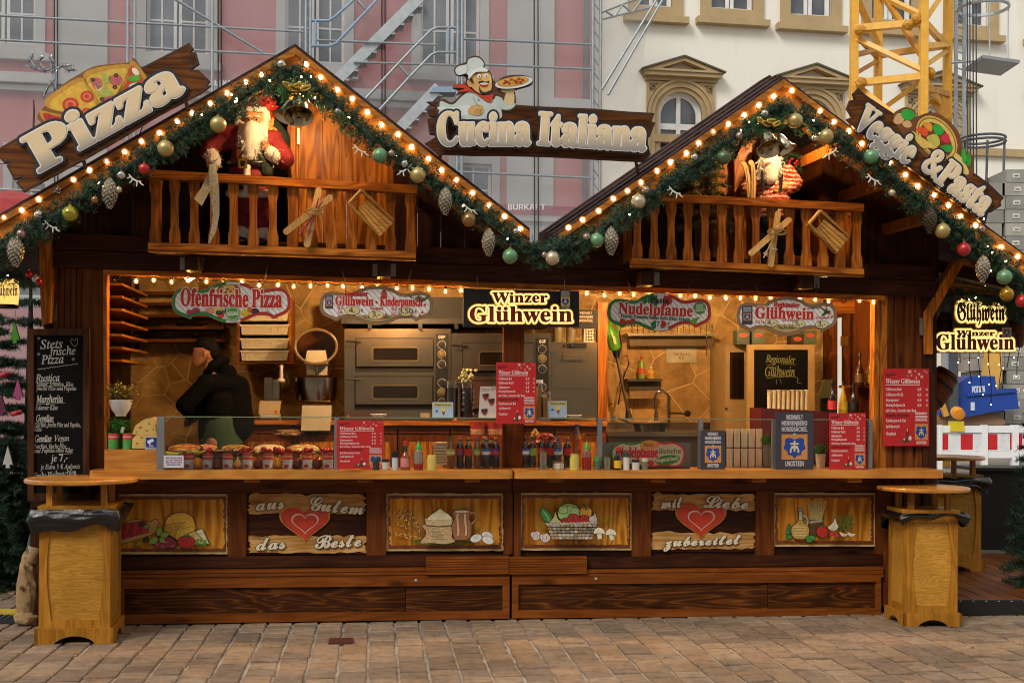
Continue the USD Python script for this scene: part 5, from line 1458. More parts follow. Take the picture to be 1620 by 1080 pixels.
def veggie_sign():
 t=Thing('veggie_sign','slanted carved wooden board lettered Veggie & Pasta with a painted vegetable bowl','sign')
 v=-.90
 Z=lambda x_,y_:(1340+x_/4.5,130+y_/4.5)
 board=[Z(*q)for q in((80,38),(130,90),(320,215),(600,420),(870,620),(1010,720),(1118,825),(1095,850),(1100,880),(1030,925),(1005,930),(985,1015),(950,990),(700,800),(420,590),(200,440),(60,335),(0,262),(40,250),(0,185),(20,130),(60,128),(45,80))]
 k=[0]
 def c_(nm,pts,c,n=4):
  k[0]+=1
  g=pts if hasattr(pts,'exterior')else curvy([Z(*q)for q in pts],n)
  t.add(nm,H.ext(g,v-.002-.0004*k[0],.0012),paint(c,.35,var=.15,scale=20))
 back=curvy([Z(*q)for q in((330,250),(380,190),(430,180),(490,215),(490,250),(600,215),(720,270),(800,370),(830,470),(890,520),(900,600),(880,680),(700,640),(440,420))],4)
 t.add('bowl_backing',H.ext(back,v-.002,.02,.003),paint('#6a3c16',.45))
 for nm,pts,c in(('mushroom',((335,260),(360,225),(395,230),(405,270),(370,300),(335,290)),'#c9a06c'),('broccoli',((385,220),(420,192),(470,210),(480,245),(440,275),(400,260)),'#2a9a32'),
      ('mushroom',((400,285),(440,275),(460,310),(430,325),(400,310)),'#c9a06c')):
  c_(nm,pts,c)
 c_('bowl_rim',oval(*Z(640,400),40,27,40,52),'#c9a24a');c_('bowl_line',oval(*Z(640,403),38,25,40,52),'#8a6420');c_('bowl_rim',oval(*Z(640,405),36,23.5,40,52),'#d0b05c');c_('bowl_inside',oval(*Z(635,410),32,19.5,40,52),'#6a3410')
 for nm,pts,c in(('carrot',((495,340),(525,320),(575,345),(570,380),(540,380)),'#cf4a1c'),('orange_carrot',((540,300),(575,285),(605,305),(605,345),(580,345)),'#d08a2a'),('lettuce',((615,310),(650,300),(685,335),(680,370),(640,375),(618,345)),'#2a9a36'),
      ('potato',((570,390),(620,370),(655,395),(660,440),(630,460),(585,425)),'#b5ab4a'),('red_pepper',((670,390),(710,365),(732,400),(730,435),(690,430)),'#c0283a'),('cucumber',((670,455),(740,450),(750,480),(735,500),(690,490)),'#2a8f34'),
      ('pasta_band',((470,350),(520,385),(620,450),(720,530),(700,545),(600,470),(540,470),(470,385)),'#cfae54'),('cheese',((760,530),(800,520),(862,620),(855,660),(800,625)),'#d0b86a'),('pea_pod',((815,490),(840,485),(850,560),(825,570)),'#3a9a36'),('pea_pod',((855,515),(878,520),(880,590),(855,590)),'#2f8a30')):
  c_(nm,pts,c)
 name_board(t,board,v)
 ls=letters('Veggie','serif',*Z(42,312),40,106,-36.0)+letters('&','serif',*Z(520,610),36,30,-36)+letters('Pasta','serif',*Z(625,700),40,94,-37.5)
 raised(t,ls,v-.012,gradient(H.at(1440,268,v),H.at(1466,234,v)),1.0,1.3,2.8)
pizza_sign();cucina_sign();veggie_sign()
# ================================================================ signs hanging in the opening
def plate(x0,y0,x1,y1):
 n=[(-1,-.1),(-.95,-.5),(-.82,-.68),(-.62,-.62),(-.45,-.6),(-.28,-.85),(0,-1),(.28,-.85),(.45,-.6),(.62,-.62),(.82,-.68),(.95,-.5),(1,-.1),(.97,.4),(.82,.66),(.7,.8),(.66,.68),(.45,.62),(.25,.85),(0,1),(-.25,.85),(-.45,.62),(-.66,.68),(-.7,.8),(-.82,.66),(-.97,.4)]
 cx,cy,a,b=(x0+x1)/2,(y0+y1)/2,(x1-x0)/2,(y1-y0)/2
 return curvy([(cx+a*p,cy+b*q)for p,q in n],4)
SHIELD=[(0,1),(-.26,.74),(-.58,.7),(-.68,.36),(-1,.12),(-.84,-.3),(-.84,-.68),(-.42,-.8),(0,-.66),(.42,-.8),(.84,-.68),(.84,-.3),(1,.12),(.68,.36),(.58,.7),(.26,.74)]
def crest(t,p,x0,y0,x1,y1,v,field='#b5773c'):
 """blue leaf crest with a cross device on a tan square"""
 t.add('crest_field',H.ext(rect(x0,y0,x1,y1),v-.001,.0008),paint(field,.5),p)
 cx,cy,w_,h=(x0+x1)/2,(y0+y1)/2,(x1-x0)*.43,(y1-y0)*.45
 t.add('crest_leaf',H.ext(curvy([(cx+a*w_,cy+b*h)for a,b in SHIELD],3),v-.0018,.0008),paint('#123a86',.5),p)
 d=w_*.15
 dev=unary_union([stroke([(cx,cy-h*.5),(cx,cy+h*.35)],d),stroke([(cx-w_*.32,cy-h*.28),(cx+w_*.32,cy-h*.28)],d),stroke([(cx-w_*.25,cy-h*.02),(cx+w_*.25,cy-h*.02)],d),stroke([(cx-w_*.35,cy+h*.45),(cx-w_*.25,cy+h*.1),(cx,cy+h*.05),(cx+w_*.25,cy+h*.1),(cx+w_*.35,cy+h*.45)],d)])
 t.add('crest_device',H.ext(dev,v-.0026,.0008),paint('#c2b48e',.5),p)
def hung_sign(name,label,box_,left,right,v=-.2):
 x0,y0,x1,y1=box_
 t=Thing(name,label,'sign')
 pl=plate(*box_);cx=(x0+x1)/2
 t.add('backing',H.ext(pl.buffer(1.2),v+.003,.006),paint('#8a6a42',.3,coat=.4))
 if right:
  t.add('green_border',H.ext(pl.intersection(rect(x0-9,y0-9,cx-8,y1+9)),v,.003),paint(left,.35))
  t.add('white_border',H.ext(pl.intersection(rect(cx-8,y0-9,cx+14,y1+9)),v,.003),paint('#cfc9c0',.35))
  t.add('red_border',H.ext(pl.intersection(rect(cx+14,y0-9,x1+9,y1+9)),v,.003),paint(right,.35))
 else:
  t.add('border',H.ext(pl,v,.003),paint(left,.35,var=.2))
 inner=pl.buffer(-4.2)
 t.add('black_line',H.ext(pl.buffer(-3.6),v-.0012,.001),paint('#2a2622',.4))
 t.add('face',H.ext(inner,v-.0022,.001),usdkit.material(stage,f'/World/Looks/striped_face_{len(THINGS)}',{
  'g':('geometry',{}),'w':('wave_texture',{'bands_direction':'diagonal','scale':14,'distortion':0}),'r':('rgb_ramp',{'ramp':[(.35,hexc('#c2bbb5')),(.6,hexc('#dfd9d3'))]}),'p':('principled_bsdf',{'roughness':.35})},
  [('g.position','w.vector'),('w.fac','r.fac'),('r.color','p.base_color')],surface='p.BSDF'))
 for s_ in(-1,1):
  xa=cx+s_*(x1-x0)*.27;a=H.at(xa,y0+6,v+.005);b=H.at(xa-s_*-7,yb(xa)-14,-.07)
  n=11
  t.add('chain',join([tube([a+(b-a)*((i+.5)/n)+np.array([.006*math.cos(q)*(1 if i%2 else .3),.006*math.cos(q)*(.3 if i%2 else 1),.013*math.sin(q)])for q in np.linspace(0,6.28,7)],.0018,4)for i in range(n)]),paint('#6a5a44',.4,.8))
 return t,inner,v-.0022
def put(t,shape,c,v,k=1,name='lettering',**kw):
 return t.add(name,H.ext(shape,v-.0008-.0008*k,.0007),paint(c,.4,**kw))
def signs():
 RED='#b01f1c'
 t,inn,v=hung_sign('hanging_sign','green and red edged sign lettered Ofenfrische Pizza over the pizza cook',(273,446,459,510),'#147a3a','#b3231f')
 c=(362,461);put(t,oval(*c,19,14,26).intersection(inn),'#b8502a',v,1,'pizza');put(t,oval(*c,16,11,26).intersection(inn),'#cfa24c',v,2,'pizza_cheese')
 rng=np.random.default_rng(8)
 for i in range(14):
  put(t,oval(c[0]+rng.uniform(-14,14),c[1]+rng.uniform(-9,4),2.4,1.8,9).intersection(inn),['#a8261a','#3a5a24','#d8c89a'][i%3],v,3,'topping')
 g=words('Ofenfrische','serif',285,483.5,26,108,-1.2).buffer(.7);g2=words('Pizza','serif',398,485.5,26,48,-1).buffer(.7)
 for q in(g,g2):
  put(t,q.buffer(1.1),'#d8d2c8',v,4,'letter_rim');put(t,q,RED,v,5)
 for x_,y_,r,cc in((300,494,4.5,'#a83048'),(310,492,5.5,'#9a2a50'),(322,495,4,'#c98a80'),(332,492,6,'#c2806a'),(345,490,6.5,'#cfae5a'),(349,499,4.5,'#b83a2a'),(388,495,6,'#c9a41e'),(397,490,5,'#c05a20'),(404,493,5.5,'#3a2a34'),(414,496,4,'#b8a890'),(422,495,4,'#a89880')):
  put(t,oval(x_,y_,r*1.2,r,14).intersection(inn),cc,v,2,'produce',var=.3,scale=40)
 put(t,words('auch','bi',342,497,8,18,3).buffer(.2),'#1a1612',v,6)
 put(t,oval(368,496,12,11.5,24),'#4a7d36',v,6,'vegan_badge');put(t,oval(368,496,10.8,10.3,24).difference(oval(368,496,10,9.5,24)),'#c8d8b8',v,7,'badge_ring')
 put(t,words('VEGAN','bold',359.5,500,6.5,17,5),'#d4dcc8',v,8)
 t,inn,v=hung_sign('hanging_sign','brown edged sign lettered Regionaler Glühwein and Kinderpunsch with three prices',(507,453,684,513),'#8a6a48',None)
 put(t,words('Regionaler','serif',545,467.5,7.5,37,-1.5).buffer(.3),RED,v,3)
 for q in(words('Glühwein','serif',530,482,13,61,-1.5),words('Kinderpunsch','serif',601,483.5,13,67,-.5)):
  put(t,q.buffer(1.0),'#d4ccc0',v,2,'letter_rim');put(t,q.buffer(.45),RED,v,3)
 put(t,oval(595.5,478,2,2,10),RED,v,3,'dot')
 for x_,y_,s_ in((557,491,'4,'),(595,498,'3,-'),(642,493,'3.50')):
  put(t,oval(x_,y_,12.5,7.4,22),'#5a4a30',v,3,'price_edge');put(t,oval(x_,y_,11.7,6.7,22),'#c9b980',v,4,'price_oval');put(t,words(s_,'it',x_,y_+3,7.5,None,0,0,0,'c').buffer(.2),'#2a2a3a',v,5)
  put(t,words('€','bold',x_+13.5,y_+2,4.6),'#3a2a20',v,5)
 for x_,y_ in((534,489),(619,491)):
  put(t,words('0,2','serif',x_,y_,5.2,9),RED,v,3);put(t,words('Ltr.','serif',x_,y_+7,5,9),RED,v,3)
 put(t,words('Glaspfand','serif',585,489.5,4,21),RED,v,3)
 put(t,rect(514.5,467,527,488),'#343a4a',v,2,'crest_panel');crest(t,None,516,474,525.5,484,v-.003)
 for i in range(3):put(t,rect(516,468.5+i*2,525.5,469.4+i*2),'#a8acb8',v,3,'crest_text')
 for i in range(9):
  put(t,leafshape(650+i*2,470+i,645+4.5*i,466+2*(i%4),1.3),'#3a5a2a',v,3,'holly');
 for x_,y_ in((662,469),(668,474),(672,482),(668,494),(664,499)):put(t,oval(x_,y_,2,2,9),'#a82a20',v,4,'berry')
 put(t,rect(603,462,612,472),'#a8402a',v,3,'small_figure');put(t,Polygon([(603,462),(612,462),(608,457)]),'#8a2a1c',v,3,'figure_hat')
 put(t,Polygon([(565,498),(640,498),(630,507),(598,511),(570,505)]).intersection(inn),'#a88a5c',v,1,'wood_slice')
 for i in range(12):put(t,leafshape(578+i*3,504,574+i*4.2,498+(i%3),1.0),'#3a5a2a',v,2,'fir_twig')
 for x_ in(602,608):put(t,oval(x_,503,2.2,2,9),'#a82a20',v,3,'berry')
 t,inn,v=hung_sign('hanging_sign','green and red edged sign lettered Pasta Nudelpfanne above the green stick blender',(962,464,1124,523),'#147a3a','#b3231f')
 put(t,oval(1044,476,20,9.5,26).intersection(rect(1000,460,1040,490)),'#1a6a34',v,1,'flag_oval');put(t,oval(1044,476,20,9.5,26).intersection(rect(1040,460,1050,490)),'#cfc9c0',v,1,'flag_oval');put(t,oval(1044,476,20,9.5,26).intersection(rect(1050,460,1090,490)),'#b3231f',v,1,'flag_oval')
 put(t,words('Pasta','serif',1029,479.5,9.5,29,-2).buffer(.3),'#16120e',v,4)
 for q in((1024,474,1015,470,3),(1024,476,1014,480,3),(1026,474,1028,468,2.5)):put(t,leafshape(*q),'#1f6a2a',v,3,'basil_leaf')
 g=words('Nudelpfanne','serif',978,496,17,118,-2.2).buffer(.5);put(t,g.buffer(1.1),'#d8d2c8',v,3,'letter_rim');put(t,g,RED,v,4)
 put(t,words('Frische Tomaten-Sahne Soße Käse, Erbsen','serif',982,502,5.2,110,-3).buffer(.15),'#3f6a5a',v,5)
 for x_,y_,r in((985,508,5),(994,510,4.5),(1001,507,4)):put(t,oval(x_,y_,r,r*.9,14),'#a82a20',v,3,'tomato')
 for i in range(5):put(t,leafshape(986+i*4,512,984+i*5,517,1.6),'#2a6a30',v,4,'herb')
 for i in range(3):put(t,leafshape(1090+i*3,509+i*2,1108-i*2,501+i*2,1.8),'#6a9a3a',v,4,'pea_pod')
 put(t,oval(1042,513,12.5,6.8,22).intersection(rect(1020,500,1038,525)),'#1a6a34',v,3,'price_oval');put(t,oval(1042,513,12.5,6.8,22).intersection(rect(1038,500,1046,525)),'#cfc9c0',v,3,'price_oval');put(t,oval(1042,513,12.5,6.8,22).intersection(rect(1046,500,1066,525)),'#b3231f',v,3,'price_oval')
 put(t,words('7,-','it',1038,516,7).buffer(.2),'#1c1c24',v,5);put(t,words('€','bold',1056,514,4.5),'#3a2a20',v,5)
 put(t,oval(1107,487,10,9.8,22),'#4a7d46',v,5,'vegetarian_badge')
 for i,s_ in enumerate(('100%','VEGE','TARISCH')):put(t,words(s_,'bold',1107,484.5+i*4,3.2,None,4,0,0,'c'),'#c8d8b8',v,6)
 t,inn,v=hung_sign('hanging_sign','brown edged sign lettered Regionaler Glühwein in front of the black menu board',(1166,470,1323,530),'#8a6a48',None)
 put(t,words('Regionaler','serif',1224,485,7.5,41,-2).buffer(.3),RED,v,3)
 g=words('Glühwein','serif',1194,503,17,94,-1.5).buffer(.5);put(t,g.buffer(1),'#d4ccc0',v,2,'letter_rim');put(t,g,RED,v,3)
 put(t,words('rot oder weiß','bi',1278,489.5,4,22,4),'#2a2018',v,3);put(t,words('Glaspfand','serif',1291,504,4,21),RED,v,3);put(t,words('0,2 Ltr.','serif',1195,511,4,18),RED,v,3);put(t,words('mit Schuss','serif',1238,508,4,20),RED,v,3)
 for x_,y_,s_ in((1220,510.5,'4,-'),(1264,512,'5,-'),(1300,513,'3,-')):
  put(t,oval(x_,y_,10.5,6.6,22),'#5a4a30',v,3,'price_edge');put(t,oval(x_,y_,9.7,5.9,22),'#c9bd90',v,4,'price_oval');put(t,words(s_,'it',x_,y_+3,7,None,0,0,0,'c').buffer(.2),'#2a2a3a',v,5)
 put(t,rect(1174,484,1190.5,513),'#343a4a',v,2,'crest_panel');crest(t,None,1176,495,1188.5,507,v-.003)
 for i in range(3):put(t,rect(1176,486+i*2.6,1188.5,487.4+i*2.6),'#a8acb8',v,3,'crest_text')
 for i in range(12):put(t,leafshape(1305+(i%4),492+i%5,1298+(i*7)%20,485+(i*5)%16,1.3),'#3a5a2a',v,3,'holly')
 for x_,y_ in((1304,490),(1312,496),(1316,501),(1308,484)):put(t,oval(x_,y_,1.8,1.8,9),'#a82a20',v,4,'berry')
 for i in range(9):put(t,leafshape(1236+i*2,520,1230+i*3.5,514+(i%3)*2,1.1),'#3a5a2a',v,3,'fir_twig')
 put(t,Polygon([(1210,513),(1274,513),(1262,524),(1245,527),(1225,523)]).intersection(inn),'#a88a5c',v,1,'wood_slice')
signs()
# ================================================================ lit mulled-wine signs
def lit_sign(name,label,frame,v,boardshape,lines,boardc='#060504',strength=.55,ink='#7a1c10',halo=2.0,hooks=()):
 t=Thing(name,label,'sign')
 t.add('board',frame.ext(boardshape,v+.02,.05,.004),paint(boardc,.5))
 for txt,st,x_,y_,cap,w_,ang in lines:
  for g in letters(txt,st,x_,y_,cap,w_,ang):
   g=g.buffer(.55)
   p=t.add('glowing_letter',frame.ext(g.buffer(halo),v,.018),glow((1.0,.74,.24),strength))
   t.add('amber_rim',frame.ext(g.buffer(halo+1.1),v+.004,.014),glow((1.0,.42,.05),strength*.45),p)
   if ink:
    t.add('letter_face',frame.ext(g.buffer(-.15),v-.006,.005),paint(ink,.4),p)
 for x_,y_,x2,y2 in hooks:
  t.add('wire',bar(frame.at(x_,y_,v+.03),frame.at(x2,y2,v+.03),.003,5),paint('#8a8478',.4,.8))
 return t
lit_sign('lit_sign','glowing yellow and red sign lettered Winzer Glühwein hanging at the stall centre',H,-.16,Polygon([(733,456),(916,461),(916,517),(733,517)]),
   [('Winzer','serif',780,478.5,15,86,0),('Glühwein','serif',742,509,23,164,0)],hooks=((755,456,755,438),(893,460,893,442)),halo=2.6)
t_=Thing('small_plaque','small dark plaque with a blue crest at the top right of the glowing centre sign','plaque')
t_.add('plate',H.ext(rect(886,458,903,489),-.175,.008),paint('#26262c',.5))
for i_,s_ in enumerate(('WEINWELT','HERRENBERG','HONIGSÄCKEL')):
 flat(t_,'lettering',words(s_,'bold',894.5,462.5+i_*3.3,2.4,14,0,0,0,'c'),'#b8b4ac',H,-.175,.001)
crest(t_,None,887.5,470,901.5,484,-.175,'#c2b04a');flat(t_,'lettering',words('UNGSTEIN','bold',894.5,487.6,2.4,12,0,0,0,'c'),'#b8b4ac',H,-.175,.001)
t_=Thing('small_plaque','black plaque lettered Weinwelt Herrenberg half behind the glowing centre sign','plaque')
t_.add('plate',H.ext(rect(906,490,946,520),.5,.01),paint('#1c1a18',.5))
for i_,s_ in enumerate(('WEINWELT','HERRENBERG','HONIGSÄCKEL')):
 flat(t_,'lettering',words(s_,'bold',927,497+i_*6,4,22-2*(i_==0),0,0,0,'c'),'#a89880',H,.5,.001)
# ================================================================ inside the stall
STEELB=paint('#9a8f7c',.24,.97,var=.14,scale=2.2,bump=.1,bscale=9)
STEELD=paint('#6d665b',.35,.9,var=.1)
BLACK,WHITEP=paint('#0c0b0b',.45),paint('#b9b4a8',.45,var=.05)
CREAMP=paint('#b5a98c',.4,var=.06)
def hx(x0,y0,x1,y1,v,d,ch=.004):
 return H.ext(rect(x0,y0,x1,y1),v,d,ch)
def on(x_,v,z=None):
 """a point on the counter under photo column x_"""
 return H.loc(hu(x_,742,v),v,ZC if z is None else z)
def plathe(p,prof,m,n=20,ax=(0,0,1)):
 return lathe([(r*m,h*m)for r,h in prof],p,ax,n)
def oven(x0,y0,x1,y1,label,narrow=0):
 t=Thing('deck_oven',label,'oven')
 v=.95;h=(y1-y0)
 t.add('body',hx(x0,y0,x1,y1,v,.75,.006),STEELB)
 cp=x1-24
 t.add('control_panel',hx(cp,y0+8,x1-4,y0+h*.95,v-.008,.008,.002),paint('#14151c',.4))
 for i in range(2):
  ya=y0+16+i*60;yb_=ya+43
  t.add('door_gap',hx(x0+17-i,ya-2,cp-3,yb_+9,v-.004,.004),BLACK)
  d=t.add('oven_door',hx(x0+19-i*1.5,ya,cp-4-i,yb_,v-.03,.028,.006),STEELB)
  g=rect(x0+48,ya+17,cp-31,ya+31).buffer(3,4)
  t.add('door_window',H.ext(g,v-.033,.004),paint('#1a120a',.12,coat=.6),d)
  t.add('window_rim',H.ext(g.buffer(2).difference(g.buffer(-.4)),v-.04,.012,0),paint('#b09a72',.25,.95),d)
  t.add('handle',bar(H.at(x0+2,ya+3,v-.06),H.at(x0+26,ya+5,v-.06),.008,7),BLACK,d)
  for k,yy in enumerate((12,27,43)):
   c=H.at((cp+x1-4)/2,ya+yy-3,v-.008)
   t.add('knob',lathe([(0,0),(.030,0),(.024,.018),(0,.02)],c,-H.V,16),paint('#23242c',.35)if k != 1 else paint('#a58f62',.3,.8))
   t.add('dial',H.ext(oval((cp+x1-4)/2,ya+yy-3,6.8,6.8,22).difference(oval((cp+x1-4)/2,ya+yy-3,6.1,6.1,22)),v-.0095,.001),paint('#a8a28e',.5))
 flat(t,'lettering',words('GGF','bold',(cp+x1-4)/2,y0+15.5,5,11,0,0,0,'c'),'#c2bca8',H,v-.0082,.001)
 flat(t,'warning_mark',Polygon([(x0+3,y1-3),(x0+9,y1-3),(x0+6,y1-9)]),'#b5651c',H,v,.001)
 flat(t,'rating_plate',rect(cp-24,y1-11,cp-9,y1-3),'#8a7f6c',H,v,.001)
oven(545,520,713,664,'stainless double deck pizza oven left of the centre post')
oven(714,527,872,668,'stainless double deck pizza oven half hidden behind the centre post')
def interior():
 t=Thing('work_bench','brown wooden back bench with panelled cupboard doors under the ovens','bench')
 t.add('bench_top',H.box(hu(380,680,.9),hu(960,680,.9),.88,1.9,hz(600,672,.9),hz(600,665,.9),.005),W_LITU)
 zt_=hz(600,672,.9)
 for i in range(7):
  a=hu(380+i*83,700,.9);b=hu(380+(i+1)*83,700,.9)
  d=t.add('cupboard_door',H.box(a+.006,b-.006,.92,.95,.2,zt_-.08,.005),W_MID)
  t.add('door_panel',H.box(a+.06,b-.06,.912,.92,.26,zt_-.14,.004),W_DOOR,d)
  t.add('drawer_front',H.box(a+.006,b-.006,.915,.95,zt_-.07,zt_-.006,.004),W_MIDU)
 s=Thing('oven_hood','dark extraction hood and shelf above the ovens','hood')
 s.add('shelf',hx(540,504,880,512,.9,.9),paint('#241c14',.5));s.add('fascia',hx(540,470,880,504,1.3,.3),paint('#1a130d',.6))
 for x_ in(585,665,722):s.add('hook',hx(x_-3,512,x_+3,520,.9,.03),BLACK)
 t=Thing('pizza_shelf','brown rack of shelf boards with dark pans behind the pizza cook','shelf')
 for i,(y_,xr_)in enumerate(((461,430),(478,430),(497,430),(516,354),(536,354))):
  t.add('shelf_board',hx(204,y_,xr_,y_+4.5,1.55,.36,.003),W_MIDU)
 for x_ in(216,352):
  t.add('upright',hx(x_-3,440,x_+3,552,1.72,.04),W_DARK)
 for x_,y_,w_ in((235,512,40),(300,513,44),(250,532,50),(318,532,34)):
  t.add('pan',plathe(H.loc(hu(x_,y_,1.7),1.72,hz(x_,y_+4,1.55)),[(0,0),(w_/2*.8,0),(w_/2,6),(w_/2-1,6),(w_/2*.75,1.5),(0,1.5)],.0055,24),BLACK)
 t=Thing('side_rack','row of short dark shelf boards on the left inner wall','shelf')
 for i in range(7):
  z_=hz(180,452+i*20,.4);t.add('shelf_board',H.box(UA,UA+.25,.35,1.4,z_,z_+.018,.003),W_LITU)
 t=Thing('box_rack','brown wooden frame holding the cream dough boxes','rack')
 for x_ in(378,459.5):t.add('side',hx(x_-3,470,x_+1.5,574,1.3,.5),W_LIT)
 t.add('board',hx(377,571.5,462,575,1.3,.5),W_LITU)
 for i,y_ in enumerate((472,491,513,535,554)):
  b=Thing('dough_box',f'cream plastic dough box with a moulded grip, {("topmost", "second from the top", "middle one", "second from the bottom", "lowest")[i]} in the rack','box','cream dough boxes in the brown rack')
  y1=y_+16.3
  b.add('box',H.ext([(381,y_+2),(456,y_+2),(454,y1),(383,y1)],1.26,.5,.008),CREAMP)
  b.add('rim',H.ext([(379.5,y_),(457.5,y_),(457.5,y_+3),(379.5,y_+3)],1.245,.52,.004),CREAMP)
  b.add('grip',H.ext(rect(405,y_+6,431,y_+11).difference(rect(406.5,y_+7,429.5,y_+10.5)),1.252,.012),CREAMP)
  for x_ in(389,395,440,447):b.add('rib',hx(x_-.5,y_+4,x_+.5,y1-1,1.254,.01,0),CREAMP)
 t=Thing('dough_mixer','cream dough mixer with a steel bowl and round clear guard','mixer')
 v=.95;m=H.mpp(500,600,v)
 t.add('foot',H.ext([(478,641),(524,641),(522,681),(476,681)],v-.1,.34,.012),CREAMP)
 c=H.at(499.5,637,v+.07)
 t.add('bowl',plathe(c,[(0,0),(24,0),(30,4),(33,20),(33.5,40),(32.5,40),(32,20),(28,4),(0,2)],m,36),paint('#8a8072',.18,1.0,bump=.03),smooth=35)
 t.add('arm',hx(485,574,518,593,v+.2,.22,.012),CREAMP)
 t.add('head',H.ext([(486,554),(515,554),(519,575),(482,575)],v+.05,.3,.014),CREAMP)
 t.add('hook',bar(H.at(501,580,v+.05),H.at(501,605,v+.07),.011,8),STEELB)
 ring=[H.at(500+33*math.cos(a),548+27*math.sin(a),v+.05)for a in np.linspace(0,2*math.pi,40)]
 t.add('guard_ring',tube(ring[:-1],.012,6,True),paint('#7a6446',.3))
 t.add('guard_shield',H.ext(oval(500,548,32.5,26.5,36),v+.052,.003),pane((.62,.48,.30)))
 t=Thing('vegetable_cutter','steel and cream vegetable cutter with a white pusher handle beside the cook','kitchen machine')
 t.add('base',hx(413,655,444,680,1.0,.3,.01),CREAMP);t.add('lid',H.ext([(411,634),(445,634),(442,655),(409,655)],.98,.02,.004),paint('#b5a078',.3))
 t.add('motor_block',hx(418,600,442,634,1.1,.2,.01),STEELB);t.add('hopper',hx(418,597,430,640,1.05,.08,.005),STEELD)
 t.add('pusher',plathe(H.at(445,604,1.05),[(0,0),(5.5,0),(6.5,2),(5,5),(3,6),(2.6,22),(3.4,26),(0,27)],.0053,14),WHITEP,smooth=40)
 flat(t,'mark',oval(436,651,2.6,2.6,12),'#b5481c',H,.98,.002)
 t.add('tray',hx(412,656,442,661,.93,.1),WHITEP)
 single('crumpled_paper',lump(H.at(456,684,.95),.08,3,.5,2.6,3,(1.6,.8,.5)),paint('#a8814f',.7),'crumpled brown paper lying left of the dough mixer','paper')
 t=Thing('dishwasher','stainless front-loading dishwasher right of the centre post','dishwasher');v=1.0
 t.add('body',hx(871,541,945,660,v,.6,.006),STEELB);t.add('door',hx(872.5,553,944,614,v-.02,.02,.004),STEELB);t.add('lower_panel',hx(872.5,615,944,660,v-.015,.015,.004),STEELB)
 t.add('control_strip',hx(897,543,928,551,v-.006,.006),paint('#1a1a1c',.3))
 t.add('grip_recess',hx(890,554,927,565,v-.024,.006),paint('#5d574c',.4,.8));t.add('grip',hx(890.5,563,926.5,569,v-.05,.03,.006),STEELB)
 for x_ in(893.5,904):t.add('knob',lathe([(0,0),(.015,0),(.012,.015),(0,.016)],H.at(x_,547,v-.006),-H.V,14),BLACK)
 flat(t,'lettering',words('COLGED','bold',908,588,4.2,15,0,0,0,'c'),'#4a4238',H,v-.02,.001)
 for x_,w_,h_,nm,lab in((882,17,28,'storage_tub','tall clear tub standing left on the dishwasher'),(903,15,26,'storage_tub','tall clear tub standing in the middle on the dishwasher')):
  b=Thing(nm,lab,'tub');b.add('tub',plathe(H.loc(hu(x_,541,1.2),1.2,hz(x_,541,1.0)),[(0,0),(w_*.48,0),(w_*.52,h_),(w_*.5,h_),(w_*.46,1),(0,1)],.0054,18),paint('#8a7a58',.25,trans=.3));b.add('lid',plathe(H.loc(hu(x_,541,1.2),1.2,hz(x_,541-h_,1.0)),[(0,0),(w_*.56,0),(w_*.56,2),(0,2.5)],.0054,18),CREAMP)
 b=Thing('cutlery_basket','cream perforated basket of utensils standing right on the dishwasher','basket')
 sh=rect(924,519,943,541)
 for i in range(4):
  for j in range(4):sh=sh.difference(rect(926+i*4.2,522+j*4.6,928.5+i*4.2,525+j*4.6))
 b.add('basket',H.ext(sh,1.1,.12),CREAMP)
 for i,(x_,y_,c)in enumerate(((926,505,'#1a1a1a'),(931,500,'#111111'),(936,506,'#222222'),(940,503,'#141414'))):
  b.add('utensil',bar(H.at(x_-1,526,1.16),H.at(x_,y_,1.15+.02*i),.008,6),paint(c,.4))
 t=Thing('partition_post','orange-brown upright post between the dishwasher and the stone wall','post')
 t.add('post',hx(946,478,961,720,1.05,.1,.005),W_LIT)
 t=Thing('stick_blender','green handled stick blender hanging on the stone wall','stick blender')
 v=1.55
 t.add('handle',tube([H.at(960,512,v),H.at(964,522,v),H.at(970,538,v),H.at(973,550,v),H.at(974,554,v)],[.018,.05,.055,.055,.035],14),paint('#4f8a1c',.35),smooth=40)
 t.add('grip_loop',tube([H.at(964,512,v),H.at(975,509,v),H.at(979,520,v),H.at(974,532,v)],.014,8),paint('#4f8a1c',.35),smooth=40)
 t.add('collar',tube([H.at(974,554,v),H.at(976,566,v)],[.036,.022],12),BLACK,smooth=40)
 t.add('shaft',tube([H.at(976,566,v),H.at(993,648,v)],.014,10),STEELB,smooth=40);t.add('blade_guard',tube([H.at(993,648,v),H.at(995,662,v)],[.016,.035],12),BLACK)
 flat(t,'label',affinity.rotate(rect(970,532,974,544),-12),'#c9c07a',H,v-.07,.002)
 t.add('cable',tube([H.at(979,520,v),H.at(983,545,v+.2),H.at(978,570,v+.2),H.at(992,562,v+.2),H.at(995,575,v+.2),H.at(985,600,v+.2),H.at(978,640,v+.2)],.006,6),BLACK,smooth=60)
 t=Thing('wall_rack','grey metal wall rack over the sink with hanging chains','shelf');v=1.7
 t.add('shelf',hx(992,527,1131,531,v,.24),paint('#7a6a4c',.4,.4));t.add('splash',hx(996,531,1127,547,v+.12,.02),paint('#5a4524',.5,.3))
 for x_ in np.arange(1000,1130,9):t.add('grid_bar',bar(H.at(x_,512,v+.22),H.at(x_,528,v+.22),.004,5),STEELD)
 for x_,y1 in((993,552),(1118,563)):t.add('chain',bar(H.at(x_,528,v-.01),H.at(x_,y1,v-.01),.005,5),STEELB)
 t=Thing('paper_notice','white paper notice in a clear sleeve on the stone wall','notice');v=1.925
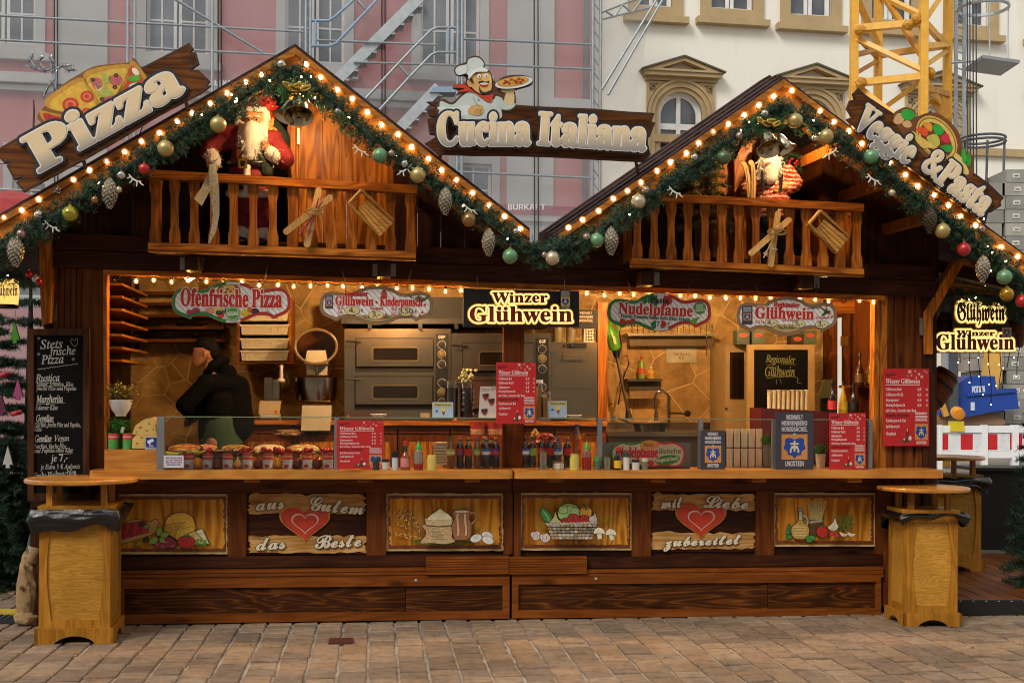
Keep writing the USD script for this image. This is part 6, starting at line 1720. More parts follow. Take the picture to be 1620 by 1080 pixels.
 t.add('sheet',hx(1054,539,1102,574,v,.003),paint('#a89a7c',.5));flat(t,'lettering',unary_union([words('Pfand','bold',1078,545,4,12,0,0,0,'c'),words('Thon Quadrat','sans',1078,562,4.6,26,0,0,0,'c'),words('X X','bold',1078,568,4.5,8,0,0,0,'c')]),'#2e2a24',H,v,.001)
 t=Thing('soap_shelf','small dark shelf with a paper roll bar under the notice','shelf');v=1.75
 t.add('board',hx(993,599,1048,603,v,.18),paint('#241a10',.5));t.add('back',hx(995,603,1046,617,v+.1,.02),paint('#3a2a16',.5));t.add('roll_bar',hx(996,618,1045,628,v,.06,.006),paint('#7a5a2e',.5))
 for x_,h,w_,c,cap,lab in((1015,36,12,'#7d9a2c','#a8281c','green-labelled washing-up liquid bottle with a red cap on the small shelf'),(1029.5,20,14,'#c49a30','#c9c0a8','amber soap bottle with a pale cap on the small shelf')):
  b=Thing('soap_bottle',lab,'bottle');p=H.at(x_,599,v+.07)
  b.add('body',plathe(p,[(0,0),(w_*.45,0),(w_*.5,2),(w_*.5,h*.55),(w_*.28,h*.78),(w_*.2,h*.84),(0,h*.84)],.0057,16),paint(c,.3,trans=.2),smooth=40);b.add('cap',plathe(p,[(0,h*.84),(w_*.2,h*.84),(w_*.18,h),(0,h*1.02)],.0057,12),paint(cap,.4))
  b.add('label',plathe(p,[(w_*.505,h*.2),(w_*.505,h*.48)],.0057,16),paint('#b5462a' if h>30 else '#b0701c',.5))
 t=Thing('mixer_tap','tall chrome spring tap bent over the sink','tap');v=1.45;CH=paint('#b0a898',.12,1.0)
 t.add('riser',tube([H.at(1058,676,v)]+[H.at(1058,640,v)]+[H.at(1047+11*math.cos(a),630-12*math.sin(a),v)for a in np.linspace(0,math.pi,12)]+[H.at(1037,648,v)],.011,10),CH,smooth=50)
 t.add('spray_head',plathe(H.at(1038,665,v),[(0,0),(4,0),(3.4,10),(2.2,17),(0,18)],.0056,14),CH,smooth=40)
 for i in range(14):
  p=H.at(1058,672-i*3.4,v);t.add('spring_coil',tube([p+np.array([.018*math.cos(a),.018*math.sin(a),.004*a/6])for a in np.linspace(0,6.28,9)],.003,4),CH)
 t.add('wall_pipe',bar(H.at(1059,653,v),H.at(1088,654,v+.3),.008,8),CH);t.add('pipe_flange',lathe([(0,0),(.03,0),(.03,.02),(0,.02)],H.at(1088,654,v+.3),H.V,14),CH)
 t=Thing('sink_unit','stainless sink counter under the stone wall','sink')
 t.add('worktop',H.box(hu(962,690,.95),hu(1200,690,.95),.9,1.9,hz(1080,690,.9),hz(1080,683,.9),.005),STEELB);t.add('front',H.box(hu(962,690,.95),hu(1200,690,.95),.93,.96,.2,hz(1080,690,.9)),STEELD);t.add('upstand',H.box(hu(962,690,.95),hu(1200,690,.95),1.88,1.92,hz(1080,690,.9),hz(1080,668,1.88)),STEELB)
 t=Thing('frying_pan','wide black pan standing on the sink counter','pan');p=H.loc(hu(1028,690,1.1),1.1,hz(1080,683,.9));
 t.add('pan',plathe(p,[(0,0),(24,0),(28,13),(27,13),(23,1.5),(0,1.5)],.0053,30),BLACK);t.add('handle',tube([p+H.U*-.14+[0,0,.06],p+H.U*-.24+[0,0,.1],p+H.U*-.34+[0,0,.13]],.01,8),BLACK)
 t=Thing('tan_cabinet','tan cabinet door with a dark glass strip beside the menu board','cabinet')
 t.add('door',hx(1148,545,1183,720,1.25,.5,.004),paint('#8f7448',.5));t.add('dark_glass',hx(1155,557,1177,631,1.246,.004),paint('#1c120a',.1));t.add('knob',ball(H.at(1149,646,1.24),.012,2),BLACK)
 t=Thing('menu_chalkboard','tan framed black chalkboard lettered Regionaler Glühwein inside the stall','chalkboard');v=1.0
 t.add('frame',H.ext(rect(1183,545,1289,700).difference(rect(1193,553,1279,700)),v,.04,.0),paint('#9a7c4c',.5));t.add('slate',hx(1192,552,1280,700,v+.015,.02),paint('#090807',.8,spec=.12))
 CHALK='#66663a'
 flat(t,'chalk_writing',unary_union([words('Regionaler','it',1212,573,11,46,-2).buffer(.15),words('Glühwein','it',1210,595,14,48,0).buffer(.2),stroke([(1213,577),(1226,576)],.7),stroke([(1236,576),(1258,576.5)],.7),stroke([(1212,598),(1258,596),(1262,602),(1268,606)],.8),stroke([(1228,600),(1229,608)],.7),stroke([(1234,599),(1236,606)],.7)]),CHALK,H,v+.015,.001)
 for i,x_ in enumerate((1176,1200,1262,1282)):
  b=Thing('food_packet',('green packet above the tan cabinet door','green packet with a red flash at the left of the menu board top','red and yellow packet on the menu board top','green packet at the right of the menu board top')[i],'packet')
  b.add('box',hx(x_-10,522+(i==2)*6,x_+10,544.5,1.1,.12,.003),paint(['#3f4a34','#46523c','#2a1a10','#4a523a'][i],.5));flat(b,'red_mark',oval(x_,530+(i==2)*6,7,3.5,16),'#a8401c',H,1.1,.001)
 t=Thing('red_counter_box','dark red box behind the counter at the right end','box');t.add('box',H.ext([(1204,645),(1311,651),(1311,735),(1204,735)],.35,.3,.006),paint('#4f0f0e',.5))
 CUP=paint('#c4b48c',.45,var=.1,scale=30,bump=.1)
 for i in range(9):
  x_=1217+i*7.3;b=Thing('cup_stack',f'cream ribbed cup stack on the dark red box, {("leftmost", "second from left", "third from left", "fourth from left", "middle one", "fourth from right", "third from right", "second from right", "rightmost")[i]} in the row','cups','ribbed cup stacks on the dark red box');z0=hz(1245,648,.45)
  b.add('cups',plathe(H.loc(hu(x_,645,.45),.45,z0),[(0,0),(3.3,0),(3.6,31+(i%3)),(3.2,31+(i%3)),(2.9,1),(0,1)],.0050,14),CUP)
  for q in range(4):b.add('rim',tube([H.loc(hu(x_,645,.45),.45,z0+.16-.012*q)+np.array([.0185*math.cos(a),.0185*math.sin(a),0])for a in np.linspace(0,6.28,13)],.0016,4),CUP)
 t=Thing('till_screen','tilted dark till screen right of the menu board','screen');t.add('screen',H.ext([(1304,600),(1318,602),(1318,628),(1294,631)],.7,.03,.004),paint('#4a4a2c',.25));t.add('stand',hx(1302,628,1316,655,.72,.06,.004),BLACK)
 t=Thing('liquor_shelf','small shelf of spirit bottles in the right inner corner','shelf');t.add('board',hx(1345,609,1386,613,.6,.25),W_MIDU);t.add('front',hx(1362,613,1386,690,.75,.06),W_MID)
 t=Thing('window_frame','brown upright bars of the small side window in the right inner corner','window')
 for x_ in(1322,1342,1365):t.add('bar',hx(x_-5,476,x_+3,640,1.2,.08,.004),W_MID)
 t.add('head',hx(1318,476,1372,496,1.19,.1,.004),W_LITU);flat(t,'brass_hinge',unary_union([rect(1330,532,1335,547),rect(1337,532,1342,547)]),'#a8862c',H,1.19,.006,metal=.8,rough=.3)
interior()
# ================================================================ bottles and jars
GLASSB=usdkit.material(stage,'/World/Looks/bottle_glass',{'p':('principled_bsdf',{'base_color':(.75,.78,.72),'roughness':.05,'transmission_weight':.85,'ior':1.3})},[],surface='p.BSDF')
def liquid(c):
 k=('liq',c)
 if k not in MATS:
  MATS[k]=usdkit.material(stage,f'/World/Looks/liquid_{len(MATS):03d}',{'p':('principled_bsdf',{'base_color':col(c),'roughness':.06,'transmission_weight':.35,'specular_ior_level':.6,'coat_weight':.5})},[],surface='p.BSDF')
 return MATS[k]
def soft(x_,v,liq,lab,cap,label,lab2=None,h=49.0,w_=13.0,base=None):
 t=Thing('drink_bottle',label,'bottle','soft drink bottles on the counter');p=on(x_,v,base);m=H.mpp(x_,740,v);r=w_/2
 t.add('bottle',plathe(p,[(0,0),(r*.75,0),(r*.95,2),(r,5),(r*.84,h*.28),(r*.84,h*.34),(r*.98,h*.4),(r*.98,h*.63),(r*.92,h*.68),(r*.5,h*.83),(r*.36,h*.88),(r*.36,h*.94),(0,h*.94)],m,18),liquid(liq),smooth=40)
 t.add('neck',plathe(p,[(r*.94,h*.66),(r*.55,h*.82),(r*.38,h*.88)],m,18),paint('#8a8274',.08,trans=.5),smooth=40)
 t.add('label',plathe(p,[(r*1.01,h*.40),(r*1.01,h*.63)],m,20),paint(lab,.45,var=.25,scale=90))
 if lab2:t.add('label_band',plathe(p,[(r*1.03,h*.44),(r*1.03,h*.54)],m,20),paint(lab2,.45))
 t.add('cap',plathe(p,[(0,h*.92),(r*.46,h*.92),(r*.46,h*.995),(0,h)],m,14),paint(cap,.4))
for a in((713,-.02,'#8a5a1c','#7f9a4a','#2f7a34','amber soda bottle with a green label and green cap, first of the left row','#b5c08a'),(727.6,-.0,'#1c0a06','#8a1a24','#c4901c','dark cola bottle with red and purple label and yellow cap, second of left row','#5a2a6a'),
   (741,-.02,'#1c0a06','#a01a20','#c4901c','dark cola bottle with a red label and yellow cap, third of the left row'),(755,0,'#8a5414','#6f8a40','#6f8078','amber soda bottle with a pale green label and grey cap, fourth of the left row','#a8b57a'),
   (769,-.05,'#2a1a18','#2a5aa0','#8f959a','water bottle with a white and blue label, fifth of the left row','#c4ccd4'),(784,.0,'#1c0a06','#5a2470','#c4901c','dark cola bottle with a purple label beside the centre post','#a83a2a'),
   (766,.1,'#1c0a06','#a01a20','#c4901c','dark cola bottle with a yellow cap behind the water bottle'),(777,.12,'#3a1208','#a83018','#b53c1c','dark bottle with a red cap in the second row by the centre post'),
   (831,0,'#14100e','#2a4f96','#50565c','dark bottle with a white and blue label right of the centre post','#b8c2cc'),(842,.02,'#2a1a10','#6f9440','#4a6a3a','dark bottle with a green label right of the centre post'),
   (857,.06,'#1c0a06','#a83a30','#8a2a1c','dark cola bottle behind the steel tin','#c08078'),(871,.04,'#1c0a06','#a01a20','#7a1a14','dark cola bottle with a red label behind the wire caddy'),(883,-.04,'#3a4048','#1f66b0','#2a7ac0','water bottle with a blue label and blue cap','#a8c0d4'),
   (897,.02,'#1c0a06','#a01a20','#c4901c','dark cola bottle with a red label and yellow cap right of the blue one')):
 soft(*a)
soft(912.6,.08,'#c07a14','#b5561c','#2a52a8','tall orange juice bottle with a blue cap',None,68,15)
def jarlike(x_,label,parts,v=-.28,cat_='jar',name='spice_jar',spoon=False):
 t=Thing(name,label,cat_);p=on(x_,v);m=H.mpp(x_,742,v)
 for nm,prof,mt in parts:t.add(nm,plathe(p,prof,m,18),mt,smooth=35)
 if spoon:t.add('spoon',tube([p+np.array([.0,.0,12*m]),p+np.array([.012,0,38*m])],[.006,.004],7),STEELB)
def can(r,h):return[(0,0),(r,0),(r,h),(0,h)]
CLEAR=paint('#a49c88',.06,trans=.75)
jarlike(595,'small spice jar with a dark green cap in front of the left red menu',[('jar',can(5.5,13),paint('#3a3a24',.15,trans=.3)),('cap',[(5.8,13),(5.8,19),(0,19)],paint('#1a3a24',.4)),('label',[(5.6,4),(5.6,10)],paint('#2a1a24',.5))])
jarlike(610,'small jar with a white label and black lid',[('jar',can(6,14),paint('#8f8a7a',.3)),('label',[(6.1,2),(6.1,12)],paint('#b5b0a0',.5)),('lid',[(6.3,13),(6.3,17),(0,17)],BLACK)])
jarlike(625,'slim white-labelled grinder with a black top',[('body',can(5,20),paint('#a8a8a8',.3)),('label',[(5.1,3),(5.1,18)],paint('#b0b4b8',.5)),('top',[(5.3,20),(5.5,29),(0,29)],BLACK)])
jarlike(641,'hot sauce bottle with a red cap and white label',[('bottle',[(0,0),(7.2,0),(7.5,2),(7.5,20),(4,26),(2.6,29),(2.6,40),(0,40)],liquid('#8a3a10')),('label',[(7.6,5),(7.6,19)],paint('#b86a64',.5,var=.3,scale=60)),('neck_label',[(2.9,29),(2.9,38)],paint('#14301c',.4)),('cap',[(3.2,38),(3.4,45),(0,46)],paint('#a8201a',.4))],cat_='bottle',name='sauce_bottle')
jarlike(662,'clear squeeze bottle with little red sauce and green tip left of the mustard',[('bottle',[(0,0),(7,0),(7.3,3),(7.3,26),(4,33),(0,33)],paint('#93897a',.1,trans=.5)),('sauce',[(7.35,.5),(7.4,10)],paint('#7a1a12',.2)),('tip',[(4.4,32),(4.4,37),(1.5,42),(.5,46),(0,46)],paint('#1f8a2c',.4))],cat_='bottle',name='sauce_bottle')
jarlike(683,'open mustard jar with a spoon left of the bottle row',[('jar',[(0,0),(8,0),(8,18),(6.6,21),(6.6,24),(6,24),(6,20),(0,18)],paint('#b5a24c',.2))],spoon=True,name='mustard_jar')
jarlike(859,'ribbed steel tin in front of the dark bottles',[('tin',[(0,0),(6.4,0),(6.4,27),(6.8,28),(0,28)],STEELB),('band',[(6.6,5),(6.6,7)],STEELD)],cat_='tin',name='steel_tin')
t_=Thing('wire_caddy','small wire caddy with a pale pot on the counter','caddy');p_=on(884,-.27);m_=.0046
t_.add('pot',plathe(p_,can(8.5,10),m_,20),paint('#a8a08c',.4))
for z_ in(2,13):t_.add('wire',tube([p_+np.array([10*m_*math.cos(a),10*m_*math.sin(a),z_*m_])for a in np.linspace(0,6.28,21)],.0018,5),STEELB)
for q_ in range(6):t_.add('wire',bar(p_+np.array([10*m_*math.cos(q_),10*m_*math.sin(q_),0]),p_+np.array([10*m_*math.cos(q_),10*m_*math.sin(q_),14*m_]),.0018,5),STEELB)
jarlike(909,'open mustard jar with a spoon under the orange juice bottle',[('jar',[(0,0),(7.8,0),(7.8,18),(6.4,21),(6.4,25),(5.8,25),(5.8,17),(0,16)],paint('#b5a24c',.2))],spoon=True,name='mustard_jar')
jarlike(928,'squeeze bottle full of red sauce with a green tip, by the glass post',[('bottle',[(0,0),(6.6,0),(7,3),(7,26),(4,33),(0,33)],paint('#8a5a50',.12,trans=.3)),('sauce',[(7.1,.5),(7.1,20)],paint('#7a1a1a',.2)),('tip',[(4.4,32),(4.4,37),(1.5,42),(.5,46),(0,46)],paint('#1f8a2c',.4))],cat_='bottle',name='sauce_bottle')
jarlike(944.5,'small spice jar with a light green cap at the glass post',[('jar',can(5,14),paint('#5a6a4a',.2,trans=.3)),('cap',[(5.3,14),(5.3,20),(0,20)],paint('#3f7a44',.4))])
jarlike(959.6,'steel shaker with a perforated lid',[('shaker',[(0,0),(6,0),(6.4,17),(6.4,20),(0,21)],STEELB)],name='steel_shaker',cat_='shaker')
jarlike(977,'dark seasoning bottle with a yellow label and red cap',[('bottle',[(0,0),(6,0),(6,18),(2.6,25),(2.4,31),(0,31)],liquid('#140a06')),('label',[(6.1,3),(6.1,15)],paint('#c4981c',.5)),('cap',[(2.9,30),(3,36),(0,37)],paint('#b01f1a',.4))],cat_='bottle',name='sauce_bottle')
jarlike(990.7,'white seasoning shaker with a dark green cap',[('body',can(5,20),WHITEP),('cap',[(5.3,20),(5.2,28),(0,28)],paint('#1f3a2c',.4))])
jarlike(1005.6,'small jar with a white label and black lid in front of the pasta board',[('jar',can(6,12),paint('#b0aca0',.4)),('lid',[(6.2,12),(6.2,16),(0,16)],BLACK)])
jarlike(1020,'small dark jar at the right end of the condiments',[('jar',can(5,13),paint('#6a6250',.3)),('lid',[(5.2,13),(5.2,18),(0,18)],paint('#b0a890',.4))])
for x_,v_,z_,lab_,c_,lc_,h_ in((1317,.2,652,'dark spirit bottle with a red label at the right end','#1a1412','#a8241c',64),(1334,.25,652,'tall yellow liqueur bottle at the right end','#c4a01c','#b8941c',58),(1350,.2,652,'dark rum bottle with a black and white label at the right end','#2a140c','#14120f',55),
          (1360,.62,609,'amber spirit bottle on the corner shelf','#3a200e','#5a4020',62),(1376,.66,609,'clear bottle of yellow liqueur on the corner shelf','#8a7440','#c4a01c',55),(1385,.7,609,'dark bottle at the right of the corner shelf','#2a1a10','#3a2414',58)):
 t_=Thing('spirit_bottle',lab_,'bottle');p_=H.at(x_,z_+1,v_);m_=H.mpp(x_,z_,v_);w_=8.5 if 'tall' not in lab_ else 9
 t_.add('bottle',plathe(p_,[(0,0),(w_*.95,0),(w_,2),(w_*(1 if 'tall' not in lab_ else .8),h_*.42),(w_*.45,h_*.62),(w_*.3,h_*.72),(w_*.3,h_*.9),(0,h_*.9)],m_*.85,18),liquid(c_),smooth=40)
 t_.add('label',plathe(p_,[(w_*1.02,h_*.1),(w_*(1.02 if 'tall' not in lab_ else .93),h_*.36)],m_*.85,18),paint(lc_,.45,var=.3,scale=60));t_.add('cap',plathe(p_,[(0,h_*.88),(w_*.36,h_*.88),(w_*.36,h_),(0,h_)],m_*.85,12),paint('#1c1a18',.4))
# ================================================================ glass case and food
def sheet(c):
 return trimesh.Trimesh(np.array([H.loc(*q)for q in c]),np.array([[0,1,2],[0,2,3]]),process=False)
def case():
 t=Thing('glass_counter_screen','clear glass screen with grey posts and a glass shelf along the counter','glass screen')
 zs=hz(600,661,-.2);AL=paint('#8a8c8e',.35,.7)
 for x0,x1 in((249,261),(528.5,536),(943.5,951),(1103,1110),(1219.5,1228),(1371,1377)):
  t.add('post',H.box(hu(x0,740,-.2),hu(x1,740,-.2),-.235,-.20,ZC,zs+.005,.004),AL)
 G=pane((.985,.99,.985))
 for x0,x1 in((262,528),(536.5,794),(831,943),(951.5,1103),(1110.5,1219),(1228.5,1371)):
  u0,u1=hu(x0,740,-.2),hu(x1,740,-.2)
  t.add('front_pane',sheet([(u0,-.216,ZC+.012),(u1,-.216,ZC+.012),(u1,-.216,zs-.004),(u0,-.216,zs-.004)]),G)
  if x0<1000 or x0>1100:
   t.add('shelf_pane',sheet([(u0,-.23,zs+.004),(u1,-.23,zs+.004),(u1,.14,zs+.004),(u0,.14,zs+.004)]),G)
   t.add('polished_edge',H.box(u0,u1,-.234,-.230,zs,zs+.007),paint('#7f8f70',.1,trans=.3))
 return zs
ZS=case()
t_=Thing('display_riser','small honey-coloured wooden box at the left end of the counter','box');t_.add('box',H.box(hu(166,740,-.15),hu(249,740,-.15),-.17,.2,ZC,hz(200,711,-.17),.005),W_COUNT);ZR=hz(200,711,-.17)
m_=H.mpp(200,720,-.1)
def tin(x_,v,label,lower,z=None,top='#b53a2e',h=25.5,r=7.8):
 t=Thing('tomato_tin',label,'tin','printed food tins in the glass case');p=on(x_,v,z);m=H.mpp(x_,740,v)
 t.add('tin',plathe(p,can(r,h),m,24),STEELB);t.add('label_top',plathe(p,[(r*1.01,h*.58),(r*1.01,h*.97)],m,24),paint(top,.4,var=.15,scale=40));t.add('label_bottom',plathe(p,[(r*1.01,h*.03),(r*1.01,h*.58)],m,24),paint(lower,.4,var=.3,scale=40));t.add('rim',plathe(p,[(r*.96,h*.97),(r*1.03,h*.985),(r*.96,h)],m,24),STEELB)
 t.add('lettering',plathe(p,[(r*1.02,h*.74),(r*1.02,h*.8)],m,24),paint('#c4b0a4',.5,var=.6,scale=200));t.add('printed_tomato',H.ext(oval(x_-2,737,4,3,14),v-r*m-.002,.001),paint('#8f2a1c',.4))
for i_,x_ in enumerate((179,202)):tin(x_,-.08,('green and red tin at the far left on the wooden box','green and red tin beside the cheese on the wooden box')[i_],'#3f8a3a',ZR)
for i_,x_ in enumerate((298,328.5,360,391.5,424,455,486,519)):tin(x_,-.13,f'blue and red tomato tin, {("first", "second", "third", "fourth", "fifth", "sixth", "seventh", "last")[i_]} from the left in the glass case','#a9c0d6')
def cheese():
 t=Thing('cheese_wedge','pale holed cheese wedge lying on the cheese half at the left end','cheese');CHZ=paint('#c2a45c',.45,var=.12,scale=20)
 t.add('wedge',H.ext([(209,687),(214,673),(228,663),(243,659.5),(247.5,686)],-.1,.14,.006),CHZ)
 for x_,y_,r in((222,676,3),(236,670,2.2),(232,681,2),(242,679,1.6),(216,683,1.8)):t.add('hole',H.ext(oval(x_,y_,r,r*.7,12),-.1012,.001),paint('#8a6a2e',.6))
 t=Thing('cheese_half','holed cheese half under the wedge at the left end','cheese');t.add('half',H.ext([(209,709),(209.5,694),(216,687.5),(251,685),(251,709.5)],-.12,.2,.008),CHZ);
 for x_,y_,r in((224,692,1.8),(217,701,2.2)):t.add('hole',H.ext(oval(x_,y_,r,r*.8,12),-.1212,.001),paint('#8a6a2e',.6))
 t=Thing('blue_notice','small blue notice plate in front of the cheese','sign');t.add('plate',H.ext(rect(229.5,691,249,710.5),-.15,.004),paint('#14307a',.4));flat(t,'white_border',rect(229.5,691,249,710.5).difference(rect(230.3,691.8,248.2,709.7)),'#b5bccc',H,-.15,.001)
 flat(t,'camera_mark',unary_union([affinity.rotate(rect(233,695,243,700),-25),rect(236,699,238,703)]),'#c4c8d0',H,-.15,.001);flat(t,'lettering',unary_union([words('Video','bold',239,706,2.6,7,0,0,0,'c'),words('überwachung','bold',239,709,2.4,15,0,0,0,'c')]),'#c4c8d0',H,-.15,.001)
 t=Thing('green_herb_bunch','dense green herb bunch above the green tins','plant');r=np.random.default_rng(1);c=np.array([H.at(188+r.normal(0,8),674+r.normal(0,5.5),.0+r.normal(0,.04))for _ in range(240)])
 t.add('leaves',blades(c,r.normal(size=(240,3)),.035,.004,r,.8,8),leaf('#14420f','#2f7a1c'),kind='stuff');t.add('stems',tube([H.loc(hu(190,711,0),0,ZR),H.at(188,680,0)],.012,6),paint('#3a5a1c',.7));t.add('tag',H.ext(affinity.rotate(rect(191,675,196,685),15),-.1,.003),paint('#a8a484',.5))
 t=Thing('flower_bowl','white footed bowl of dried yellow flowers on the glass shelf at the far left','flower pot');p=H.loc(hu(191,660,-.05),-.05,ZS+.004);m=H.mpp(191,660,-.05)
 t.add('bowl',plathe(p,[(0,0),(8,0),(8.5,3),(14,10),(17,20),(17.5,26),(16.5,26),(15,18),(0,8)],m,32),paint('#b5b3ae',.35,bump=.3,bscale=60),smooth=40)
 c=np.array([p+np.array([r.normal(0,.045),r.normal(0,.04),.17+r.normal(0,.028)])for _ in range(260)]);t.add('foliage',blades(c,r.normal(size=(260,3)),.03,.0035,r,.8,7),leaf('#4a4416','#7a6a24'),kind='stuff')
 for i in range(70):t.add('blossom',ball(p+np.array([r.normal(0,.05),r.normal(0,.045),.185+r.normal(0,.025)]),.0065,1),paint(['#b08a24','#9a7a30','#c49a3c'][i%3],.6))
 t.add('stalks',tube([p+[0,0,.04],p+[0,0,.17]],.02,7),paint('#3a3a18',.8))
cheese()
t_=Thing('display_shelf','wooden inner shelf of the glass case carrying the pizzas','shelf');ZP=hz(400,712,.1);t_.add('board',H.box(hu(262,720,.1),hu(528,720,.1),-.05,.5,ZP-.02,ZP,.003),W_MIDU)
for x_ in(266,524):t_.add('support',H.box(hu(x_,720,0)-.02,hu(x_,720,0)+.02,-.02,.45,ZC,ZP-.02),W_MID)
def pizza(x_,v,rx,label,base,tops,seed):
 t=Thing('pizza',label,'pizza','pizzas in the glass case');p=H.loc(hu(x_,705,v),v,ZP);m=H.mpp(x_,705,v);tilt=0.22
 M=trimesh.transformations.rotation_matrix(tilt,H.U,p)
 def a(nm,me,mt,**k):me.apply_transform(M);t.add(nm,me,mt,**k)
 r=np.random.default_rng(seed)
 a('pan',plathe(p,[(0,0),(rx*1.05,0),(rx*1.15,3),(rx*1.1,3),(rx,1),(0,1)],m,36),BLACK)
 a('crust',plathe(p,[(0,1),(rx,1.2),(rx*1.02,2.8),(rx*.93,3.8),(rx*.86,2.8),(0,2.7)],m,36),paint('#b88a4a',.7,var=.3,scale=50),smooth=50)
 a('topping_base',lump(p+[0,0,3.0*m],rx*.86*m,4,.06,9,seed,(1,1,.05)),paint(base,.5,var=.35,scale=60,bump=.4),smooth=True)
 for i in range(46):
  q=r.uniform(0,6.28);d=rx*.78*m*math.sqrt(r.uniform());c=p+np.array([d*math.cos(q),d*math.sin(q),3.7*m])
  a('topping',lump(c,r.uniform(.010,.019),1,.4,3,i,(1.3,1,.35)),paint(tops[i%len(tops)],.5))
pizza(291.5,.12,25,'whole pizza with orange cheese in a black pan, leftmost in the glass case','#b86a24',['#c4862c','#a83c1c','#c9a04a'],1)
pizza(326,.28,17,'small pale pizza with pink ham right of the leftmost pizza','#b0805a',['#b86a5a','#c4a06a'],2)
pizza(373,.14,22,'pizza with green and orange vegetables in the glass case','#a87a34',['#6a7a2c','#b5601c','#c9a04a'],3)
pizza(426,.14,24,'pizza covered with white grated cheese in a black pan','#c4b490',['#cfc09a','#c4b080','#d4c8a4'],4)
pizza(480,.14,24,'pizza with mixed white and orange topping by the glass post','#b89a64',['#c07a3c','#cfc09a','#8a8a3c','#b5502a'],5)
def veg():
 r=np.random.default_rng(9)
 for x_,c,kind,lab in((313,'#c4861c','pepper','yellow bell pepper between the first two tomato tins'),(344,'#5a2414','jar',''),(376,'#b58a58','onion','pale brown onion between the third and fourth tins'),(408,'#5a0f18','onion','dark red onion between the fourth and fifth tins'),
        (439,'#c8901c','pepper','yellow bell pepper between the fifth and sixth tins'),(470,'#560f14','pepper','dark red pepper between the sixth and seventh tins'),(502,'#5a1216','pepper','dark red pepper between the last two tins')):
  p=on(x_,-.12);m=H.mpp(x_,740,-.12)
  if kind=='jar':
   t=Thing('tomato_jar','brown jar of dried tomatoes between the second and third tins','jar');t.add('jar',plathe(p,[(0,0),(6.5,0),(7.5,3),(7.5,13),(6,16),(0,16)],m,20),paint(c,.15,coat=.5,var=.4,scale=60),smooth=40);t.add('lid',plathe(p,[(6.4,16),(6.4,19),(0,19)],m,20),paint('#3a2a1c',.4));continue
  if kind=='pepper':
   t=Thing('bell_pepper',lab,'pepper');b=ball(p+[0,0,8.5*m],7.4*m,4,(1,1,1.12));d=b.vertices-(p+[0,0,8.5*m]);a_=np.arctan2(d[:,1],d[:,0]);b.vertices=(p+[0,0,8.5*m])+d*(1+.09*np.cos(4*a_+x_))[:,None]
   t.add('pepper',b,paint(c,.22,coat=.4),smooth=True);t.add('stalk',tube([p+[0,0,15*m],p+[0,0,18*m],p+[.006,0,21*m]],[.006,.004,.004],7),paint('#3a5a1c',.5))
  else:
   t=Thing('onion',lab,'onion');t.add('onion',plathe(p,[(0,0),(4,.5),(7,4),(7.5,7.5),(6,11.5),(3,14),(1.2,17),(.8,20),(0,20)],m,24),paint(c,.35,var=.2,scale=30),smooth=60)
 for x_,y_,lab in((273,717,'long yellow-green pepper lying above the white card'),(309,715,'long yellow-green pepper lying above the first tin')):
  t=Thing('long_pepper',lab,'pepper');v=-.06
  t.add('pepper',tube([H.at(x_-16,y_-2,v),H.at(x_-12,y_,v),H.at(x_-2,y_+1,v),H.at(x_+8,y_+1,v),H.at(x_+17,y_-2,v)],[.008,.018,.018,.013,.003],12),paint('#a8a41c',.25,coat=.4),smooth=60)
 for i,(x_,n)in enumerate(((332,1),(386,7),(424,9),(454,8),(484,9),(517,10))):
  t=Thing('tomato_bunch',('single red tomato above the second tin','cherry tomatoes above the fourth tin','cherry tomatoes above the fifth tin','cherry tomatoes above the sixth tin','cherry tomatoes above the seventh tin','cherry tomatoes above the last tin')[i],'tomatoes')
  for k in range(n):
   R=5 if n==1 else 3.3
   p=H.at(x_+(0 if n==1 else r.uniform(-13,13)),713+(0 if n==1 else r.uniform(-4,3)),-.08+r.uniform(-.02,.03));t.add('tomato',ball(p,R*.0047,3),paint('#a81c14',.2,coat=.5),smooth=True)
   t.add('calyx',ball(p+[0,0,R*.0045],.004,1),paint('#2f4a1c',.6))
 for i,(x_,c,lab)in enumerate(((285,'#b5ae8a','pale card of butter behind the white card'),(345,'#c0b898','white cheese block above the brown jar'),(375,'#5a2a3a','purple aubergine slices above the third tin'),(403,'#a88a3c','lettuce and pasta salad above the fifth gap'),(440,'#b0824a','bowl of mixed antipasti above the yellow pepper'),(500,'#93994a','green salad heap above the last gap'))):
  t=Thing('food_portion',lab,'food');v=-.02
  if i<2:t.add('block',hx(x_-9,712,x_+9,721,v,.1,.004),paint(c,.5))
  else:
   for k in range(16):t.add('piece',lump(H.at(x_+r.uniform(-11,11),716+r.uniform(-4,4),v+r.uniform(-.03,.03)),r.uniform(.012,.02),1,.4,3,k,(1.4,1,.7)),paint([c,'#c4b488','#7a8a2c' if i>2 else c][k%3],.5))
veg()
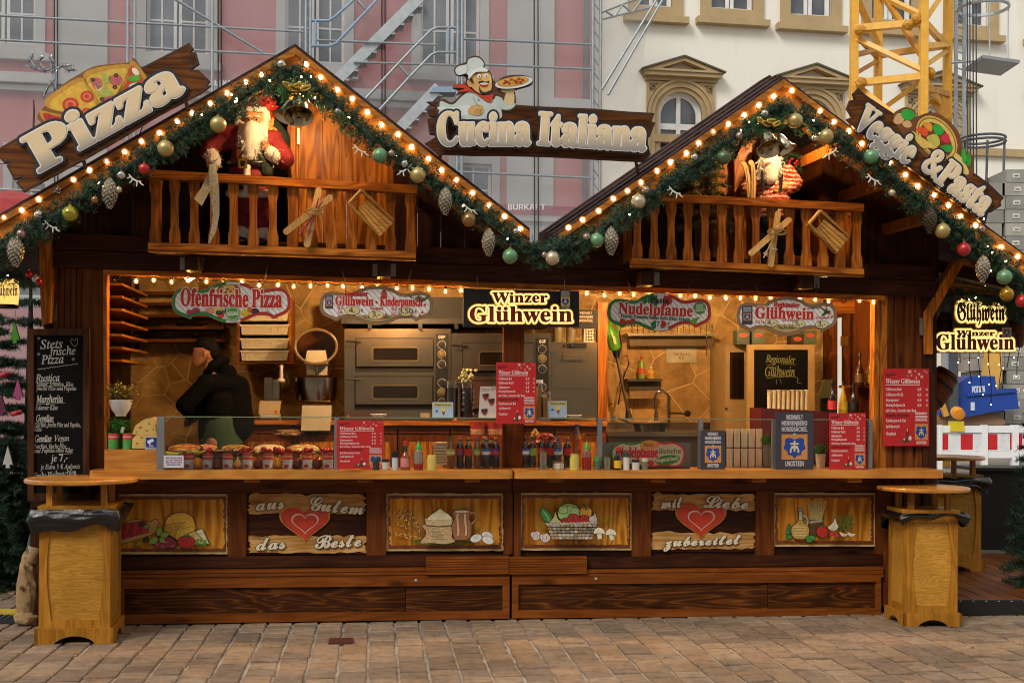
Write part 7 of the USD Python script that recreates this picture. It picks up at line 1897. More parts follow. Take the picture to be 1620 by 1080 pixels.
# ================================================================ printed menus, crest boards, cards
def menu(x0,y0,x1,y1,v,label,lean=0):
 t=Thing('red_menu',label,'menu');w_,h=x1-x0,y1-y0
 t.add('board',H.ext(rect(x0,y0,x1,y1),v,.004),paint('#a81e20',.35,var=.04))
 X=lambda f:x0+f*w_
 Y=lambda f:y0+f*h
 wl,dk=[],[]
 wl.append(words('Winzer Glühwein','serif',X(.06),Y(.195),h*.062,w_*.74));wl.append(rect(X(.06),Y(.21),X(.80),Y(.218)))
 for k,(s_,f,yy)in enumerate((('Glühwein Rot',.34,.285),('Glühwein Weiß',.38,.355),('Alpenpower',.28,.425),('Bratapfelpunsch',.42,.49),('mit Schuss, Amaretto oder Rum',.66,.56),('Kinderpunsch Rot',.44,.69),('Apfelpunsch',.3,.765),('Glaspfand',.22,.86))):
  wl.append(words(s_,'serif',X(.06),Y(yy),h*.038,w_*f))
  if k<4:wl+=[words('4,0','serif',X(.74),Y(yy),h*.034,w_*.09),words('€','bold',X(.93),Y(yy),h*.03)]
 dk.append(words('Regionaler','bi',X(.05),Y(.105),h*.045,w_*.24,8));dk.append(words('Alkoholfreie Heißgetränke','serif',X(.05),Y(.625),h*.042,w_*.52));
 flat(t,'white_print',unary_union(wl),'#cbb8b4',H,v,.001);flat(t,'dark_print',unary_union(dk),'#3a0c0c',H,v,.001)
 for fx,fy,r in((.58,.04,.034),(.70,.03,.018),(.78,.07,.024),(.9,.03,.016),(.62,.09,.016),(.84,.105,.026),(.72,.115,.015),(.95,.05,.013),(.54,.095,.012)):flat(t,'star',star(X(fx),Y(fy),r*h,5,.45),'#c49a94',H,v,.001)
 wt=[words(s_,'bold',X(.83),Y(.595+.042*i),h*.03,w_*.27,0,0,0,'c')for i,s_ in enumerate(('WEINWELT','HERRENBERG','HONIGSÄCKEL'))]+[words('UNGSTEIN','bold',X(.83),Y(.975),h*.034,w_*.22,0,0,0,'c')]
 flat(t,'crest_lettering',unary_union(wt),'#cbbcb8',H,v,.001);crest(t,None,X(.69),Y(.715),X(.97),Y(.925),v-.0006)
 for k in range(14):flat(t,'fir_twig',leafshape(X(.40)+(k%7)*w_*.035,Y(.93),X(.36)+k*w_*.022,Y(.90+.03*(k%3)),w_*.012),'#5a3a24',H,v,.001)
 flat(t,'candle',rect(X(.50),Y(.82),X(.56),Y(.9)),'#6a1216',H,v,.0014);flat(t,'flame',leafshape(X(.53),Y(.82),X(.525),Y(.765),w_*.012),'#c08a5a',H,v,.0014);flat(t,'snow_figure',oval(X(.585),Y(.90),w_*.035,h*.03,12),'#c4b8b4',H,v,.0016);flat(t,'berry',oval(X(.46),Y(.915),w_*.018,h*.012,8),'#d0c0b8',H,v,.0016)
menu(533,665,607,741,-.29,'red printed drinks menu standing on the left counter beside the glass post')
menu(785,573,848,670,-.26,'red printed drinks menu fixed to the centre post')
menu(1397,583,1470,705,-.06,'large red printed drinks menu on the right corner post')
menu(1312,653,1370,742,-.29,'red printed drinks menu standing at the right end of the counter')
def crest_board(x0,y0,x1,y1,v,label):
 t=Thing('crest_board',label,'sign');w_,h=x1-x0,y1-y0
 t.add('board',H.ext(rect(x0,y0,x1,y1),v,.006),paint('#34323a',.4,var=.05));
 flat(t,'lettering',unary_union([words(s_,'bold',(x0+x1)/2,y0+h*(.125+.105*i),h*.08,w_*f,0,0,0,'c')for i,(s_,f)in enumerate((('WEINWELT',.44),('HERRENBERG',.68),('HONIGSÄCKEL',.68)))]+[words('UNGSTEIN','bold',(x0+x1)/2,y0+h*.945,h*.09,w_*.5,0,0,0,'c')]),'#b8b4b4',H,v,.001)
 crest(t,None,x0+w_*.16,y0+h*.385,x1-w_*.16,y0+h*.83,v-.0005);flat(t,'stem',oval((x0+x1)/2,y0+h*.385,w_*.04,h*.02,10),'#8a9ab0',H,v,.0035)
crest_board(1227,652,1287,742,-.29,'large dark grey board with a blue crest standing by the right menu')
crest_board(1109,681,1147,742,-.27,'small dark grey board with a blue crest in front of the stacked glasses')
def cards():
 t=Thing('white_card','small white card with red and blue print at the foot of the left glass post','card');t.add('card',H.ext(rect(259,720,290.5,739.5),-.26,.003),paint('#b4b4bc',.5));flat(t,'print',unary_union([words('Alle Pizzen frisch','bold',275,725+i*3.6,2.5,26-4*(i==3),0,0,0,'c')for i in(0,2,3)]),'#3a4a7a',H,-.26,.001);flat(t,'print',words('aus dem Steinofen','bold',275,728.6,2.6,26,0,0,0,'c'),'#a02a3a',H,-.26,.001)
 t=Thing('pasta_board','green and red edged board lettered Nudelpfanne Glutenfrei vegetarisch behind the condiments','sign');v=-.16
 t.add('grey_panel',hx(951.5,700,1092,742,-.13,.01),paint('#6a6a6c',.4,.3))
 pl=curvy([(966,718),(970,706),(980,700),(988,699),(1000,701),(1020,697),(1040,698),(1052,700),(1065,699),(1080,706),(1084,718),(1080,732),(1068,739),(1050,736),(1030,739),(1000,736),(980,737),(970,732)],4)
 t.add('border',H.ext(pl.intersection(rect(940,690,1020,750)),v,.006),paint('#147a3a',.35));t.add('border',H.ext(pl.intersection(rect(1020,690,1100,750)),v,.006),paint('#b3231f',.35));t.add('face',H.ext(pl.buffer(-3),v-.0015,.0014),paint('#b8b0aa',.4))
 g=words('Nudelpfanne','serif',978,723,15,63,0).buffer(.6);flat(t,'lettering',g,'#a8202a',H,v-.0015,.001);flat(t,'lettering',words('Glutenfrei','bold',1042,717,8,36),'#1f6a3a',H,v-.0015,.001);t.add('oval',H.ext(oval(1056,727,20,7.5,26,-8),v-.0035,.002),paint('#147a3a',.4));flat(t,'lettering',words('vegetarisch','bold',1038,731,6.5,36,6),'#c8d0c4',H,v-.0036,.001)
 flat(t,'pasta_picture',curvy([(1013,702),(1025,696),(1040,699),(1042,707),(1028,711),(1015,709)],4),'#c08a3c',H,v-.002,.001);flat(t,'lettering',words('Pasta','serif',1018,706,5,16),'#2a1a10',H,v-.0032,.001);flat(t,'tomato',oval(1030,732,5,4.5,16),'#a82a20',H,v-.002,.001)
 for x_,lab,c,sm in((714,'storage jar of coffee beans on the glass shelf','#3a2614',1),(738,'tall glass of dark sweets with dried flowers on the glass shelf','#241614',0)):
  t=Thing('glass_jar',lab,'jar');p=H.loc(hu(x_,661,-.02),-.02,ZS+.008);m=H.mpp(x_,661,-.02)
  t.add('contents',plathe(p,can(9.2,46),m,20),paint(c,.25,var=.7,scale=110,bump=.5,coat=.5));t.add('glass',plathe(p,[(10,0),(10,53),(9.5,53)],m,22),pane((.95,.95,.92)))
  if sm:t.add('lid',plathe(p,[(10.4,50),(10.4,57),(0,57)],m,22),STEELB)
  else:
   r=np.random.default_rng(4)
   for k in range(36):t.add('dried_flower',lump(p+np.array([r.normal(0,.032),r.normal(0,.025),(58+r.uniform(-4,17))*m]),.012,1,.4,3,k),paint('#a89a5c' if k%2 else '#8f8a50',.7))
   for k in range(14):t.add('wrapped_sweet',lump(p+np.array([9*m*math.cos(k*2.1),9*m*math.sin(k*2.1),(5+k*3.0)*m]),.012,1,.3,3,k,(1.4,1,.8)),paint('#5a4a4a' if k%3 else '#8a8a92',.3))
 for x0,y0,x1,lab in((685,636,717,'small pale blue and yellow picture box left on the glass shelf'),(868,634,897,'small pale blue and yellow picture box right on the glass shelf')):
  t=Thing('picture_box',lab,'box');t.add('box',hx(x0,y0,x1,660,-.10,.1,.003),paint('#8fa8b8',.5));flat(t,'yellow_band',rect(x0+1,y0+1,x1-1,y0+7),'#b8a85a',H,-.10,.001);flat(t,'lettering',words('Eisbecher Karte','bold',x0+3,y0+5.4,3,x1-x0-6),'#3a3a3a',H,-.101,.001)
  flat(t,'ice_cone',Polygon([((x0+x1)/2-3,y0+13),((x0+x1)/2+4,y0+13),((x0+x1)/2+1,y0+22)]),'#8a2a3a',H,-.10,.001);flat(t,'ice_scoop',oval((x0+x1)/2+.5,y0+12,4,3,12),'#c4b05a',H,-.10,.0014);flat(t,'blue_fleck',oval(x0+6,y0+14,2.2,1.8,8),'#2a4a7a',H,-.10,.001)
 t=Thing('badge_board','white leaning card with heart badges beside the centre post menu','card');t.add('card',H.ext([(760,611),(787,611),(787,661),(757,661)],-.08,.006,.002),paint('#b4aea2',.5));flat(t,'lettering',words('Prosecco Spritz','it',762,619,6,24,6),'#5a5450',H,-.08,.001)
 for x_,y_ in((768,627),(777,635),(766,651)):t.add('badge',H.ext(Polygon([(x_-5,y_-4),(x_+5,y_-5),(x_+4,y_+1),(x_,y_+5),(x_-4,y_+1)]),-.088,.008),paint('#3a2220',.4));t.add('badge_drop',H.ext(oval(x_-.5,y_+2.5,2.4,2.4,10),-.09,.003),paint('#8a1c1c',.4))
 for x_,y0,w_,lab in((852,604,6.5,'tall jar of spaghetti behind the centre menu'),(864,622,7.5,'short jar of noodles beside the picture box')):
  t=Thing('pasta_jar',lab,'jar');p=H.loc(hu(x_,661,.04),.04,ZS+.008);m=H.mpp(x_,661,.04);hh=658-y0
  t.add('pasta',plathe(p,can(w_*.88,hh*.88),m,18),paint('#a8843c',.5,var=.3,scale=100));t.add('glass',plathe(p,[(w_,0),(w_,hh)],m,20),pane());t.add('lid',plathe(p,[(w_*1.05,hh),(w_*1.05,hh+5),(0,hh+5)],m,20),WHITEP if w_<7 else STEELB)
 for x_,lab in((599,'flat white dish on the glass shelf above the left menu'),(908,'flat white dish on the glass shelf by the dishwasher')):
  t=Thing('white_dish',lab,'dish');t.add('dish',plathe(H.loc(hu(x_,660,-.05),-.05,ZS+.008),[(0,0),(9,0),(13.5,4),(13,4.4),(9,1.4),(0,1.2)],.0047,28),WHITEP,smooth=40)
 for i,x_ in enumerate((756,783)):
  t=Thing('paper_cup',('left red printed tub below the glass shelf','right red printed tub below the glass shelf')[i],'tub');p=H.loc(hu(x_,690,.5),.5,hz(x_,693,.5));t.add('tub',plathe(p,[(0,0),(11,0),(13,26),(12.4,26),(10,1),(0,1)],.0051,24),paint('#8a2418',.4,var=.35,scale=30));t.add('pale_print',plathe(p,[(11.6,6),(12.3,15)],.0051,24),paint('#a8744c',.5,var=.5,scale=60))
 t=Thing('red_white_bags','red and white printed bag behind the bottles right of the centre post','bag');t.add('bag',lump(H.at(864,698,.1),.085,4,.25,2.5,5,(1.0,.5,.75)),paint('#a03a30',.4,var=.5,scale=22),smooth=True)
 t=Thing('bread_slice','pale bread slice with herbs behind the bottle row','bread');t.add('slice',lump(H.at(846,690,.2),.05,3,.3,3,2,(.6,.5,1.2)),paint('#b08a4c',.7))
 t=Thing('napkin_stack','white napkin block left of the bottle row','napkins');
 for k in range(8):t.add('napkin',H.ext([(688,736-k*4.6),(708,735-k*4.6),(708,731.4-k*4.6),(688,732.2-k*4.6)],.05,.12),paint('#b4a88a',.6))
 GL_=usdkit.material(stage,'/World/Looks/clear_tumbler',{'p':('principled_bsdf',{'base_color':(.8,.76,.62),'roughness':.08,'alpha':.27,'specular_ior_level':.8})},[],surface='p.BSDF')
 for row in range(2):
  for k in range(5):
   t=Thing('mulled_wine_glass',f'clear straight glass in the right case, {("leftmost", "second from left", "middle one", "second from right", "rightmost")[k]} of the {("lower", "upper")[row]} row','glass','clear glasses stacked in the right case');p=H.loc(hu(1154+k*11.6,742,.0),0.0,ZC+row*.155+.002)
   t.add('glass',plathe(p,[(0,0),(5.2,0),(5.7,32),(5.3,32),(4.8,2),(0,2)],.0046,18),GL_,smooth=30)
 for x_,y0,pot,lab in((1214,698,'glass','round green plant in a clear vase left of the large crest board'),(1298,712,'white','round green plant in a tilted white pot between crest board and menu'),(1206,702,None,None)):
  if pot is None:continue
  t=Thing('potted_plant',lab,'plant');v=.0 if pot=='glass' else-.1;r=np.random.default_rng(int(x_));c=np.array([H.at(x_+r.normal(0,4.2),y0-2+r.normal(0,3.2),v+r.normal(0,.02))for _ in range(170)])
  t.add('leaves',blades(c,r.normal(size=(170,3))+[0,0,.6],.03,.0026,r,.8,9),leaf('#1f5a10','#4a8a20'),kind='stuff');p=on(x_,v);hh=742-y0-6
  t.add('pot',plathe(p,[(0,0),(6.5,0),(8.4,hh),(7.8,hh),(6,1.5),(0,1.5)],.0047,20),GLASSB if pot=='glass' else WHITEP,smooth=40);t.add('stem',plathe(p,[(0,2),(3,2),(2.5,hh+6),(0,hh+6)],.0047,8),paint('#2f4a1c',.7))
cards()
# ================================================================ the pizza cook
def cook():
 t=Thing('person','person in black hooded top and green apron turned left behind the pizza case','person')
 v=.85;m=H.mpp(320,600,v)
 P=lambda x_,y_,dv=0.0:H.at(x_,y_,v+dv)
 hd=bones([(P(326,553),16.2*m,P(321,555),14.5*m),(P(319,560),12.5*m,P(315.5,572),8.2*m),(P(331,560),12*m,P(318,570),8*m),(P(313,558),7.2*m,P(311.5,566),6.0*m),(P(312,574),6.6*m,P(313,577),5.6*m),
    (P(307.5,562.5),2.2*m,P(304.2,567.5),1.9*m),(P(306.8,572.4),1.8*m,P(306.6,574.4),1.8*m),(P(333,570),10*m,P(338,596),12*m),(P(309,556),3.2*m,P(308,558),2.6*m),
    (P(325,558,-.085),2.2*m,P(324,565,-.083),1.4*m),(P(325,558,.085),2.2*m,P(324,565,.083),1.4*m),
    (P(340,596),14*m,P(344,690),22*m),(P(330,610,-.15),6*m,P(293,641,-.2),6*m),(P(293,641,-.2),6*m,P(300,662,.12),6*m),(P(335,612,.16),5*m,P(318,645,.23),5*m),(P(318,645,.23),5*m,P(300,664,.3),6*m),
    (P(300,662,.12),6*m,P(298,668,.2),6.5*m),(P(300,664,.3),6*m,P(297,668,.36),6.5*m)]+
    [(P(298,668,.2+dv),2.6*m,P(294,673,.25+dv*1.3),1.9*m)for dv in(-.03,-.01,.01,.03)]+[(P(297,668,.36+dv),2.6*m,P(293,673,.41+dv*1.3),1.9*m)for dv in(-.03,-.01,.01,.03)]+
    [(P(340,700,s_),15*m,P(342,800,s_),10*m)for s_ in(-.1,.1)]+[(P(342,800,s_),10*m,P(343,880,s_),7*m)for s_ in(-.1,.1)],.016,5)
 b=t.add('body',hd,paint('#9a6a4a',.5,var=.06),smooth=True)
 hair=bones([(P(328,549),16.6*m,P(322,547),14.6*m),(P(334,554),13.6*m,P(337,563),9.6*m)],.012,4)
 keep=hair.vertices
 fm=hair.faces[((hair.vertices[hair.faces].mean(1)-P(313,552))@(H.U*.75+np.array([0,0,.65]))>-.012)]
 t.add('hair',trimesh.Trimesh(hair.vertices,fm,process=False),paint('#0c0907',.8,bump=.2,bscale=300,spec=.1),smooth=True)
 for s_ in(-.055,):
  t.add('eye',ball(P(308.2,560.5,s_*.45),1.1*m,2),paint('#1a120e',.3),smooth=True);t.add('eyebrow',tube([P(306.6,556.6,s_*.4),P(310,555.4,s_*.8),P(314,556.6,s_*1.1)],.004,5),paint('#15100c',.7))
  t.add('lips',tube([P(305.6,573.4,-.01),P(308.5,574.2,-.035)],.004,6),paint('#7a4034',.5),smooth=True)
 ho=bones([(P(341,603),17*m,P(346,640),30*m),(P(346,640),30*m,P(346,690),31*m),(P(325,606,-.15),15*m,P(372,610,.05),19*m),(P(335,604,.17),15*m,P(372,610,.05),18*m),(P(375,612,.05),20*m,P(374,672,.02),29*m),
    (P(326,606,-.16),14.5*m,P(292,641,-.2),13*m),(P(292,641,-.2),13*m,P(303,657,.06),9*m),(P(335,608,.18),14*m,P(316,645,.23),12*m),(P(316,645,.23),12*m,P(303,661,.28),8.5*m),(P(347,580),12*m,P(360,592),15*m),(P(333,590),12*m,P(356,588),13*m)],.02,7)
 n=meshkit.fbm(ho.vertices*7,3,4);ho.vertices=ho.vertices+ho.vertex_normals*((n-.5)*.03)[:,None]
 t.add('hooded_top',ho,paint('#050505',.9,var=.3,bump=.3,bscale=300,spec=.1),smooth=True)
 t.add('hood',tube([P(330,588,-.07),P(336,578,-.1),P(350,568,-.06),P(356,570,.02),P(348,572,.09),P(332,588,.08)],[.03,.038,.042,.042,.038,.03],12),paint('#050505',.9,var=.3,spec=.1),smooth=True)
 t.add('apron',bones([(P(350,672),33*m,P(350,720),34*m)],.03,3),paint('#1f3a1c',.8,var=.25,bump=.3,bscale=30),smooth=True)
 t.add('trousers',bones([(P(345,715),27*m,P(346,760),25*m)]+[(P(344,740,s_),18*m,P(343,872,s_),10.5*m)for s_ in(-.11,.11)],.03,4),paint('#15161a',.85),smooth=True)
 for s_ in(-.1,.1):
  p=P(343,882,s_);p[2]=.125;t.add('shoe',lump(p+H.U*-.06+[0,0,.035],.05,3,.05,2,1,(2.4,.95,.8)),paint('#101010',.5),smooth=True)
cook()
# ================================================================ bin tables, chalkboard
BIN=wood('#744510','#9f6a22','#b07e30','z',fig=.3,rough=.38,size=.7,knots=False)
BIRCH=wood('#8f5f1c','#a9792e','#ba8c40','u',rings=16,fig=.45,rough=.4,size=.35,knots=False)
BAG=paint('#08080a',.22,var=.2,coat=.3,bump=.5,bscale=35)
def bin_table(label,gl,gr,depth,zt,rt,seed,z0=0.0,dim=1):
 a,b=np.array(gl),np.array(gr);d=b-a;w=float(np.hypot(d[0],d[1]));fr=Frame((a[0],a[1],0),math.degrees(math.atan2(d[1],d[0])))
 t=Thing('bin_table',label,'waste bin','wooden bin tables beside the stall');k=zt/1.1;Z=lambda z:z0+z*k
 def arch(n,u0,u1):
  p=[(u0,Z(0)),(u0+n*.24,Z(0))]+[(u0+n*(.24+.52*f),Z(.055*math.sin(math.pi*f)**.6))for f in np.linspace(.05,.95,11)]+[(u1-n*.24,Z(0)),(u1,Z(0)),(u1,Z(.105)),(u0,Z(.105))]
  return Polygon(p)
 side=Frame(fr.loc(w,0,0),math.degrees(fr.yaw)+90);left=Frame(fr.loc(0,depth,0),math.degrees(fr.yaw)-90)
 for f_,n in((fr,w),(side,depth),(left,depth)):
  t.add('plinth',f_.solid([arch(n,0,n)],-.0,.02,.004),BIN)
  i=.028;u0,u1=i,n-i;zb,zc=Z(.105),Z(.885)
  cur=[(u0+.075-.03*math.sin(math.pi*q),zb+.055+(zc-zb-.11)*q)for q in np.linspace(0,1,9)]+[(u1-.075+.03*math.sin(math.pi*q),zb+.055+(zc-zb-.11)*q)for q in np.linspace(1,0,9)]
  t.add('frame',f_.solid([sbox(u0,zb,u1,zc).difference(Polygon(cur))],i-.006,.02),BIN)
  t.add('panel',f_.solid([Polygon(cur).buffer(.01)],i+.006,.012),BIRCH)
 t.add('core',fr.box(.04,w-.04,.045,depth-.03,Z(.06),Z(.88)),W_DARK)
 t.add('collar',fr.box(.012,w-.012,.012,depth-.012,Z(.885),Z(.925),.006),BIN)
 for u_ in(.06,w-.10):
  for v_ in(.06,depth-.10):t.add('leg',fr.box(u_,u_+.038,v_,v_+.038,Z(.925),Z(1.068),.003),BIN)
 c=fr.loc(w/2,depth/2,0);t.add('table_top',lathe([(0,Z(1.068)),(rt-.008,Z(1.068)),(rt,Z(1.075)),(rt,Z(1.092)),(rt-.01,Z(1.1)),(0,Z(1.1))],[c[0],c[1],0],n=56),W_COUNT,smooth=30)
 n,m=120,14;r=np.random.default_rng(seed);P=[]
 for j in range(m):
  f=j/(m-1)
  for q in range(n):
   s_=q/n;per=2*(w+depth);L=s_*per
   u_,v_=(L,0)if L<w else(w,L-w)if L<w+depth else(w-(L-w-depth),depth)if L<2*w+depth else(0,depth-(L-2*w-depth))
   low=.80-.05*math.sin(6.28*s_+seed)-.03*math.sin(18*s_+seed*2)+.02*math.sin(40*s_)
   z_=.905+(low-.905)*f;x3=np.array([s_*9,f*3.5,seed])
   bul=.016+.035*math.sin(math.pi*min(1,f*.9+.1))+.05*(float(meshkit.fbm(x3*1.4,3,seed))-.5)+.03*abs(float(meshkit.noise(np.array([s_*30+f*3,f*2.2,1.]))-.5))
   cu,cv=u_-w/2,v_-depth/2;l_=math.hypot(cu,cv);P.append(fr.loc(u_+cu/l_*bul,v_+cv/l_*bul,Z(z_)))
 f=[[j*n+q,j*n+(q+1)%n,(j+1)*n+(q+1)%n,(j+1)*n+q]for j in range(m-1)for q in range(n)]
 me=trimesh.Trimesh(np.array(P),np.array([[a_[0],a_[2],a_[1]]for a_ in f]+[[a_[0],a_[3],a_[2]]for a_ in f]),process=False);t.add('rubbish_bag',me,BAG,smooth=True)
g=ground
bin_table('honey-coloured wooden bin table with a black bag at the left end of the stall',g(54,1020.5),g(180,1017),.50,1.11,.375,1)
bin_table('honey-coloured wooden bin table with a black bag at the right end of the stall',g(1430,991.5),g(1522,991),.40,1.03,.34,4)
bin_table('darker wooden bin table standing on the deck behind the right one',g(1468,905,.12),g(1558,903,.12),.48,1.05,.37,7,.12)
t_=Thing('menu_chalkboard','tall dark framed chalkboard with handwritten pizza menu on the left corner post','chalkboard');v_=-.13
t_.add('frame',H.ext(rect(43,520,141,792).difference(rect(53,530,131,780)),v_,.04),wood('#1c0f07','#3a2010','#55331a','z',fig=.3));t_.add('slate',H.ext(rect(52,529,132,781),v_+.02,.015),paint('#070707',.8,var=.4,scale=8,spec=.12))
def hw(s_,x_,y_,c,w_=None,a=0):return words(s_,'it',x_,y_,c,w_,a)
big=[hw('Stets',64,552,13,36,3),hw('frische',80,562,12,40,2),hw('Pizza',66,576,13,36,3),hw('Rustica',57,604,11,38,2),hw('Margherita',58,637,11,42,1),hw('Gemüse',57,667,10,28,1),hw('Gemüse',55,699,10,27,1),hw('je 7,-',82,730,10,26,3)]
sm=[hw('Salami, Schinken, Käse',58,611,6.5,58),hw('frische Pilze und Paprika',58,617.5,6.5,63),hw('Edamer Käse',56,648,7,36),hw('Zucchini, frische Pilze und Paprika,',54,675,6.5,74),hw('Käse',54,682,6.5,12),hw('Vegan',86,698,9,24,2),hw('Zucchini, frische Pilze',53,709,6.5,52),hw('und Paprika ohne Käse',54,716,6.5,62,1),hw('je Extra 1 € Aufpreis',65,742,7,62,1),hw('Frohe',54,758,10,20,4),hw('Weihnachten',76,757,10,46,7)]
lines_=[stroke(p,.55)for p in([(57,606),(96,605)],[(58,639),(103,637.5)],[(57,669),(85,667)],[(92,718),(114,717)],[(119,548),(112,540),(114,536),(118,539),(121,535),(123,539),(119,548)])]+[stroke([(60+i*1.0,583-i*.14+1.6*abs(math.sin(i*.45)))for i in range(0,66,3)],.7)]
for x_,y_ in((61,535),(61,560),(116,568),(118,748)):lines_+=[LineString([(x_-2.5*math.cos(q),y_-2.5*math.sin(q)),(x_+2.5*math.cos(q),y_+2.5*math.sin(q))]).buffer(.25)for q in(0,1.05,2.1)]
flat(t_,'chalk_writing',unary_union([q.buffer(.22)for q in big]+[q.buffer(.06)for q in sm]+lines_),'#9a978e',H,v_+.02,.001)
# ================================================================ firs and things at the two sides
TWIG=leaf('#0d2012','#28462a')
def fir(label,base,h,r,seed,dens=1.0,z1=.15,name='fir_tree',cat_='tree',m=None,nl=.11,wd=.0035,tier=.24):
 t=Thing(name,label,cat_);rg=np.random.default_rng(seed);base=np.array(base,float)
 t.add('trunk',tube([base,base+[0,0,h*.5],base+[0,0,h]],[.022*h+.01,.014*h+.008,.006],9),paint('#2c2318',.9,bump=.5))
 br,C,D=[],[],[];z=h*z1
 while z<h*.98:
  f=1-z/h;n=int(5+4*f)
  for i in range(n):
   a=i*6.283/n+rg.uniform(-.35,.35);L=r*(f**.75)*rg.uniform(.75,1.1)+.04;o=np.array([math.cos(a),math.sin(a),0]);s_=np.array([-o[1],o[0],0])
   p=[base+[0,0,z]+o*L*q+np.array([0,0,L*(.10*q-.22*q*q)])for q in(0,.35,.7,1)];br.append(tube(p,[.012,.009,.006,.003],5))
   for q in np.linspace(.18,1,int(4+L*16*dens)):
    c=base+[0,0,z]+o*L*q+np.array([0,0,L*(.10*q-.22*q*q)])
    for sg in(-1,0,1):
     l2=L*.33*(1.15-q)*abs(sg)
     for e in np.linspace(0,1,1 if sg==0 else max(1,int(l2/.045))):
      C.append(c+s_*sg*l2*e+o*l2*e*.6);D.append(o+s_*sg*.9+rg.normal(0,.15,3))
  z+=tier*(.7+.5*f)*h/2.2
 t.add('branches',join(br),paint('#33281a',.9),kind='stuff');t.add('needles',blades(np.array(C),np.array(D),nl,wd,rg,.62,13),m or TWIG,kind='stuff')
 return t
p_=g(46,905);fir('tall fir with bare upper trunk behind the left chalkboard',p_,3.0,.66,3,1.5,.2,tier=.17)
p_=g(-14,915);fir('bushy fir at the left edge of the picture',p_,2.5,.74,4,1.6,.06,tier=.15)
p_=g(8,925);fir('dense dark lower fir in front of the two taller firs at the left',p_,1.35,.6,14,1.7,.05,tier=.13)
p_=g(1652,950,.0);fir('slim dark fir at the right edge beside the deck',p_,1.9,.32,6,1.2,.02,tier=.13)
for x_,y_,c,lab in((23,525,'#3f7a18','bright green felt tree ornament'),(28,615,'#96406c','pink felt tree ornament'),(12,722,'#a8a8a0','white felt tree ornament'),(2,640,'#5a1a3a','dark plum felt tree ornament')):
 t_=Thing('felt_ornament',f'{lab} hanging on the left firs','ornament');d_=9.9
 t_.add('felt',W.ext([(x_,y_-17),(x_+8,y_+13),(x_+3,y_+12),(x_+3,y_+18),(x_-3,y_+18),(x_-3,y_+12),(x_-8,y_+13)],d_,.02,.004),paint(c,.9));t_.add('thread',bar(W.at(x_,y_-17,d_),W.at(x_+2,y_-34,d_),.002,4),CORD)
for x_,y_,lab in((8,592,'upper red ribbon roll on the left firs'),(27,653,'lower red ribbon roll on the left firs')):
 t_=Thing('red_roll',lab,'ornament');t_.add('roll',tube([W.at(x_-8,y_+2,9.9),W.at(x_,y_,9.88),W.at(x_+7,y_-2,9.9)],.02,9),paint('#a01a1a',.6));t_.add('thread',bar(W.at(x_,y_-4,9.9),W.at(x_,y_-18,9.9),.002,4),CORD)
t_=Thing('stone_planter','pale grey stone planter under the left firs','planter');t_.add('trough',W.ext([(-60,893),(47,893),(46,922),(-60,922)],10.9,.6,.02),paint('#8a867c',.85,bump=.3));t_.add('soil',W.ext([(-58,890),(45,890),(45,893),(-58,893)],10.95,.5),paint('#2a2018',.9))
t_=Thing('burlap_sack','beige burlap sack with dark star prints leaning on the left chalet corner','sack');p_=g(43,988);SK=paint('#8f744e',.9,var=.2,scale=12,bump=.6,bscale=120)
sk_=lump(p_+[0,0,.26],1,4,.22,2.2,3,(.075,.07,.27));t_.add('sack',sk_,SK,smooth=True);t_.add('tied_neck',tube([p_+[.03,0,.46],p_+[.05,0,.52],p_+[.06,0,.57]],[.05,.04,.055],12),SK,smooth=True);t_.add('sagging_foot',lump(p_+[0,-.01,.05],1,3,.3,2,5,(.09,.08,.06)),SK,smooth=True)
for x_,y_ in((40,897),(46,923),(34,930),(45,955)):t_.add('printed_star',W.ext(star(x_,y_,5),p_[1]-.085,.006),paint('#4a3820',.9))
t_=Thing('felt_gnome','grey-green pointed felt figure above the burlap sack','ornament');t_.add('cone',plathe(g(47,950)+[0,0,.38],[(0,0),(9,0),(5,16),(1,36),(0,36)],.0046,14),paint('#3a4a44',.9));t_.add('base',plathe(g(47,950)+[0,0,.36],[(0,0),(9.5,0),(9.5,5),(0,5)],.0046,14),paint('#2a342f',.9))
t_=Thing('cable_ramp','yellow and black rubber cable ramp on the paving at the left edge','cable ramp');p_=g(20,986)
t_.add('tread',W.box(-6.0,p_[0]+.12,p_[1],p_[1]+.16,0,.035,.01),paint('#15181c',.7));t_.add('yellow_lid',W.box(-6.0,p_[0]+.10,p_[1]+.16,p_[1]+.34,0,.05,.008),paint('#a8901c',.6,var=.3,scale=30))
for i in range(9):t_.add('tread_rib',W.box(p_[0]+.09-i*.05,p_[0]+.115-i*.05,p_[1]+.01,p_[1]+.15,.035,.042,.002),paint('#20242a',.7))
t_=Thing('barrel_lamp','glowing yellow barrel lamp lettered Glühwein at the left edge','lamp');c_=W.at(8,462,10.2);m_=.0054
t_.add('barrel',plathe(c_-[0,0,22*m_],[(0,0),(19,0),(21,22),(19,44),(0,44)],m_,32),glow((1,.6,.14),.5),smooth=40);t_.add('top_hoop',plathe(c_+[0,0,20*m_],[(19.6,0),(19.6,5),(0,5)],m_,32),W_DARK);t_.add('bottom_hoop',plathe(c_-[0,0,25*m_],[(0,0),(20,0),(20,5)],m_,32),W_DARK)
flat(t_,'lettering',words('Glühwein','frak',-12,468,17,40),'#3a1a08',W,c_[1]-.118,.003);t_.add('cord',bar(c_+[0,0,.13],c_+[0,0,.4],.005,5),CORD)
t_=Thing('timber_deck','low brown timber deck with a black edge right of the stall','deck');a_=g(1512,973)
for i in range(20):t_.add('deck_board',W.box(a_[0]+i*.142,a_[0]+i*.142+.135,a_[1]+.02,13.2,.085,.12,.004),W_SOFF)
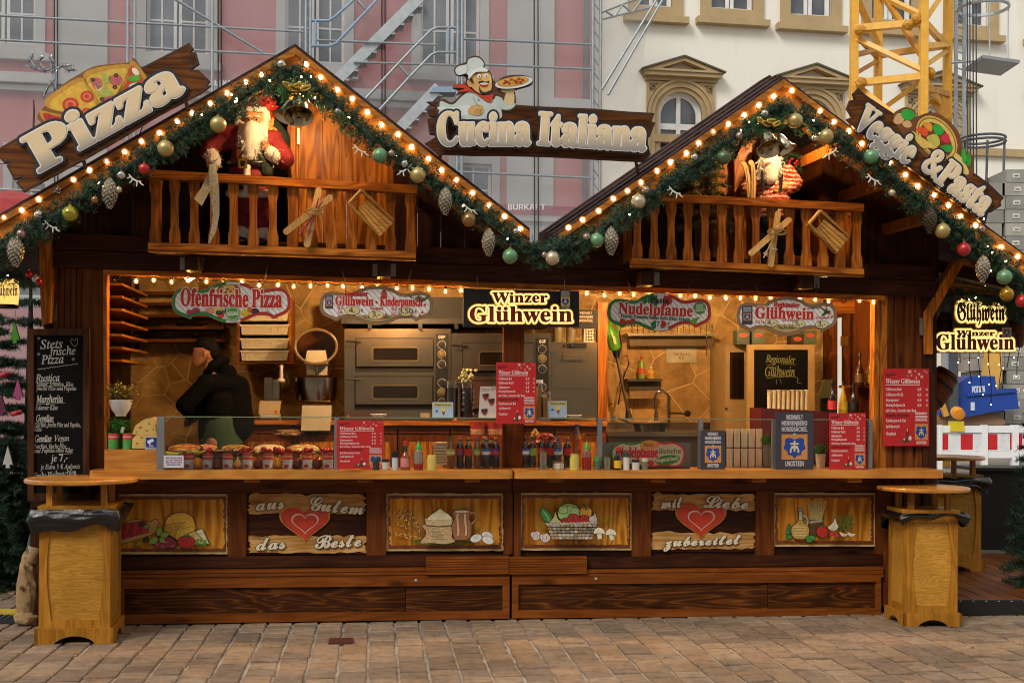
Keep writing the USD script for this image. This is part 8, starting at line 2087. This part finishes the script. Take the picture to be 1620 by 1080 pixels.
t_.add('black_edge',W.box(a_[0]-.02,a_[0]+3,a_[1],a_[1]+.02,0,.122),paint('#131416',.5));t_.add('frame',W.box(a_[0],a_[0]+3,a_[1]+.02,13.2,.0,.085),BLACK)
for i in range(6):t_.add('edge_screw',W.box(a_[0]+.03+i*.1,a_[0]+.045+i*.1,a_[1]-.003,a_[1],.112,.118),paint('#9a9a98',.4))
t_=Thing('dark_counter','black clad low counter front at the back of the deck','counter');u_=(1540-810)*12.4/F
t_.add('cladding',W.box(u_,u_+3,12.4,12.5,.14,.97,.01),paint('#050505',.7));t_.add('pale_strip',W.box(u_,u_+3,12.36,12.40,.12,.15),paint('#8a8478',.6));t_.add('top',W.box(u_-.02,u_+3,12.35,12.9,.97,1.0,.01),paint('#0a0a0a',.5))
t_=lit_sign('lit_sign','upper glowing yellow sign lettered Glühwein hanging right of the stall',H,.55,rect(1507,474,1596,524),[('Glühwein','frak',1514,507,25,76,0)],strength=.55,ink='#5a2408',halo=2.6,hooks=((1520,474,1520,440),(1580,474,1580,440)))
t_=lit_sign('lit_sign','lower glowing yellow and red sign lettered Winzer Glühwein hanging right of the stall',H,.50,rect(1476,526,1606,558),[('Winzer','serif',1514,531,8,60,0),('Glühwein','serif',1481,553,23,124,0)],strength=.55,halo=2.6)
t_=Thing('small_plaque','small blue crest plaque at the lower right glowing sign','plaque');t_.add('plate',H.ext(rect(1586,518,1600,534),.48,.006),paint('#a8a89a',.5));crest(t_,None,1587,519,1599,533,.48)
for x_,y_,ax,lab in((1494,522,(.3,0,1),'small dark barrel left of the lit signs'),(1478,618,(.75,0,1),'tilted ribbed barrel behind the right red menu'),(1606,522,(.1,0,1),'small dark barrel right of the lit signs')):
 t_=Thing('wooden_barrel',lab,'barrel');c_=H.at(x_,y_,.75);s_=.0056*(1.35 if y_>600 else 1)
 ax=np.array(ax)/np.linalg.norm(ax);t_.add('staves',lathe([(0,-26*s_),(13*s_,-26*s_)]+[(s_*(13+5*math.cos(q*1.57)),26*s_*q)for q in np.linspace(-1,1,9)]+[(0,26*s_)],c_,ax,28),W_MID)
 for q in(-.8,-.35,.35,.8):t_.add('hoop',lathe([(s_*(13.6+5*math.cos(q*1.57)),(26*q-1.5)*s_),(s_*(13.6+5*math.cos(q*1.57)),(26*q+1.5)*s_)],c_,ax,28),paint('#2a2420',.4,.7))
t_=Thing('icicle_lights','dark cords of tiny warm lights hanging right of the stall','string light');r_=np.random.default_rng(5)
for i in range(11):
 x_=1476+i*15;y1=r_.uniform(570,650)if i>2 else r_.uniform(490,520);v_=.8+.1*(i%3)
 pts_=[H.at(x_+3*math.sin(q*9+i),462+(y1-462)*q,v_)for q in np.linspace(0,1,7)];t_.add('cord',tube(pts_,.004,4),CORD)
 for q in np.linspace(.1,1,int((y1-460)/26)):t_.add('tiny_light',ball(H.at(x_+3*math.sin(q*9+i)+r_.normal()*3,462+(y1-462)*q,v_-.02),.006,1),glow((1,.72,.35),3.0))
garland('green fir garland under the right eave behind the lit signs',[(1470,470),(1510,462),(1560,466),(1640,490)],.5,9,.1,260)
garland('dark fir garland hanging under the left eave',[(-20,425),(20,430),(60,436)],-.2,10,.09,260)
for x_,y_,c,lab in((46,434,'#a81a2a','red bauble under the left eave'),(56,441,'#b0aca4','silver bauble right under the left eave'),(62,446,'#a01a1a','second red bauble at the left post')):
 t_=Thing('bauble',f'small {lab}','bauble');c_=H.at(x_,y_,-.3);t_.add('ball',ball(c_,.026,3),paint(c,.25,.4),smooth=True);t_.add('cap',lathe([(0,0),(.006,0),(.006,.008),(0,.008)],c_+[0,0,.025],n=8),paint('#a89050',.3,.9))
t_=Thing('booth_roof','red cloth booth roof with white fringe showing behind the left eave','booth');c_=W.at(20,330,14);m_=14/F
t_.add('cloth_roof',plathe(c_,[(140,-28),(100,0),(50,16),(0,30)],m_,24),paint('#8f1c18',.7,var=.3));t_.add('fringe',plathe(c_,[(141,-38),(141,-28)],m_,24),paint('#a8a49c',.8));t_.add('pole',bar([c_[0]-.9,c_[1],0],c_-[.9,0,.1],.06,8),paint('#3a2a20',.6))
t_=Thing('tinsel_reindeer','sparkling silver tinsel reindeer figure behind the pizza sign','decoration');TS=paint('#b0b4ba',.12,1.0);r_=np.random.default_rng(3);C_,D_=[],[]
for pl_ in([(88,140),(86,120),(82,110),(70,112),(55,108),(48,95),(52,86)],[(70,112),(62,98),(68,90)],[(82,110),(84,98),(80,90)],[(55,108),(46,104)],[(84,112),(100,104),(112,104)],[(86,125),(75,140),(70,152)],[(100,104),(108,112),(118,110)],[(225,200),(215,225),(205,240)],[(190,210),(200,228),(196,250)]):
 p3=np.array([H.at(x_,y_,.6)for x_,y_ in pl_]);t_.add('wire_limb',tube(p3,.008,6),TS)
 for a_,b_ in zip(p3,p3[1:]):
  for q in np.linspace(0,1,9):C_.append(a_+(b_-a_)*q);D_.append(b_-a_)
t_.add('tinsel',blades(np.array(C_),np.array(D_),.05,.003,r_,.85,9),TS,kind='stuff')
single('bare_twig',tube([H.at(53,205,.2),H.at(54,175,.2),H.at(53,158,.2)],[.008,.007,.004],6),paint('#4a3420',.8),'thin bare brown stick standing behind the pizza sign','stick')
# ================================================================ dolls and toys on the balconies
FUR=paint('#c8c0b0',.9,var=.08,scale=40,bump=.6,bscale=160,sheen=.4);REDC=paint('#6e0a0e',.8,var=.25,scale=9,bump=.3,bscale=60);SKIN=paint('#b5804e',.5,var=.06)
def tufts(t,name,pts,r,n,L,seed,m,down=.8,wd=.0035):
 rg=np.random.default_rng(seed);p=np.array(pts);i=rg.integers(0,len(p),n);d=rg.normal(size=(n,3));d /= np.linalg.norm(d,axis=1)[:,None]
 t.add(name,blades(p[i]+d*r*rg.uniform(.5,1,(n,1)),d*.6+[0,0,-down],L,wd,rg,.3,7),m,kind='stuff')
def hand(P0,d,side,m):
 """small five-fingered hand: palm and curled fingers"""
 d=d/np.linalg.norm(d);o=[(P0,.016,P0+d*.03,.018)]
 for i,L in enumerate((.040,.046,.043,.034)):
  b_=P0+d*.035+side*(i-1.5)*.0115;o+=[(b_,.0075,b_+d*L*.6,.0065),(b_+d*L*.6,.0065,b_+d*L*.9-H.V*.012,.005)]
 return o+[(P0+side*-.02+d*.01,.0085,P0+side*-.036+d*.032,.0065)]
def dolls():
 PF=lambda v:(lambda x_,y_,dv=0.0:H.at(x_,y_,v+dv))
 v=-.14;P=PF(v);m=H.mpp(400,250,v)
 t=Thing('bearded_doll','white bearded doll in a red coat holding a long cream ribbon on the left balcony','doll')
 ch=[(P(400,190),19*m,P(400,202),16*m),(P(400,205),12*m,P(400,225),16*m),(P(400,225),28*m,P(396,300),34*m),(P(378,222),14*m,P(420,222),14*m),(P(366,214),13*m,P(331,238),9*m),(P(331,238),9*m,P(338,256,-.06),6*m),(P(430,222),13*m,P(450,254,-.02),12*m),(P(450,254,-.02),11*m,P(428,240,-.14),6*m),(P(386,310),15*m,P(384,380),10*m),(P(412,310),15*m,P(414,382),10*m),(P(400,198,-.075),3.2*m,P(400,202,-.09),3.2*m)]
 t.add('body',bones(ch+hand(P(339,257,-.07),-np.array([0,0,1.0])-H.V*.2,H.U,m)+hand(P(427,238,-.15),np.array([0,0,.9])-H.U*.6,H.U,m),.012,3),SKIN,smooth=True)
 co=bones([(P(400,222),27*m,P(396,288),36*m),(P(396,288),36*m,P(397,315),33*m),(P(368,214),17*m,P(330,239),14*m),(P(330,239),14*m,P(334,250,-.04),11*m),(P(366,216),18*m,P(400,228),26*m),(P(430,222),17*m,P(449,252,-.02),16.5*m),(P(449,252,-.02),15*m,P(436,246,-.1),11*m),(P(430,222),18*m,P(400,228),26*m),(P(386,318),17*m,P(384,366),13*m),(P(412,318),17*m,P(414,368),13*m)],.014,4)
 nn=meshkit.fbm(co.vertices*14,3,2);co.vertices=co.vertices+co.vertex_normals*((nn-.5)*.03)[:,None];t.add('red_coat',co,REDC,smooth=True)
 for a,b,r in(((335,246,-.05),(338,255,-.07),11.5),((434,247,-.11),(429,243,-.14),11),((384,366),(384,374),15),((414,368),(414,376),15)):
  A_,B_=P(*a),P(*b);t.add('fur_cuff',bones([(A_,r*m,B_,r*m)],.015,2),FUR,smooth=True);tufts(t,'fur',[A_,B_],r*m,90,.045,3,FUR,.2)
 hem=[P(397+34*math.cos(a),306,.17*math.sin(a))for a in np.linspace(0,6.28,25)];t.add('fur_hem',tube(hem[:-1],.03,9,True),FUR,smooth=True);t.add('fur_front',tube([P(391,262,-.17),P(390,285,-.185),P(391,305,-.18)],.026,8),FUR,smooth=True)
 for a in((384,384),(414,386)):t.add('boot',lump(P(*a,-.02),1,3,.1,2,1,(.06,.1,.045)),BLACK,smooth=True)
 belt=[P(396+36*math.cos(a),258,.175*math.sin(a))for a in np.linspace(0,6.28,30)];t.add('belt',tube(belt[:-1],.022,7,True),paint('#121012',.35),smooth=True);t.add('buckle',H.ext(rect(377,251,391,266).difference(rect(380,254,388,263)),v-.20,.012),paint('#b08a2c',.25,.9))
 t.add('beard',bones([(P(400,207,-.07),12*m,P(400,216,-.10),19*m),(P(400,212,-.10),20*m,P(396,248,-.14),9*m),(P(382,194,-.0),6*m,P(388,214,-.09),12*m),(P(418,194,-.0),6*m,P(412,214,-.09),12*m)],.012,3),FUR,smooth=True)
 tufts(t,'beard_hair',[P(400+dx,yy,-.11-.02*(yy>220))for yy in range(210,256,6)for dx in(-13,-7,0,7,13)if abs(dx)<20-(yy-196)*.22],8*m,700,.07,5,FUR)
 t.add('hair',bones([(P(381,180),8*m,P(379,200),9*m),(P(419,180),8*m,P(421,200),9*m)],.015,3),FUR,smooth=True);t.add('cap',bones([(P(400,172),17.5*m,P(404,160),12*m),(P(404,160),12*m,P(416,168,.04),8*m)],.014,3),REDC,smooth=True)
 t.add('cap_brim',tube([P(400+18.5*math.cos(a),173,.092*math.sin(a))for a in np.linspace(0,6.1,24)],.02,9,True),FUR,smooth=True)
 for s_ in(-1,1):
  t.add('eye',ball(P(400+s_*6,189.5,-.088),.007,2),paint('#1c140e',.2),smooth=True);t.add('eyebrow',tube([P(400+s_*3,185,-.092),P(400+s_*7,183.5,-.092),P(400+s_*11,186,-.08)],.006,6),FUR)
  t.add('spectacle_ring',tube([P(400+s_*6.5+5*math.cos(a),190+4.6*math.sin(a),-.105)for a in np.linspace(0,6.2,18)],.0025,5,True),paint('#b5a070',.2,1.0))
 t.add('moustache',tube([P(389,204,-.105),P(395,200.5,-.125),P(400,199.5,-.13),P(405,200.5,-.125),P(411,204,-.105)],[.006,.017,.015,.017,.006],8),FUR,smooth=True);t.add('mouth',H.ext(oval(400,206,3.5,1.4,14),v-.16,.006),paint('#8a2a22',.5))
 s=Thing('gift_sack','dark green velvet gift sack behind the red-coated doll','sack');s.add('sack',bones([(P(436,262,.1),22*m,P(440,222,.12),20*m),(P(440,222,.12),20*m,P(430,205,.1),17*m)],.015,4),paint('#10200f',.85,var=.3),smooth=True);s.add('lower_fold',bones([(P(420,272,-.1),12*m,P(412,250,-.14),7*m)],.015,3),paint('#10200f',.85,var=.3),smooth=True)
 b=Thing('teddy_bear','tiny golden teddy bear sitting in the green gift sack','toy');TD=paint('#b08a48',.9,bump=.6,bscale=150)
 b.add('body',bones([(P(427,194,.0),6.5*m,P(427,195,0),6.5*m),(P(427,205,0),7*m,P(427,210,0),6*m),(P(422,203,-.01),2.6*m,P(418,207,-.03),2.6*m),(P(432,203,-.01),2.6*m,P(436,206,-.03),2.6*m),(P(422,189,0),2.4*m,P(422,190,0),2.4*m),(P(432,189,0),2.4*m,P(432,190,0),2.4*m),(P(427,197,-.03),2.6*m,P(427,198,-.035),2.4*m)],.008,3),TD,smooth=True)
 for dx in(-2.3,2.3):b.add('eye',ball(P(427+dx,192.5,-.033),.0035,1),BLACK)
 f=Thing('red_flowers','cluster of red cloth flowers behind the red-coated doll','flowers');r=np.random.default_rng(2)
 for k in range(9):
  c=P(427+r.uniform(-13,13),165+r.uniform(-12,16),.02+r.uniform(-.03,.05))
  for q in range(6):
   a=q*1.047+k;e=np.array([math.cos(a),-.35,math.sin(a)]);s_=np.array([-math.sin(a),0,math.cos(a)]);f.add('petal',trimesh.Trimesh(np.array([c,c+e*.028+s_*.013,c+e*.055,c+e*.028-s_*.013]),np.array([[0,1,2],[0,2,3]]),process=False),paint('#a0141a',.7,var=.2))
  f.add('flower_eye',ball(c-H.V*.01,.007,1),paint('#b59a2c',.5))
 rb=Thing('cream_ribbon','long cream printed ribbon hanging over the left balcony rail from the dolls hand','ribbon');RM=paint('#b8ab8e',.75,var=.35,scale=70,bump=.1)
 def strip(L_,R_,vv):
  n=len(L_);a=[H.at(x_,y_,vv+.02*math.sin(i*1.3))for i,(x_,y_)in enumerate(L_)];b_=[H.at(x_,y_,vv+.02*math.sin(i*1.3+.8))for i,(x_,y_)in enumerate(R_)];V_=np.array(a+b_);V2=V_+H.V*.003
  F_=[[i,i+1,n+i+1]for i in range(n-1)]+[[i,n+i+1,n+i]for i in range(n-1)];F2=[[q[0]+2*n,q[2]+2*n,q[1]+2*n]for q in F_]
  return trimesh.Trimesh(np.vstack([V_,V2]),np.array(F_+F2),process=False)
 rb.add('short_tail',strip([(331,262),(329,274),(318,298),(307,314)],[(340,262),(337,276),(332,302),(319,326)],-.46),RM,smooth=True);rb.add('long_tail',strip([(331,260),(330,280),(333,310),(337,340),(334,362),(329,384)],[(341,260),(345,282),(347,312),(347,340),(342,365),(332,385)],-.475),RM,smooth=True)
 P=PF(-.14);m=H.mpp(1220,280,-.14)
 t=Thing('bearded_doll','white bearded doll in a red and white knitted jumper on the right balcony','doll')
 t.add('body',bones([(P(1219,240),18*m,P(1219,252),16*m),(P(1219,258),12*m,P(1222,275),16*m),(P(1222,285),24*m,P(1222,340),27*m),(P(1204,278),11*m,P(1182,300),8*m),(P(1182,300),8*m,P(1186,306,-.1),5*m),(P(1244,276),12*m,P(1257,296),9*m),(P(1257,296),9*m,P(1240,297,-.12),5.5*m),(P(1212,350),13*m,P(1211,412),9*m),(P(1233,350),13*m,P(1234,414),9*m)]+hand(P(1239,297,-.13),-H.U*.9+np.array([0,0,-.2]),np.array([0,0,1.0]),m)+hand(P(1187,305,-.12),np.array([0,0,.7])+H.U*.3,H.U,m),.012,3),SKIN,smooth=True)
 KN=usdkit.material(stage,'/World/Looks/knitted_jumper',{'g':('geometry',{}),'w':('wave_texture',{'bands_direction':'z','scale':9,'distortion':3,'detail':2,'detail_scale':4}),'v':('voronoi_texture',{'scale':70}),'m':('mix_float',{'fac':.5}),'r':('rgb_ramp',{'ramp':[(.32,hexc('#941c18')),(.5,hexc('#b0402c')),(.62,hexc('#b8a58a'))]}),'b':('bump',{'strength':.5,'distance':.01}),'p':('principled_bsdf',{'roughness':.9})},[('g.position','w.vector'),('g.position','v.vector'),('w.fac','m.a'),('v.distance','m.b'),('m.result','r.fac'),('r.color','p.base_color'),('v.distance','b.height'),('b.normal','p.normal')],surface='p.BSDF')
 t.add('jumper',bones([(P(1222,280),25*m,P(1222,335),30*m),(P(1204,277),15*m,P(1182,299),12*m),(P(1204,277),15*m,P(1222,285),24*m),(P(1244,275),15*m,P(1255,290),15*m),(P(1255,290),15*m,P(1246,299,-.09),9*m),(P(1244,277),15*m,P(1222,285),24*m)],.014,4),KN,smooth=True)
 t.add('trousers',bones([(P(1222,335),29*m,P(1222,350),27*m),(P(1212,350),16*m,P(1211,405),12*m),(P(1233,350),16*m,P(1234,407),12*m)],.016,4),paint('#1c1a18',.85),smooth=True)
 for a in((1211,419),(1234,421)):t.add('boot',lump(P(*a,-.02),1,3,.1,2,1,(.055,.09,.045)),paint('#2a1a10',.6),smooth=True)
 t.add('beard',bones([(P(1219,252,-.05),16*m,P(1218,264,-.09),17.5*m),(P(1218,264,-.09),17*m,P(1219,282,-.12),10*m)],.012,3),FUR,smooth=True);tufts(t,'beard_hair',[P(1218+dx,yy,-.11)for yy in range(250,286,6)for dx in(-12,-6,0,6,12)],7*m,480,.06,6,FUR)
 t.add('mouth',H.ext(oval(1217,258.5,6,2.2,14),-.14-.17,.006),paint('#9a3a22',.5));t.add('cap',bones([(P(1219,232),19*m,P(1220,222),14*m)],.014,3),REDC,smooth=True);t.add('cap_brim',tube([P(1219+19*math.cos(a),238,.098*math.sin(a))for a in np.linspace(0,6.1,24)],.022,8,True),FUR,smooth=True)
 for s_ in(-1,1):t.add('eye',ball(P(1219+s_*6,246,-.088),.007,2),paint('#1c140e',.2),smooth=True);t.add('brace',tube([P(1221+s_*16,256,-.06),P(1221+s_*15.5,275,-.135),P(1221+s_*14,300,-.145)],.013,7),BLACK)
 w=Thing('berry_wreath','dark green wreath with red berries behind the knitted doll','wreath');r=np.random.default_rng(8);c=np.array([P(1256+13*math.cos(a),259+13*math.sin(a),.06)for a in r.uniform(0,6.28,120)]);w.add('leaves',blades(c,r.normal(size=(120,3)),.06,.004,r,.8,9),TWIG,kind='stuff');w.add('ring',tube([P(1256+13*math.cos(a),259+13*math.sin(a),.06)for a in np.linspace(0,6.1,20)],.012,6,True),paint('#1a2a14',.8))
 for k in range(7):w.add('berry',ball(P(1253+r.uniform(-5,9),258+r.uniform(-6,6),.02),.011,2),paint('#a01a1a',.3),smooth=True)
 s=Thing('toy_skis','pair of pale wooden skis held upright by the knitted doll','skis');SW=wood('#8a6a3c','#b5935c','#c9aa74','z',fig=.25,knots=False)
 for a,b_ in(((1176,259),(1186,312)),((1187,257),(1192,312))):
  q=stroke([a,(a[0]+4,a[1]+6),((a[0]+b_[0])/2+3,(a[1]+b_[1])/2),b_],6.5);s.add('ski',H.ext(q,-.30 if a[0]<1180 else-.31,.012,0),SW);s.add('ski_groove',H.ext(stroke([(a[0]+5,a[1]+8),b_],1),-.302 if a[0]<1180 else-.312,.002),paint('#6a4a24',.6))
 fir('little gold-lit fir beside the right balcony post',H.at(1118,408,-.12),.86,.23,12,2.2,.3,'little_fir','tree',leaf('#6a5a2c','#9a8a50'),.075,.0035,.2)
 for off,lab,A_,poles_,c in(((0,0),'left',[((504,301.5),(485.6,386)),((522,313),(453,366))],[((510,318),(472.6,373)),((504,314),(487,373))],'#8a1c14'),((0,0),'right',[((1231,338),(1219.5,418)),((1248,348),(1189,400))],[((1236,352),(1208,408))],'#a8885c')):
  t=Thing('crossed_skis',f'crossed wooden toy skis tied with twine on the {lab} balcony','skis')
  for i,(a,b_)in enumerate(A_):
   t.add('ski',H.ext(LineString([a,b_]).buffer(5.2 if lab=='left' else 4.6,6),-.455-.022*i,.016,.003),wood('#9a7040','#bb9258','#cfae7c','z',fig=.3,knots=False,size=.4))
   mx=np.array(a)*.72+np.array(b_)*.28 if i else np.array(a)*.3+np.array(b_)*.7;d_=np.array(b_)-np.array(a);nq=np.array([-d_[1],d_[0]])/np.linalg.norm(d_);t.add('binding',tube([H.at(*(mx-nq*6.5),-.482),H.at(*mx,-.487),H.at(*(mx+nq*6.5),-.482)],.005,6),paint('#b5a88c',.7))
  for a,b_ in poles_:
   t.add('ski_pole',bar(H.at(*a,-.497),H.at(*b_,-.497),.0055,6),paint(c,.5));f_=np.array(a)*.12+np.array(b_)*.88;t.add('pole_basket',H.ext(star(*f_,5,5,.5),-.500,.006),paint(c,.5))
  cx=(504+478)/2+5 if lab=='left' else 1226;cy=336 if lab=='left' else 368
  for q in range(4):t.add('twine_bow',tube([H.at(cx+3+9*math.cos(a)*(1 if q%2 else-1)+(6 if q%2 else-6),cy+4*math.sin(a)-2*(q // 2),-.505)for a in np.linspace(0,6.2,10)],.004,5),paint('#8a6a34',.8))
 for lab,T0,B0,T1,B1,q0,q1,q2,q3 in(('left',(572,301),(621,348),(552,322),(601,373),(580,317),(622,352),(601,374),(566,329)),('right',(1297,334),(1341,374),(1279,355),(1323,400),(1304,347),(1342,377),(1324,400),(1291,363))):
  t=Thing('toy_sled',f'small slatted wooden toy sled hung on the {lab} balcony','sled');SL=wood('#8a5c28','#b0803f','#c49a5a','u',fig=.3,knots=False,size=.4);q0,q1,q2,q3=map(np.array,(q0,q1,q2,q3))
  for a,b_ in((T0,B0),(T1,B1)):t.add('runner',beam(H.at(*a,-.50),H.at(*b_,-.45),.02,.045,H.V),SL)
  for i in range(4):
   f0,f1=(i+.06)/4,(i+.9)/4;t.add('slat',H.ext([q0+(q3-q0)*f0,q1+(q2-q1)*f0,q1+(q2-q1)*f1,q0+(q3-q0)*f1],-.505,.014,.003),SL)
  t.add('pull_bar',bar(H.at(*T0,-.51),H.at(*T1,-.51),.014,9),SL)
  for f_ in(.25,.8):t.add('cross_bar',beam(H.at(*(q0+(q1-q0)*f_),-.488),H.at(*(q3+(q2-q3)*f_),-.488),.02,.014,H.V),SL)
dolls()
for i,(x0,x1,h,c)in enumerate(((-60,-22,14,'#8f8574'),(-22,4,17,'#9a8d78'),(4,26,13,'#85786a'),(26,62,16,'#94897a'))):
 t_=Thing('rendered_house',('westernmost','tallest','lowest','easternmost')[i]+' rendered house closing the square behind the viewer','house')
 w_=t_.add('wall',W.box(x0,x1,-36,-26,0,h),paint(c,.9));t_.add('roof',beam([x0,-31,h+1.6],[x1,-31,h+1.6],11,3.2),paint('#4a322a',.8),w_)
 for k in range(int((x1-x0)/4)):
  for z_ in(2,6,10):t_.add('window',W.box(x0+1.3+k*4,x0+2.8+k*4,-26,-25.95,z_,z_+2.2),GLASS_FAR,w_)
r_=np.random.default_rng(21);L_=[]
for i in range(34):
 q=g(r_.uniform(150,1560),r_.uniform(985,1078));a=r_.uniform(0,6.28);s1=r_.uniform(.006,.017);s2=s1*r_.uniform(.3,.8);e=np.array([math.cos(a),math.sin(a),0]);n_=np.array([-e[1],e[0],0]);L_.append(trimesh.Trimesh(np.array([q-e*s1+[0,0,.006],q+n_*s2+[0,0,.009],q+e*s1+[0,0,.007],q-n_*s2+[0,0,.012]]),np.array([[0,2,1],[0,3,2]]),process=False))
single('litter',join(L_[:9]),paint('#b5b0a4',.8),'tiny pale paper scraps scattered on the paving','litter',None,'stuff');single('litter',join(L_[9:]),paint('#4a3420',.9),'small brown leaf scraps scattered on the paving','litter',None,'stuff')
for t_ in THINGS:
 t_.flush()
